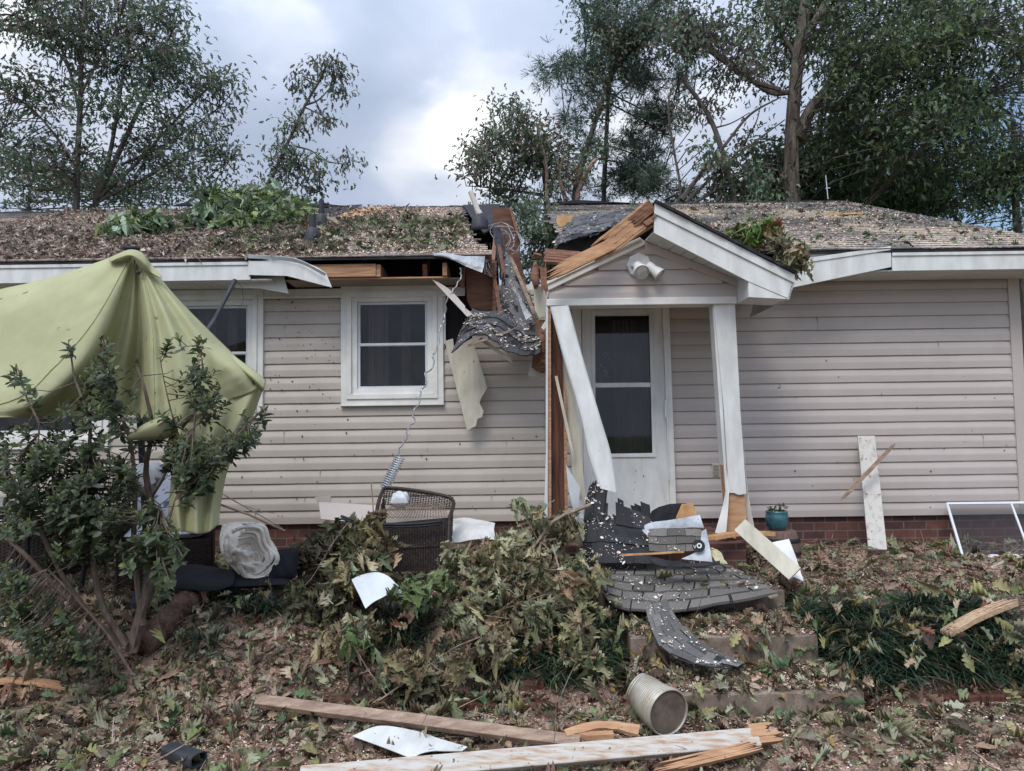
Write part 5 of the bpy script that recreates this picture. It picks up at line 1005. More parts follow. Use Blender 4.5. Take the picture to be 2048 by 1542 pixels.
# ================================================================ UMBRELLA
um = thing('patio_umbrella', 'collapsed lime green patio umbrella draped over the shrub at the left', 'umbrella', (P(300, 1180, 5.2).x, -1.6, .43))
R_ = [
 [(262, 500, 5.05), (180, 530, 5.05), (80, 562, 5.0), (-60, 592, 5.0), (-280, 640, 5.0)],
 [(261, 502, 5.02), (175, 560, 4.85), (75, 610, 4.75), (-60, 650, 4.7), (-280, 700, 4.7)],
 [(262, 505, 5.0), (172, 605, 4.75), (75, 680, 4.60), (-60, 735, 4.5), (-280, 790, 4.45)],
 [(264, 508, 4.98), (190, 640, 4.62), (110, 735, 4.46), (30, 800, 4.38), (-160, 838, 4.35)],
 [(266, 512, 4.97), (212, 655, 4.66), (150, 750, 4.48), (90, 806, 4.42), (20, 835, 4.38)],
 [(267, 520, 4.98), (222, 665, 4.80), (172, 758, 4.72), (130, 808, 4.66), (80, 835, 4.60)],
 [(271, 535, 4.97), (242, 660, 4.92), (212, 750, 4.90), (190, 800, 4.86), (170, 833, 4.80)],
 [(271, 524, 4.97), (262, 650, 4.92), (246, 740, 4.92), (238, 800, 4.90), (232, 831, 4.86)],
 [(274, 525, 4.99), (282, 650, 5.0), (279, 740, 5.04), (275, 800, 5.04), (271, 830, 5.02)],
 [(278, 526, 4.96), (300, 650, 4.74), (303, 740, 4.68), (304, 800, 4.64), (304, 846, 4.60)],
 [(281, 526, 4.95), (318, 650, 4.78), (330, 740, 4.70), (335, 800, 4.66), (338, 858, 4.60)],
 [(284, 527, 4.95), (336, 640, 4.74), (362, 725, 4.64), (372, 800, 4.62), (362, 856, 4.62)],
 [(286, 532, 4.97), (348, 630, 4.86), (398, 715, 4.76), (425, 770, 4.74), (430, 812, 4.74)],
 [(288, 526, 4.99), (358, 615, 4.88), (425, 700, 4.78), (475, 745, 4.72), (500, 786, 4.76)],
 [(290, 515, 5.02), (346, 586, 5.02), (420, 662, 5.0), (482, 722, 4.94), (532, 768, 4.88)]]
G_ = patch(R_, 150, 70); e = np.linspace(0, 1, 70)[None]; q_ = 1-np.abs(fnoise(G_[:, :, 0]*1.3, G_[:, :, 2], 5, 17))**.5; G_[:, :, 1] -= .022*q_*e; q_ = 1-np.abs(fnoise(G_[:, :, 0], G_[:, :, 2]*1.2, 11, 27))**.5; G_[:, :, 1] -= .010*q_*e; G_[:, :, 1] += .012*fnoise(G_[:, :, 0], G_[:, :, 2], 7, 2)*e+.004*fnoise(G_[:, :, 0], G_[:, :, 2], 22, 6)*e
mb = MB(); mb.grid(G_); mb.build('canopy', M_canopy, um, smooth=True, solid=.003)
for ri in (32, 98, 128):
    mb = MB(); mb.tube([Vector(G_[ri, k])+Vector((0, -.004, 0)) for k in range(2, 70)], .0045, 5); mb.build('seam', M_seam, um, smooth=True)
mb = MB(); mb.tube([Vector(G_[k, 69])+Vector((0, -.003, .004)) for k in range(0, 96)], .006, 5); mb.build('hem', M_seam, um, smooth=True)
HR = [[(338, 836, 4.64), (346, 900, 4.70), (346, 950, 4.80), (342, 1000, 4.86), (338, 1056, 4.9)], [(362, 836, 4.64), (366, 890, 4.66), (362, 960, 4.76), (360, 1020, 4.80), (362, 1062, 4.84)],
 [(398, 822, 4.72), (398, 880, 4.78), (382, 950, 4.9), (376, 1010, 4.92), (376, 1064, 4.92)], [(440, 806, 4.72), (430, 860, 4.78), (404, 940, 4.82), (396, 1010, 4.84), (396, 1067, 4.86)],
 [(475, 795, 4.75), (458, 850, 4.86), (425, 930, 4.96), (414, 1000, 4.96), (412, 1066, 4.94)], [(508, 784, 4.78), (484, 840, 4.84), (446, 920, 4.92), (430, 1000, 4.92), (424, 1062, 4.90)], [(532, 770, 4.88), (502, 850, 4.98), (462, 930, 5.04), (446, 1000, 5.02), (441, 1048, 5.0)]]
HR = [[(x-(3 if k else 0), y-(8 if k == 0 else 0), d-.42*(k/4)**.8) for k, (x, y, d) in enumerate(r)] for r in HR]; G_ = patch(HR, 80, 50)
G_[:, :, 1] += .008*fnoise(G_[:, :, 0], G_[:, :, 2], 9, 4)-.002; mb = MB(); mb.grid(G_); mb.build('hanging_canopy', M_canopy, um, smooth=True, solid=.003)
mb = MB(); mb.grid(patch([[(352, 828, 4.50), (318, 836, 4.42), (285, 850, 4.38), (256, 872, 4.36)], [(356, 846, 4.44), (322, 846, 4.36), (290, 858, 4.34), (256, 874, 4.355)], [(354, 872, 4.50), (330, 872, 4.42), (296, 874, 4.38), (258, 878, 4.36)], [(350, 868, 4.62), (325, 880, 4.56), (300, 880, 4.48), (262, 880, 4.38)]], 16, 24)); mb.build('curled_corner', M_canopy, um, smooth=True, solid=.003)
mb = MB(); mb.grid(patch([[(218, 516, 4.98), (240, 506, 4.95), (262, 499, 4.95), (285, 506, 4.95), (302, 528, 4.95), (324, 553, 4.9)], [(219, 524, 4.9), (240, 514, 4.86), (264, 509, 4.82), (290, 525, 4.85), (303, 543, 4.88), (322, 556, 4.87)], [(221, 521, 4.93), (240, 522, 4.9), (262, 513, 4.83), (284, 538, 4.87), (300, 546, 4.9), (318, 555, 4.9)]], 14, 40)); mb.build('vent_flap', M_canopy, um, smooth=True, solid=.003)
mb = MB(); mb.grid(patch([[(455, 702, 4.93), (482, 722, 4.86), (510, 742, 4.82), (532, 762, 4.82)], [(460, 716, 4.86), (484, 736, 4.78), (508, 756, 4.74), (528, 776, 4.76)], [(462, 722, 4.9), (484, 744, 4.82), (506, 764, 4.79), (524, 784, 4.81)]], 10, 20)); mb.build('corner_pocket', M_canopy, um, smooth=True, solid=.004)
mb = MB(); mb.lathe(P(262, 497, 5.0), [(.002, -.015), (.045, -.014), (.058, 0), (.052, .014), (.02, .018), (.001, .018)], 20, ax=(.05, -.2, 1)); mb.build('finial', M_black, um, smooth=True)
mb = MB(); mb.lathe(P(277, 545, 4.86), [(.002, -.01), (.014, -.006), (.014, .012), (.002, .016)], 8, ax=(.2, -1, .1)); mb.build('rib_knob', M_black, um)
mb = MB(); mb.tube([P(470, 560, 5.5), P(430, 638, 5.3), P(415, 660, 5.15), P(405, 680, 5.0)], .016, 8); mb.build('rib', M_boot, um)
mb = MB(); mb.tube([P(472, 560, 5.5), P(484, 575, 5.5), P(487, 600, 5.5), P(482, 612, 5.5)], .002, 4); mb.build('cord', M_black, um)
mb = MB(); mb.tube([P(412, 735+45, 4.66), P(385, 830, 4.55), P(362, 850, 4.55)], .014, 7); mb.tube([P(400, 812, 4.60), P(362, 858, 4.56)], .01, 6); mb.build('rib', mat('brown_metal', (.10, .07, .06), rough=.5), um)
mb = MB(); b_ = Vector((P(300, 1180, 5.25).x, -1.55, .4)); mb.tube([b_, P(262, 500, 5.02)], .024, 10); mb.build('mast', M_boot, um)
mb = MB(); mb.lathe(b_+Vector((0, 0, 0)), [(.24, 0), (.24, .04), (.06, .07), (.035, .2), (.001, .2)], 24); mb.build('base', M_boot, um)
# ---------------------------------------------------------------- patio furniture under the umbrella
def patio_chair(x, y, rz, label):
    t = thing('patio_chair', label, 'chair', (x, y, h1(x, y)), 'patio chairs under the umbrella'); z = h1(x, y); Rm = Matrix.Rotation(rz, 3, 'Z'); T = lambda a, b, c: Vector((x, y, z))+Rm@Vector((a, b, c))
    def q(a, b, c, d, n=8):
        u = np.linspace(0, 1, n)[:, None, None]; v = np.linspace(0, 1, n)[None, :, None]; a, b, c, d = map(np.array, (a, b, c, d)); return a*(1-u)*(1-v)+b*u*(1-v)+c*u*v+d*(1-u)*v
    for nm, GR in (('front_panel', q(T(-.3, -.3, .05), T(.3, -.3, .05), T(.3, -.3, .36), T(-.3, -.3, .36))), ('side_panel', q(T(.31, -.3, .05), T(.31, .32, .05), T(.31, .32, .6), T(.31, -.3, .6))), ('side_panel', q(T(-.31, -.3, .05), T(-.31, .32, .05), T(-.31, .32, .6), T(-.31, -.3, .6))), ('backrest', q(T(-.3, .32, .1), T(.3, .32, .1), T(.3, .42, .88), T(-.3, .42, .88)))):
        mb = MB(); weave(mb, GR, 14, 24, .006, .006); stakes(mb, GR, 14, .004); mb.build(nm, M_wick, t)
    mb = MB(); mb.prism([T(-.3, -.3, .33), T(.3, -.3, .33), T(.3, .32, .33), T(-.3, .32, .33)], (0, 0, .02)); mb.build('seat', M_wick, t)
    mb = MB(); mb.tube([T(.31, -.3, 0), T(.31, -.3, .61), T(.31, .33, .61), T(.31, .42, .88), T(-.31, .42, .88), T(-.31, .33, .61), T(-.31, -.3, .61), T(-.31, -.3, 0)], .016, 7); mb.tube([T(.3, .32, 0), T(.3, .34, .5)], .014, 6); mb.tube([T(-.3, .32, 0), T(-.3, .34, .5)], .014, 6); mb.build('chair_frame', M_wick, t)
    return t, T
ct, T_ = patio_chair(-2.62, -1.12, .35, 'dark wicker patio chair with a black and white cushion behind the shrub')
pillow(ct, 'seat_cushion', T_(0, 0, .40), (.27, .1, 0), (-.1, .27, 0), (0, 0, .06), M_cush); pillow(ct, 'back_cushion', T_(0, .26, .66), (.26, .09, 0), (-.03, .08, .24), (.02, -.06, .02), M_cush)
patio_chair(-3.75, -.75, -.3, 'dark wicker patio chair without cushion near the left edge behind the shrub')
tb = thing('patio_table', 'round glass topped patio table with dark legs behind the shrub', 'table', (-3.45, -1.55, .44))
mb = MB(); mb.lathe(Vector((-3.45, -1.55, 1.10)), [(.001, 0), (.5, 0), (.505, .006), (.5, .012), (.001, .012)], 40); mb.build('table_top', M_tglass, tb)
mb = MB(); mb.lathe(Vector((-3.45, -1.55, 1.075)), [(.47, 0), (.5, 0), (.5, .022), (.47, .022)], 40, cap=False); mb.build('table_rim', M_black, tb)
for k in range(4):
    a = k*math.pi/2+.5; mb = MB(); mb.tube([(-3.45+.42*math.cos(a), -1.55+.42*math.sin(a), 1.08), (-3.45+.36*math.cos(a), -1.55+.36*math.sin(a), .43)], .016, 7); mb.build('leg', M_black, tb)
pillow(None, 'patterned_cloth', P(285, 960, 5.0), (.13, 0, .03), (0, .08, .05), (0, -.03, .09), M_cush); tag(C.objects[-1], 'crumpled black and white patterned cloth hanging between the shrub stems', 'cloth')  # patterned cloth among the shrub stems

# ================================================================ SHRUB
def poly3(pts, n): return [Vector(p) for p in cat1(np.array([tuple(p) for p in pts]), n)]
def woody(mb, pts, r0_, r1_, n=8, sides=7):
    q = poly3(pts, max(4, n)); m = len(q); mb.tube(q, [lerp(r0_, r1_, (i/(m-1))**.8) for i in range(m)], sides); return q
sh = thing('large_shrub', 'large leafy evergreen shrub with brown stems growing through the fallen green umbrella', 'shrub', tuple(G(262, 1300)))
SD = 4.55
stems = [([(262, 1305, 4.5), (285, 1230, 4.55), (330, 1120, 4.6), (300, 1000, 4.6), (292, 930, 4.6), (305, 860, 4.5), (290, 780, 4.42), (275, 735, 4.4)], 20, 3), ([(262, 1300, 4.5), (300, 1160, 4.5), (345, 1030, 4.5), (375, 960, 4.5), (430, 920, 4.45), (480, 860, 4.4), (520, 825, 4.4), (536, 812, 4.4)], 17, 2),
 ([(285, 1250, 4.5), (268, 1100, 4.5), (270, 980, 4.45), (260, 880, 4.4), (225, 790, 4.35), (205, 720, 4.32), (210, 680, 4.3)], 11, 2), ([(250, 1290, 4.45), (200, 1200, 4.4), (180, 1060, 4.35), (175, 940, 4.3), (180, 840, 4.28), (150, 760, 4.25), (140, 690, 4.25)], 12, 2),
 ([(240, 1290, 4.45), (120, 1180, 4.35), (40, 1100, 4.3), (-10, 1060, 4.3)], 12, 5), ([(220, 1280, 4.4), (130, 1160, 4.3), (60, 1010, 4.25), (40, 920, 4.2), (80, 860, 4.2), (55, 800, 4.2), (35, 735, 4.2)], 9, 1.5),
 ([(262, 1345, 4.35), (215, 1270, 4.3), (150, 1195, 4.25), (95, 1138, 4.2)], 5, 4), ([(375, 960, 4.5), (385, 880, 4.42), (395, 800, 4.4), (405, 730, 4.36), (395, 690, 4.35)], 5, 1.5), ([(380, 930, 4.5), (350, 850, 4.42), (330, 770, 4.38), (320, 715, 4.35)], 4, 1.2),
 ([(300, 1000, 4.6), (330, 950, 4.5), (360, 880, 4.4), (405, 840, 4.35), (420, 800, 4.35)], 5, 1.5), ([(60, 1010, 4.25), (-10, 900, 4.2), (-40, 850, 4.2)], 4, 1.5), ([(180, 1060, 4.35), (110, 960, 4.25), (90, 900, 4.2)], 5, 1.5), ([(330, 1120, 4.6), (310, 1060, 4.4), (320, 1010, 4.35)], 4, 1.5)]
mb = MB(); SP = []
for pts, a, b in stems: SP += woody(mb, [P(*p) for p in pts], a/SD*SD*SD/F*.62, b*SD/F*.62, 18)
SPn = np.array([tuple(p) for p in SP])
blobs = [(200, 775, 52, 45, 4.35, 26), (215, 740, 40, 40, 4.3, 16), (250, 850, 60, 45, 4.4, 24), (150, 830, 60, 35, 4.35, 18), (60, 880, 65, 40, 4.25, 24), (20, 930, 55, 50, 4.2, 20), (130, 920, 70, 55, 4.3, 40), (200, 960, 70, 60, 4.35, 40), (110, 1010, 70, 45, 4.25, 30), (180, 1040, 65, 40, 4.25, 26), (395, 755, 42, 45, 4.38, 20), (420, 800, 40, 40, 4.38, 18),
 (480, 860, 45, 36, 4.4, 26), (440, 900, 40, 35, 4.4, 20), (365, 905, 45, 45, 4.4, 22), (330, 850, 40, 30, 4.42, 14), (385, 960, 35, 30, 4.42, 12), (320, 1090, 55, 40, 4.25, 20), (300, 1040, 40, 40, 4.3, 12), (150, 1090, 60, 25, 4.25, 14), (30, 1020, 40, 50, 4.2, 16), (55, 1230, 70, 45, 4.15, 26), (130, 1290, 80, 35, 4.15, 20), (10, 1160, 40, 40, 4.15, 12), (230, 1110, 40, 25, 4.25, 8), (360, 690, 34, 20, 4.35, 5), (525, 820, 16, 14, 4.4, 4), (35, 745, 10, 20, 4.2, 5), (60, 795, 14, 20, 4.2, 4), (205, 690, 18, 16, 4.3, 4), (140, 690, 12, 12, 4.25, 3), (395, 690, 14, 18, 4.35, 4), (330, 1150, 30, 40, 4.3, 8)]
cen = []
for cx_, cy_, rx_, ry_, D_, n_ in blobs:
    a = rng.uniform(0, 6.283, int(n_*(1.9 if cy_ > 900 else .95))); r = np.sqrt(rng.uniform(0, 1, len(a)))
    for aa, q in zip(a, r): cen.append(P(cx_+math.cos(aa)*q*rx_, cy_+math.sin(aa)*q*ry_, D_+rng.normal()*.13))
cen = np.array([tuple(c) for c in cen])
pos = []; dr_ = []; nr_ = []; sz = []; cc = []
for c in cen:
    i = int(np.argmin(np.linalg.norm(SPn-c, axis=1)+rng.uniform(0, .06, len(SPn)))); b = SPn[i]; d = c-b; ln_ = np.linalg.norm(d)
    up = d/max(ln_, 1e-6)*.6+np.array([0, -.1, .8]); up /= np.linalg.norm(up); s = b+(c-b)*.55+np.array([0, 0, -.03]); mb.tube([Vector(b), Vector(s), Vector(c)], [.0035, .0028, .0018], 4, cap=False)
    k = rng.integers(6, 12); tone = rng.uniform(.6, 1.4)
    for q in range(k):
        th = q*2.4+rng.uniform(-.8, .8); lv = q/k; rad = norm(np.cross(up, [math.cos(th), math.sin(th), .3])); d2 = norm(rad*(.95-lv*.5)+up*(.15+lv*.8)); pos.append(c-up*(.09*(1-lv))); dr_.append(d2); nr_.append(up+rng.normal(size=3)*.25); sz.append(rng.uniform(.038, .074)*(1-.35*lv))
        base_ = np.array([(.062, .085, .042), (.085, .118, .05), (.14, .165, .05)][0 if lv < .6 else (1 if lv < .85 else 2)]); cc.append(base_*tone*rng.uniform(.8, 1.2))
mb.build('stems', M_stem, sh)
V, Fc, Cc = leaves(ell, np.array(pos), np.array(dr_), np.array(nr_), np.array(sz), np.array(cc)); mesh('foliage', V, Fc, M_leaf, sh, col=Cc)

# ================================================================ FALLEN LEAFY BRANCHES
KH = [(.25, .22, .12), (.33, .30, .19), (.18, .17, .09), (.12, .09, .05), (.20, .22, .13), (.27, .20, .12)]; DG_ = [(.10, .10, .05), (.14, .14, .075), (.07, .07, .04), (.12, .09, .05)]; GN = [(.10, .135, .05), (.14, .18, .08), (.17, .20, .10), (.07, .095, .04)]
def fallen(name, label, cat, blobs, stems_, cols, size=(.055, .105), droop=.6, tm=wilt, per=(7, 11), spread=.09, group=None, ground=True):
    base = P(*blobs[0][:2], blobs[0][4]); 
    if ground: base.z = h1(base.x, base.y)
    t = thing(name, label, cat, tuple(base), group); mb = MB(); pos = []; dr = []; nr = []; sz = []; cl = []
    sp = []
    for pts, r in stems_: sp += woody(mb, [P(*p) for p in pts], r, r*.3, 12, 6)
    if not sp: sp = [base]
    spn = np.array([tuple(p) for p in sp])
    for cx_, cy_, rx_, ry_, D_, n_ in blobs:
        for _ in range(n_):
            a = rng.uniform(0, 6.283); r = math.sqrt(rng.uniform(0, 1)); c = np.array(P(cx_+math.cos(a)*r*rx_, cy_+math.sin(a)*r*ry_, D_+rng.normal()*.10))
            if ground: c[2] = max(c[2], h1(c[0], c[1])+.02)
            b = spn[int(np.argmin(np.linalg.norm(spn-c, axis=1)))]
            if np.linalg.norm(b-c) < .35 and rng.uniform() < .6: mb.tube([Vector(b), Vector((b+c)/2+rng.normal(size=3)*.03), Vector(c)], [.004, .003, .002], 4, cap=False)
            ax = norm(rng.normal(size=3)*[1, 1, .3]+np.array([0, -.3, .0])); k = rng.integers(*per); col = pal(cols, 1, var=.25)[0]
            for q in range(k):
                d = norm(rng.normal(size=3)*.75+ax*.6+np.array([0, -.15, -droop])); pos.append(c+rng.normal(size=3)*spread*.35); dr.append(d); nr.append(rng.normal(size=3)+[0, -.5, .8]); sz.append(rng.uniform(*size)); cl.append(col*rng.uniform(.75, 1.25))
    mb.build('stem', M_twig, t); V, Fc, Cc = leaves(tm, np.array(pos), np.array(dr), np.array(nr), np.array(sz), np.array(cl)); mesh('foliage', V, Fc, M_litter, t, col=Cc); return t
fallen('fallen_oak_branch', 'big heap of wilted khaki oak leaves on a fallen branch right of the wicker chair', 'fallen branch', [(1000, 1172, 95, 46, 5.0, 62), (1090, 1145, 75, 46, 5.05, 46), (950, 1120, 60, 36, 5.25, 26), (1060, 1085, 60, 30, 5.35, 30), (1140, 1190, 50, 45, 4.85, 28), (1000, 1225, 90, 35, 4.75, 40), (1100, 1240, 60, 26, 4.7, 18), (1045, 1005, 8, 10, 5.3, 2), (1075, 1030, 12, 12, 5.3, 4), (1180, 1150, 20, 36, 4.95, 9), (1120, 1060, 30, 20, 5.5, 10)],
       [([(1180, 1010, 5.6), (1110, 1040, 5.4), (1070, 1090, 5.2), (1010, 1160, 4.95), (950, 1230, 4.7)], .016), ([(1105, 1090, 5.1), (1125, 1160, 4.85), (1155, 1240, 4.6)], .007), ([(1070, 1070, 5.3), (1050, 1030, 5.3), (1044, 1000, 5.3)], .006)], KH)
fallen('fallen_oak_branch', 'drooping wilted khaki oak spray hanging left of the wicker chair', 'fallen branch', [(735, 1115, 22, 28, 4.95, 13), (705, 1140, 34, 30, 4.95, 15), (745, 1050, 8, 24, 5.1, 6), (665, 1180, 40, 20, 4.9, 10), (772, 1090, 10, 14, 5.1, 3)], [([(742, 965, 5.15), (746, 1010, 5.12), (745, 1060, 5.05), (730, 1120, 4.95), (690, 1160, 4.9)], .006)], KH, droop=1.1)
fallen('fallen_oak_branch', 'dark grey green wilted oak spray at the wall behind the towel', 'fallen branch', [(665, 1100, 45, 26, 5.6, 28), (690, 1066, 32, 18, 5.8, 14), (610, 1115, 36, 20, 5.5, 12), (640, 1205, 50, 22, 4.95, 12), (600, 1190, 30, 16, 5.0, 5), (740, 1165, 40, 24, 5.1, 12)], [([(640, 1130, 5.4), (670, 1080, 5.5), (700, 1040, 5.7)], .008)], DG_)
fallen('fallen_oak_branch', 'loose wilted oak leaves hanging over the dark grassy plants in the centre', 'fallen branch', [(860, 1330, 55, 45, 4.3, 12), (800, 1350, 55, 35, 4.25, 8), (980, 1290, 40, 30, 4.4, 10), (1150, 1290, 30, 45, 4.5, 12), (700, 1270, 45, 30, 4.5, 14), (1180, 1330, 20, 30, 4.4, 5)], [([(760, 1400, 4.15), (830, 1350, 4.25), (900, 1300, 4.4)], .006)], KH+GN[:1])
fallen('green_oak_sprig', 'fresh green oak sprig lying at the folded metal sheet', 'sprig', [(815, 1185, 34, 14, 4.66, 6), (860, 1182, 36, 20, 4.75, 6)], [([(760, 1190, 4.8), (820, 1175, 4.8), (880, 1170, 4.8)], .004)], GN, droop=.1)
fallen('wilted_oak_sprig', 'wilted oak leaves caught on the porch roof edge at the right rake', 'sprig', [(1580, 508, 18, 16, 5.75, 12), (1598, 520, 14, 14, 5.7, 8), (1560, 485, 16, 10, 5.9, 6)], [([(1530, 470, 6.0), (1570, 495, 5.8), (1600, 530, 5.65)], .004)], KH+DG_, ground=False, size=(.05, .09))
fallen('green_maple_sprig', 'green and reddish leaves standing up on the right roof near the rake', 'sprig', [(1500, 465, 16, 10, 6.3, 7), (1545, 466, 18, 14, 6.4, 9), (1520, 478, 20, 8, 6.2, 6), (1475, 462, 10, 6, 6.3, 2)], [([(1480, 470, 6.2), (1520, 478, 6.2), (1570, 480, 6.2)], .003)], [(.10, .17, .04), (.16, .22, .06), (.28, .12, .06), (.12, .13, .05)], ground=False, size=(.06, .10), droop=-.3)
# green bough on the roof
fallen('green_roof_bough', 'fresh green oak bough lying on the left roof slope beneath the leaning tree', 'fallen branch', [(480, 442, 85, 24, 8.7, 60), (560, 428, 50, 26, 9.2, 44), (430, 447, 60, 20, 8.4, 28), (515, 408, 60, 22, 9.6, 36), (300, 455, 45, 12, 8.0, 26), (250, 463, 20, 6, 7.8, 8), (590, 445, 26, 22, 8.8, 18), (440, 400, 30, 14, 9.8, 18)], [([(620, 430, 9.0), (520, 440, 8.7), (420, 452, 8.3), (280, 465, 7.9)], .02), ([(520, 440, 8.7), (520, 400, 9.5), (480, 385, 10)], .012)], [(.14, .20, .11), (.20, .265, .165), (.27, .33, .23), (.09, .13, .07), (.23, .28, .11)], ground=False, size=(.09, .17), droop=0., spread=.16, per=(8, 13))
# single ground twigs
def twig(label, pts, r, name='fallen_twig', m=M_twig):
    mb = MB(); q = poly3([gz(x, y, .02) for x, y in pts], 10)
    mb.tube(q, [lerp(r, r*.4, i/9) for i in range(10)], 6); a = q[6]; mb.tube([a, a+Vector((.05, .04, .03)), a+Vector((.12, .06, .02))], [r*.5, r*.4, r*.2], 5); return tag(mb.build(name, m), label, 'twig')
twig('forked pale twig lying in the leaves above the downspout piece', [(275, 1520), (330, 1455), (380, 1420), (430, 1395)], .008)
twig('thin twig crossing the leaf litter left of the rotten log', [(235, 1350), (300, 1385), (330, 1420), (322, 1445)], .005)
twig('dark arching twig below the centre plants', [(920, 1380), (950, 1330), (1010, 1300), (1050, 1340)], .004)
twig('thin twig over the leaves right of the concrete steps', [(1640, 1440), (1720, 1450), (1800, 1445), (1900, 1452)], .006)
twig('dark thin twig lying before the insect screen', [(1620, 1095), (1700, 1100), (1850, 1115), (1930, 1110)], .004)

# ================================================================ LIRIOPE
def tufts(cs, nb=(38, 60), L_=(.16, .27)):
    Vs = []; Fs = []; Cs = []; o = 0
    S = 6; ts = np.linspace(0, 1, S)
    for c in cs:
        n = rng.integers(*nb); az = rng.uniform(0, 6.283, n); el = rng.uniform(.5, 1.45, n); ln_ = rng.uniform(*L_, n); b = c+rng.normal(size=(n, 3))*[.035, .035, 0]
        d = np.stack([np.cos(az)*np.cos(el), np.sin(az)*np.cos(el), np.sin(el)], 1); hz = np.stack([np.cos(az), np.sin(az), np.zeros(n)], 1); sd_ = np.stack([-np.sin(az), np.cos(az), np.zeros(n)], 1)
        p = b[:, None]+d[:, None]*(ln_[:, None]*ts)[..., None]+hz[:, None]*(ln_[:, None]*.35*ts**2)[..., None]-np.array([0, 0, 1])*(ln_[:, None]*rng.uniform(.35, .75, (n, 1))*ts**2)[..., None]
        p[:, :, 2] = np.maximum(p[:, :, 2], c[2]-.10)
        w = (.0042*(1-ts**3)+.0005)[None, :, None]; Lf = p-sd_[:, None]*w; Rt = p+sd_[:, None]*w; v = np.stack([Lf, Rt], 2).reshape(-1, 3); Vs.append(v)
        i = np.arange(S-1)*2; f = np.stack([i, i+2, i+3, i+1], 1); Fs.append((f[None]+(np.arange(n)*S*2)[:, None, None]+o).reshape(-1, 4)); o += len(v)
        cl = pal([(.024, .050, .028), (.04, .075, .04), (.06, .10, .055), (.016, .032, .02)], n, var=.25); dead = rng.uniform(size=n) < .05; cl[dead] = (.25, .17, .09); Cs.append(np.repeat(cl, S*2, axis=0))
    return np.concatenate(Vs), np.concatenate(Fs), np.concatenate(Cs)
cs = []
def addt(cx_, cy_, rx_, ry_, n):
    for _ in range(int(n*.72)):
        a = rng.uniform(0, 6.283); r = math.sqrt(rng.uniform()); p = G(cx_+math.cos(a)*r*rx_, cy_+math.sin(a)*r*ry_); cs.append(np.array(p))
for a in ((790, 1250, 70, 35, 14), (760, 1290, 70, 30, 10), (960, 1330, 90, 40, 22), (1050, 1300, 80, 40, 20), (1190, 1310, 50, 50, 22), (1120, 1350, 60, 30, 14), (840, 1380, 60, 20, 8), (1215, 1270, 30, 30, 10), (500, 1225, 60, 20, 9), (470, 1200, 30, 12, 4), (400, 1300, 30, 14, 3), (1040, 1230, 60, 25, 8)): addt(*a)
for a in ((1680, 1280, 60, 50, 24), (1780, 1320, 80, 40, 36), (1720, 1240, 80, 20, 16), (1900, 1300, 120, 40, 42), (2020, 1330, 60, 40, 20), (1850, 1230, 180, 16, 26), (1640, 1240, 30, 22, 8), (2120, 1300, 80, 50, 26), (1760, 1360, 60, 12, 10), (1960, 1350, 100, 14, 14)): addt(*a)
V, Fc, Cc = tufts(cs); o = mesh('liriope_groundcover', V, Fc, M_blade, None, col=Cc); tag(o, 'dark green grassy liriope plants covering the bank on both sides of the steps', 'groundcover', kind='stuff')
# dead straw under the tufts
V, Fc, Cc = tufts([c+np.array([0, -.03, -.03]) for c in cs], nb=(8, 14), L_=(.1, .2)); Cc = pal([(.20, .13, .08), (.28, .19, .11), (.14, .08, .05)], len(Cc)//12, var=.2).repeat(12, axis=0); o = mesh('dead_straw', V, Fc, M_blade, None, col=Cc); tag(o, 'dry brown straw of dead blades under the grassy plants', 'straw', kind='stuff')
TUFT = np.array(cs)

# ================================================================ LITTER
def on_ground(n, x0, x1, y0, y1, bias=None):
    X = rng.uniform(x0, x1, n); Yw = rng.uniform(y0, y1, n); ok = ~((X > .42) & (X < 1.84) & (Yw > -1.0)); 
    if bias: ok &= (fnoise(X, Yw, 2.2, 12)*.5+.5+rng.uniform(-.25, .25, n)) > bias
    X, Yw = X[ok], Yw[ok]; return np.stack([X, Yw, HS(X, Yw)], 1)
def litter(name, label, pos, cols, wts, size, tm, lift=.012, tilt=.45, m=M_litter, cat='leaves'):
    n = len(pos); pos = pos+np.stack([np.zeros(n), np.zeros(n), rng.uniform(.002, lift, n)], 1); nr = norm(np.array([0, 0, 1.])+rng.normal(size=(n, 3))*tilt); d = rand_dir(n); d[:, 2] *= .25; V, Fc, Cc = leaves(tm, pos, norm(d), nr, rng.uniform(*size, n), pal(cols, n, wts)); o = mesh(name, V, Fc, m, None, col=Cc); return tag(o, label, cat, kind='stuff')
GC = [(.15, .145, .075), (.235, .22, .14), (.32, .305, .21), (.16, .10, .065), (.27, .18, .125), (.075, .055, .04), (.38, .29, .20), (.10, .15, .07), (.32, .22, .08), (.30, .12, .08)]; GW = [18, 22, 16, 14, 14, 10, 9, 5, .9, .5]
litter('leaf_litter', 'fallen oak leaves strewn over the whole front yard', np.concatenate([on_ground(1500, -3.4, .1, -2.75, -1.7), on_ground(700, -4.6, -1.6, -3.2, -2.2), on_ground(5600, -4.6, 4.6, -4.4, -2.6, .34), on_ground(4200, -5.2, 5.2, -2.6, -.02), on_ground(420, .64, 1.9, -2.66, -1.9)]), GC, GW, (.04, .115), oak+wilt+ell, lift=.05, tilt=.8)
stick_t = [leaf_tmpl([0, .3, .6, 1.], [.014, .012, .012, .005], 1.2, c_, 0) for c_ in (.05, .3, -.2)]
litter('twig_litter', 'thin broken twigs scattered in the leaf litter', np.concatenate([on_ground(1500, -4.6, 4.6, -4.4, -2.5), on_ground(1100, -5, 5, -2.5, -.02)]), [(.20, .14, .10), (.30, .23, .17), (.12, .07, .05), (.42, .33, .25)], None, (.06, .28), stick_t, lift=.04, tilt=.4, cat='twigs')
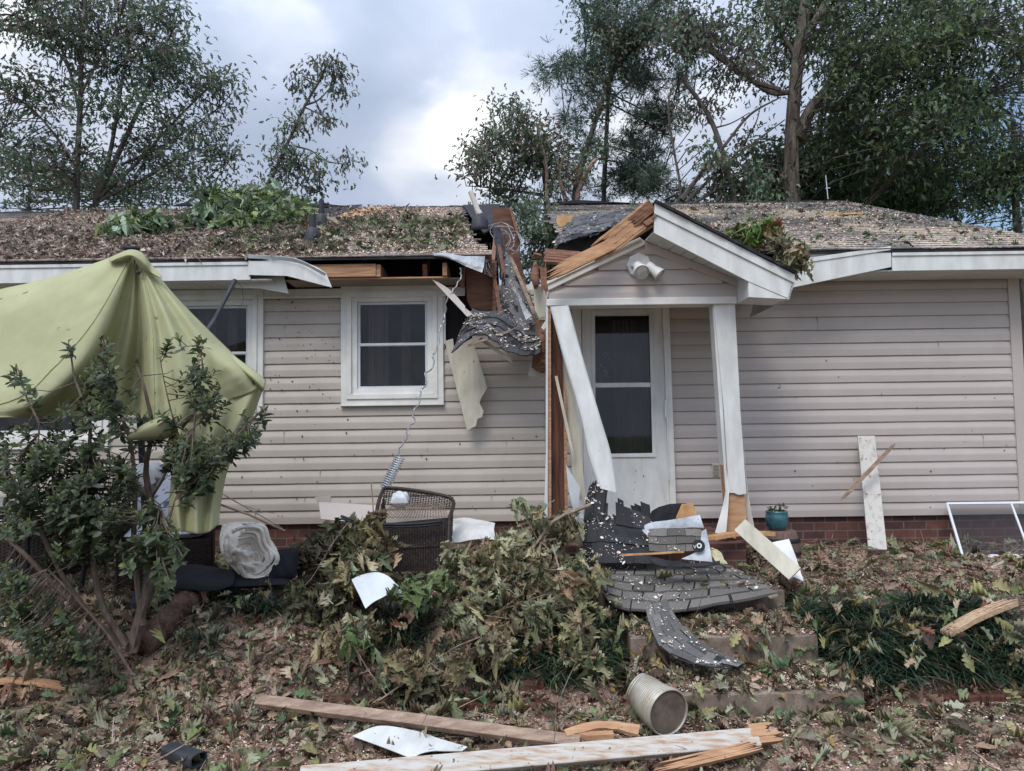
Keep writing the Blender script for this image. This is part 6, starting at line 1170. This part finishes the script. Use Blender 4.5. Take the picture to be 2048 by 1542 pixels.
litter('small_leaf_litter', 'small crushed leaves and bark between the larger fallen leaves', np.concatenate([on_ground(20000, -4.8, 4.8, -4.4, -2.5), on_ground(17000, -5.2, 5.2, -2.5, -.02), on_ground(1500, .64, 1.9, -2.66, -1.3)]), GC+[(.24, .15, .10), (.14, .085, .06)], GW+[14, 12], (.012, .05), soak+ell[:1], lift=.02, tilt=.6)
GG = [(.13, .155, .065), (.17, .20, .10), (.22, .25, .15), (.24, .23, .10)]
litter('fresh_green_leaves', 'fresh green oak and maple leaves scattered on top of the litter', np.concatenate([on_ground(420, -4.4, 4.4, -4.3, -2.5), on_ground(260, -5, 5, -2.5, -.1)]), GG, None, (.08, .15), oak, lift=.07, tilt=.4)
q_ = []
for (x0_, x1_, y_, z0_, z1_, n_) in ((.72, 1.88, -2.68, -.02, .10, 26), (.74, 1.82, -2.225, .11, .27, 34)):
    q_ += [(random.uniform(x0_, x1_), y_-random.uniform(0, .05), random.uniform(z0_, z1_)) for _ in range(n_)]
litter('leaves_on_risers', 'leaves leaning against the fronts of the concrete steps', np.array(q_), GC+GG, None, (.05, .11), oak+wilt, lift=.03, tilt=1.2)
k_ = rng.integers(0, len(TUFT), 260); litter('leaves_on_plants', 'fallen oak leaves caught on top of the grassy plants', TUFT[k_]+rng.normal(size=(260, 3))*[.10, .08, .0]+np.array([0, -.02, .11]), GC+GG, None, (.06, .12), oak+wilt, lift=.06, tilt=.7)
litter('wood_chips', 'pinkish sawdust flakes and white insulation crumbs over the yard', np.concatenate([on_ground(60000, -4.8, 4.8, -4.4, -2.5, .30), on_ground(24000, -5.2, 5.2, -2.5, -.02, .36), on_ground(9000, .68, 1.86, -2.64, -1.3)]),
       [(.48, .31, .23), (.60, .43, .33), (.68, .54, .43), (.78, .76, .72), (.34, .18, .12)], [30, 30, 18, 5, 12], (.005, .016), chipT, lift=.02, tilt=.5, m=M_chip, cat='wood chips')
def on_roof(n, x0, x1, s0, s1, bias=None, xr=None, sag=None):
    X = rng.uniform(x0, x1, n); S = rng.uniform(s0, s1, n)**1
    ok = np.ones(n, bool)
    if bias is not None: ok &= (fnoise(X*.6, S*1.4, 2.4, 31)*.5+.5+rng.uniform(-.3, .3, n)) > bias
    if xr: ok &= X < np.where(S/SLEN < .3, -.14-.28*(S/SLEN)/.3, -.42-.28*(S/SLEN-.3)/.7)-.03
    X, S = X[ok], S[ok]; c = math.cos(math.atan(SL)); sn = math.sin(math.atan(SL)); y = YE+S*c; z = ZE+S*c*SL
    if sag is not None: z = z-.22*np.exp(-((X-.40)/.33)**2)*np.maximum(0, 1-S/2.6)
    return np.stack([X, y-sn*.012, z+c*.012], 1)
def roof_litter(name, label, pos, cols, wts, size, tm, m=M_litter, tilt=.5, cat='leaves', lift=.03):
    n = len(pos); nn = np.array([0, -.37, .93]); pos = pos+nn*rng.uniform(0, lift, (n, 1)); V, Fc, Cc = leaves(tm, pos, norm(rand_dir(n)*[1, 1, .4]), norm(nn+rng.normal(size=(n, 3))*tilt), rng.uniform(*size, n), pal(cols, n, wts)); return tag(mesh(name, V, Fc, m, None, col=Cc), label, cat, kind='stuff')
RB = [(.22, .155, .12), (.32, .245, .195), (.13, .09, .07), (.19, .175, .13), (.44, .37, .30), (.08, .062, .05)]
roof_litter('roof_leaf_litter', 'brown dead leaves covering the left roof slope', np.concatenate([on_roof(7000, -6, -1.6, 0, 2.2, .25, xrL), on_roof(5500, -6.5, -1.2, 2.0, 4.8, .38, xrL)]), RB, None, (.03, .085), soak)
roof_litter('roof_wilted_leaves', 'grey green wilted leaves heaped on the roof above the middle window', np.concatenate([on_roof(3600, -2.9, -.45, .15, 2.9, .60, xrL)]), [(.13, .13, .08), (.19, .18, .12), (.08, .07, .045), (.24, .22, .16), (.10, .14, .06)], None, (.05, .12), oak, lift=.06, tilt=.8)
roof_litter('roof_sawdust', 'pale sawdust and wood flakes scattered over both roof slopes', np.concatenate([on_roof(9000, -6, -.15, 0, 4.6, .35, xrL), on_roof(26000, -2.8, -.15, 0, 4.6, .1, xrL), on_roof(9000, 1.9, 4.9, .1, 4.6, .46), on_roof(1500, .6, 2.2, 1.6, 4.6, .55, sag=sagR)]), [(.55, .42, .32), (.62, .50, .38), (.50, .36, .27), (.70, .64, .56)], [3, 3, 2, 1], (.008, .026), chipT, m=M_chip, cat='sawdust', lift=.015)
roof_litter('roof_scattered_leaves', 'sparse dark and green leaves lying on the right roof slope', on_roof(420, 1.6, 4.9, .05, 4.4), [(.10, .12, .06), (.22, .15, .10), (.08, .07, .05), (.12, .18, .08)], None, (.04, .11), oak, lift=.03)
mb = MB(); mb.prism([RF(664, 436, .016), RF(700, 417, .016), RF(740, 414, .016), RF(790, 414, .016), RF(770, 422, .016), RF(752, 430, .016), RF(716, 434, .016)], (0, 0, .006)); mb.build('bare_decking', M_orangewood, house)
mb = MB(); p = RF(1705, 428, .03); q = RF(1725, 427, .03); mb.splinter(RF(1665, 430, .02), q, .06, .02, n=4, e1=.05, e0=.1); tag(mb.build('roof_splinter', M_orangewood), 'orange wood splinter lying on the right roof slope', 'splinter')
mb = MB(); mb.tube([RF(648, 436, .05), RF(668, 442, .07), RF(680, 450, .05)], [.03, .035, .02], 8); tag(mb.build('roof_branch_stub', M_twig), 'short pale branch stub lying beside the rear roof vent', 'branch')
# leaf and mud specks stuck on the siding
mb = MB(); rs_ = random.Random(8)
for k in range(150):
    zone = rs_.random(); px, py = (rs_.uniform(540, 690), rs_.uniform(590, 830)) if zone < .5 else (rs_.uniform(480, 1080), rs_.uniform(820, 1040)) if zone < .85 else (rs_.uniform(1180, 1325), rs_.uniform(925, 1030)) if zone < .9 else (rs_.uniform(1480, 2030), rs_.uniform(700, 1020))
    if 1150 < px < 1350: D_ = DD-.004
    else: D_ = 6.778
    c = P(px, py, D_); r = rs_.uniform(.002, .009); n = 6; ph = rs_.uniform(0, 6); mb.prism([c+Vector((math.cos(i*1.047+ph)*r*rs_.uniform(.5, 1.1), 0, math.sin(i*1.047+ph)*r*rs_.uniform(.6, 1.8))) for i in range(n)], (0, .003, 0))
o = mb.build('mud_specks', M_ply, house); o['kind'] = 'stuff'

# ================================================================ TREES
def needle_tmpl():
    V = []; Fq = []
    for k in range(9):
        a = k*2.399; el = .25+.11*k; d = np.array([math.cos(el), math.sin(el)*math.cos(a), math.sin(el)*math.sin(a)]); s = np.cross(d, [0, .3, 1]); s = s/np.linalg.norm(s)*.022; b = len(V); V += [-s, s, d+s*.3, d-s*.3]; Fq.append((b, b+1, b+2, b+3))
    return [(np.array(V), np.array(Fq))]
NEED = needle_tmpl()
def tree(name, label, D, branches, blobs, cols, size, tm=soak, per=(10, 16), cr=.35, droop=.35, bark=M_bark_far, dz=.6, cat='tree', twig_r=.009, group=None, part='crown', nf=.56, sf=.57, clump=4.5, csp=9):
    size = (size[0]*sf, size[1]*sf); cols = [tuple(1.6*x for x in c_) for c_ in cols]; cr = cr*.78; per = (int(per[0]*1.5), int(per[1]*1.5))
    b0 = P(branches[0][0][0][0], branches[0][0][0][1], D); zb_ = .5; base = Vector((b0.x, b0.y, zb_)); t = thing(name, label, cat, tuple(base), group); mb = MB(); sp = []; s = D/F
    for bi, br in enumerate(branches):
        pts, ra, rb = br[:3]; dd = br[3] if len(br) > 3 else 0; m = len(pts); w = [P(x, y, D+dd*i/(m-1)) for i, (x, y) in enumerate(pts)]
        if bi == 0: w = [base-Vector((0, 0, .2)), base.lerp(w[0], .55)]+w; 
        jit = s*1.6; w = [q+Vector((random.uniform(-jit, jit), random.uniform(-jit, jit)*2, 0)) for q in w]; sp += woody(mb, w, ra*s, rb*s, 7*len(w), 9 if ra > 8 else 6)
    spn = np.array([tuple(p) for p in sp]); spn = spn[spn[:, 2] > P(1000, 415, D).z-.5] if len(spn) else spn
    if len(spn) == 0: spn = np.array([tuple(base)])
    P_, Dr, Nr, Sz, Cl = [], [], [], [], []
    for bl in blobs:
        cx_, cy_, rx_, ry_, n_ = bl[:5]; ddp = bl[5] if len(bl) > 5 else (1.3 if name == 'big_oak_tree' and 1500 < cx_ < 1720 else 0)
        nn_ = max(1, int(n_*nf)); ns_ = max(1, round(nn_/clump)); aa = rng.uniform(0, 6.283, ns_); ra_ = rng.uniform(0, 1, ns_)**.5; sup = np.stack([cx_+np.cos(aa)*ra_*rx_, cy_+np.sin(aa)*ra_*ry_, rng.normal(size=ns_)*dz], 1); tns = rng.uniform(.65, 1.4, ns_)
        for q_ in range(nn_):
            si = q_ % ns_; sg = csp; c = np.array(P(sup[si, 0]+rng.normal()*sg, sup[si, 1]+rng.normal()*sg*.75, D+ddp+sup[si, 2]+rng.normal()*.25)); i = int(np.argmin(np.linalg.norm((spn-c)*[1, .6, 1.2], axis=1))); b = spn[i]
            if np.linalg.norm(b-c) < 4.5:
                mid = (b+c)/2+rng.normal(size=3)*.12+np.array([0, 0, .08]); mb.tube([Vector(b), Vector(mid), Vector(c)], [twig_r*1.3, twig_r, twig_r*.5], 4, cap=False)
            k = rng.integers(*per); tone = rng.uniform(.8, 1.25)*tns[si]; cb = pal(cols, 1, var=.15)[0]*tone; pp = c+rng.normal(size=(k, 3))*cr*np.array([1, 1, .7]); P_.append(pp); Dr.append(norm(rng.normal(size=(k, 3))*.7+(pp-c)/cr*.4+np.array([0, 0, -droop]))); Nr.append(rng.normal(size=(k, 3))*.6+np.array([0, -.2, 1])); Sz.append(rng.uniform(*size, k)); Cl.append(cb*rng.uniform(.8, 1.2, (k, 1)))
    mb.build('trunk', bark, t)
    if P_:
        V, Fc, Cc = leaves(tm, *[np.concatenate(a) for a in (P_, Dr, Nr, Sz, Cl)]); mesh(part, V, Fc, M_leaf, t, col=Cc)
    return t
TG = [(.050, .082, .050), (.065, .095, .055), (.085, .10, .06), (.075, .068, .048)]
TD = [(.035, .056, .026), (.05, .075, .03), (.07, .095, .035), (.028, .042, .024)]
tree('oak_tree', 'tall thin grey oak with one straight trunk at the far left', 13.5,
  [([(152, 415), (156, 330), (158, 230), (164, 120), (168, 0), (172, -120)], 9, 3), ([(152, 330), (110, 270), (60, 215), (-10, 170)], 4, 1.5), ([(158, 220), (135, 130), (100, 60), (60, 10)], 4, 1.5), ([(160, 200), (190, 130), (230, 60), (245, 0)], 3, 1.5), ([(156, 180), (120, 110), (90, 90), (30, 30)], 3, 1.2), ([(162, 150), (205, 130), (215, 110)], 2.5, 1)],
  [(60, 40, 70, 45, 60), (150, 40, 80, 50, 70), (220, 30, 60, 50, 55), (130, -40, 180, 60, 80), (30, 60, 40, 40, 26), (170, 110, 60, 50, 46), (60, 180, 45, 30, 26), (120, 180, 50, 40, 30), (170, 200, 60, 40, 26), (30, 280, 60, 60, 46), (60, 330, 70, 50, 50), (130, 300, 60, 60, 26), (-60, 160, 60, 160, 60)], TG, (.13, .23), cr=.32, nf=.50)
tree('multistem_oak_tree', 'bushy oak with several leaning stems right of the straight trunked oak', 14.0,
  [([(190, 415), (215, 320), (232, 230), (250, 130), (268, 60)], 8, 2), ([(195, 400), (240, 300), (290, 190), (330, 100), (350, 50)], 7, 2), ([(200, 395), (270, 330), (350, 240), (420, 170)], 5, 1.5), ([(205, 400), (300, 350), (390, 300), (460, 320)], 4, 1.2), ([(240, 330), (330, 290), (390, 250), (440, 215)], 3, 1.2), ([(225, 260), (260, 200), (300, 150)], 3, 1)],
  [(290, 60, 55, 50, 60), (330, 50, 40, 40, 40), (360, 90, 40, 50, 46), (250, 110, 50, 50, 36), (320, 140, 70, 50, 60), (390, 190, 40, 50, 36), (440, 170, 28, 40, 28), (350, 230, 70, 40, 46), (270, 220, 60, 50, 40), (420, 270, 50, 35, 30), (300, 290, 70, 45, 44), (390, 330, 70, 35, 38), (260, 350, 80, 50, 50), (350, 370, 90, 30, 44), (180, 370, 70, 40, 34), (450, 300, 20, 20, 6), (215, 160, 40, 60, 20)], TG, (.12, .21), cr=.28, nf=.52)
tree('background_trees', 'low hazy green thicket behind the left ridge', 17.0, [([(60, 420), (62, 380), (70, 340)], 4, 2)], [(40, 380, 60, 40, 40), (130, 385, 80, 30, 44), (230, 390, 80, 26, 40), (350, 395, 90, 22, 40), (450, 395, 60, 22, 26), (-60, 340, 80, 80, 50), (500, 398, 60, 14, 14)], TG, (.14, .24), cr=.4, cat='thicket')
tree('leaning_storm_tree', 'slim stripped tree leaning right above the green roof bough', 12.5, [([(528, 410), (552, 340), (582, 270), (612, 210), (640, 165), (655, 130)], 6, 2), ([(575, 290), (620, 300), (650, 320), (700, 330)], 2, .8), ([(612, 210), (640, 200), (670, 165)], 2.5, 1), ([(610, 215), (650, 235), (665, 260)], 1.6, .6), ([(585, 310), (620, 370), (650, 390)], 1.6, .6)],
  [(655, 140, 32, 22, 20), (625, 165, 22, 25, 12), (670, 190, 22, 20, 9), (640, 210, 18, 20, 7), (600, 240, 16, 26, 16), (575, 300, 20, 30, 16), (560, 345, 20, 26, 14), (600, 330, 30, 22, 9), (640, 350, 30, 26, 11), (695, 325, 18, 16, 7), (650, 255, 16, 10, 4), (620, 385, 40, 16, 9), (690, 355, 10, 12, 3), (545, 385, 24, 20, 10)], TG+[(.10, .075, .05)], (.11, .19), cr=.18, dz=.25, droop=1.0)
tree('leafy_oak_tree', 'short broken oak with dense leaves behind the roof breach', 13.0, [([(1095, 430), (1088, 350), (1078, 300), (1076, 255)], 7, 4), ([(1070, 330), (1020, 290), (985, 262), (960, 250)], 4, 1.5), ([(1085, 390), (1020, 380), (955, 372)], 4, 1), ([(1080, 300), (1050, 260), (1040, 220)], 3, 1)],
  [(1030, 235, 35, 25, 40), (1000, 265, 35, 25, 26), (955, 300, 26, 30, 24), (1000, 320, 50, 30, 36), (1050, 290, 40, 40, 34), (1100, 290, 40, 40, 30), (1130, 330, 40, 40, 26), (1000, 365, 60, 26, 34), (1060, 360, 50, 40, 30), (1050, 410, 50, 20, 24), (960, 345, 24, 20, 10), (1110, 380, 40, 30, 16)], TG+[(.10, .06, .045)], (.12, .20), cr=.24, dz=.5)
tree('snapped_tree', 'snapped pale stubs of broken trunks behind the breach', 12.5, [([(1155, 420), (1162, 370), (1180, 335), (1192, 318)], 7, 4), ([(1130, 400), (1120, 350), (1128, 310)], 5, 3), ([(1095, 400), (1092, 330), (1078, 262), (1073, 246)], 5, 1)], [(1170, 360, 30, 30, 10), (1110, 310, 20, 30, 5)], [(.13, .07, .05), (.08, .07, .045)], (.1, .18), cr=.2, dz=.2, bark=M_oldwood)
pine_l = [(1212, 225), (1213, 300), (1212, 350)]
tree('pine_tree', 'tall pine with long drooping needle branches in the middle', 14.5, [([(1209, 415), (1211, 300), (1216, 190), (1228, 80), (1240, -60)], 7, 3), ([(1216, 185), (1280, 215), (1330, 240), (1380, 262)], 2, .8), ([(1214, 205), (1300, 250), (1350, 275)], 2, .8), ([(1211, 290), (1270, 310), (1320, 350)], 2, .8), ([(1211, 320), (1260, 330), (1330, 370)], 2, .8), ([(1211, 345), (1280, 360), (1330, 400)], 2, .8), ([(1218, 130), (1160, 128), (1090, 135)], 2, .8), ([(1216, 160), (1290, 160), (1360, 155)], 2, .8), ([(1214, 240), (1160, 235), (1130, 240)], 1.8, .8), ([(1210, 370), (1160, 380)], 1.5, .6)],
  [(1120, 130, 34, 8, 12), (1095, 145, 12, 12, 6), (1170, 130, 30, 14, 10), (1290, 165, 60, 18, 24), (1350, 155, 24, 12, 10), (1290, 220, 60, 18, 22), (1350, 255, 40, 16, 16), (1270, 270, 50, 16, 14), (1260, 310, 50, 22, 22), (1310, 340, 40, 26, 24), (1290, 370, 60, 26, 34), (1350, 390, 40, 22, 20), (1240, 350, 30, 30, 14), (1150, 235, 30, 16, 8), (1180, 280, 30, 26, 10), (1170, 370, 40, 26, 12), (1230, 120, 50, 40, 26), (1240, 50, 60, 50, 34), (1260, -20, 90, 50, 40), (1190, 180, 34, 26, 14)], [(.045, .075, .05), (.06, .09, .06), (.04, .06, .045)], (.20, .32), tm=NEED, per=(9, 14), cr=.2, dz=.7, droop=.1, part='needles', nf=.62, sf=.62)
tree('slanting_tree', 'leaning broadleaf tree crossing behind the pine', 13.8, [([(1148, 415), (1165, 330), (1195, 230), (1225, 150), (1270, 90), (1300, 20)], 9, 3), ([(1195, 230), (1230, 190), (1270, 160)], 3, 1), ([(1190, 60), (1170, 30), (1155, -20)], 1.5, 1)],
  [(1210, 110, 60, 50, 56), (1270, 90, 60, 40, 50), (1240, 40, 80, 50, 66), (1190, 160, 36, 40, 26), (1320, 80, 50, 40, 34), (1300, 20, 70, 40, 44), (1145, -5, 22, 16, 10), (1190, 210, 26, 26, 14), (1340, 60, 30, 30, 14), (1180, 90, 26, 26, 10), (1150, 350, 50, 40, 18), (1250, -60, 140, 50, 40)], TG, (.11, .19), cr=.24, dz=.5)
tree('bare_limb_tree', 'storm stripped tree with bare crooked limbs between pine and big oak', 12.0, [([(1470, 420), (1452, 330), (1430, 260), (1405, 210), (1372, 165), (1360, 150)], 9, 3), ([(1372, 165), (1376, 100), (1370, 60)], 3.5, 2), ([(1350, 415), (1362, 380), (1345, 290), (1336, 215), (1345, 175), (1368, 160)], 3.5, 1.5), ([(1362, 400), (1400, 350), (1450, 290), (1500, 230), (1560, 195)], 6, 1.5), ([(1370, 405), (1430, 350), (1500, 290), (1570, 240)], 4, 1.2), ([(1380, 412), (1450, 370), (1530, 330)], 4, 1), ([(1430, 255), (1465, 245), (1500, 225)], 2, .8), ([(1350, 45), (1400, 85), (1455, 125), (1500, 160), (1560, 180)], 6, 5), ([(1480, 300), (1510, 250), (1520, 210)], 2, .8), ([(1495, 410), (1470, 350), (1440, 300)], 3, 1)],
  [(1370, 60, 50, 40, 40), (1330, 60, 40, 40, 26), (1400, 30, 60, 40, 40), (1420, 130, 30, 20, 8), (1400, 215, 26, 26, 12), (1430, 225, 24, 20, 10), (1370, 200, 12, 20, 4), (1460, 60, 40, 40, 26), (1480, 150, 40, 30, 20), (1500, 90, 50, 50, 34), (1390, 290, 24, 16, 8), (1470, 300, 60, 50, 26), (1500, 370, 70, 40, 50), (1440, 385, 40, 26, 20), (1380, 100, 30, 26, 14)], TG+[(.07, .055, .04)], (.11, .2), cr=.2, dz=.5, droop=.7)
tree('big_oak_tree', 'massive forked oak with a thick rough trunk behind the right ridge', 12.5, [([(1584, 420), (1582, 330), (1585, 250), (1592, 150), (1604, 60), (1620, -60)], 19, 11), ([(1592, 280), (1625, 215), (1660, 170), (1672, 130), (1710, 105)], 15, 6), ([(1600, 90), (1630, 40), (1665, -20)], 9, 5), ([(1584, 185), (1540, 185), (1490, 150), (1450, 120), (1350, 40)], 6, 4), ([(1640, 215), (1700, 225), (1740, 280), (1790, 320)], 6, 2), ([(1730, 410), (1790, 355), (1850, 290), (1880, 240), (1960, 190)], 6, 3), ([(1672, 140), (1760, 140), (1850, 110), (1950, 60)], 5, 3), ([(1590, 110), (1560, 60), (1530, 0)], 6, 3)],
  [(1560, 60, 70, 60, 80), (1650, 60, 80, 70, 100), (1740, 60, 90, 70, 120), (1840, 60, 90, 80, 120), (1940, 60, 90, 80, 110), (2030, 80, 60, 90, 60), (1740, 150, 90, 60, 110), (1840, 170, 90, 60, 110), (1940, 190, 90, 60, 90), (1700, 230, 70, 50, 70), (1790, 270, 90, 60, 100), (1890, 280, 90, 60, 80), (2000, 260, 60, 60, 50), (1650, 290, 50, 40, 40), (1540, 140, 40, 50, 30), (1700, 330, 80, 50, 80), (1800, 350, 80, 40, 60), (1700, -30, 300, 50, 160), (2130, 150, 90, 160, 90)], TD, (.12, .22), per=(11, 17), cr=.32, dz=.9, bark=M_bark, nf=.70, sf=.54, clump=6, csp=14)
tree('right_edge_tree', 'green tree with a slim trunk at the far right beyond the gable', 14.0, [([(2038, 470), (2034, 400), (2030, 330), (2026, 240)], 11, 5), ([(1925, 450), (1900, 420), (1880, 410), (1860, 425)], 4, 2), ([(2030, 380), (1960, 330), (1920, 300)], 4, 1.5)],
  [(1940, 340, 70, 46, 80), (2020, 330, 60, 50, 66), (1880, 370, 50, 34, 44), (1960, 400, 40, 20, 22), (2040, 420, 26, 40, 24), (1830, 360, 60, 40, 50), (1990, 370, 50, 30, 34), (1870, 420, 40, 16, 16), (2110, 350, 60, 90, 60), (1920, 395, 40, 16, 14)], TD+TG[:2], (.12, .2), per=(12, 18), cr=.28, dz=.7, nf=.7, sf=.55)
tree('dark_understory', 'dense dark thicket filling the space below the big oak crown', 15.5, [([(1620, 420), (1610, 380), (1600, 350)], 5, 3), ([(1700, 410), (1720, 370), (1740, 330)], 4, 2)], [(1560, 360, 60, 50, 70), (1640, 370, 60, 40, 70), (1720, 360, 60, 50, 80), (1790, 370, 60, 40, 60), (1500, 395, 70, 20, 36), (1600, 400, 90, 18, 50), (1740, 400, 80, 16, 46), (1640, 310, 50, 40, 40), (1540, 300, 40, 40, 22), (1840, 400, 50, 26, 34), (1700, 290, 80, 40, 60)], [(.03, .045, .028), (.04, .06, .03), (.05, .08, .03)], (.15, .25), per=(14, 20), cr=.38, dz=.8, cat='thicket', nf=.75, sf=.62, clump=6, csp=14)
tree('gap_shrub_tree', 'small green tree seen through the gap in the roof', 10.5, [([(1075, 600), (1070, 520), (1062, 460), (1055, 430)], 4, 2), ([(1070, 520), (1090, 470), (1095, 440)], 2, 1)], [(1060, 450, 24, 30, 26), (1090, 470, 26, 30, 26), (1060, 500, 24, 30, 22), (1090, 520, 20, 24, 14), (1110, 430, 26, 20, 12), (1070, 415, 30, 14, 10), (1055, 560, 24, 30, 10), (1000, 500, 60, 60, 10)], [(.06, .10, .055), (.09, .12, .07), (.11, .13, .08)], (.07, .13), cr=.14, dz=.4, per=(10, 16), twig_r=.005, nf=.8, sf=.7)
# a belt of woods far beyond the lawn, behind the house
nW = 16000; aW = rng.uniform(-1.5, 1.5, nW); rW = rng.uniform(52, 64, nW); hW = (6.5+1.6*np.sin(aW*17)+1.1*np.sin(aW*41+2))*rng.uniform(0, 1, nW)**.7
pW = np.stack([np.sin(aW)*rW, np.cos(aW)*rW-6.8, hW*.85+.3], 1); V, Fc, Cc = leaves(soak, pW, rand_dir(nW), rng.normal(size=(nW, 3))+[0, -.4, .8], rng.uniform(.7, 1.5, nW), pal([(.05, .08, .035), (.07, .105, .045), (.04, .06, .03)], nW)); tag(mesh('distant_woods', V, Fc, M_leaf, None, col=Cc), 'far belt of green woods behind the house', 'woods', kind='stuff')
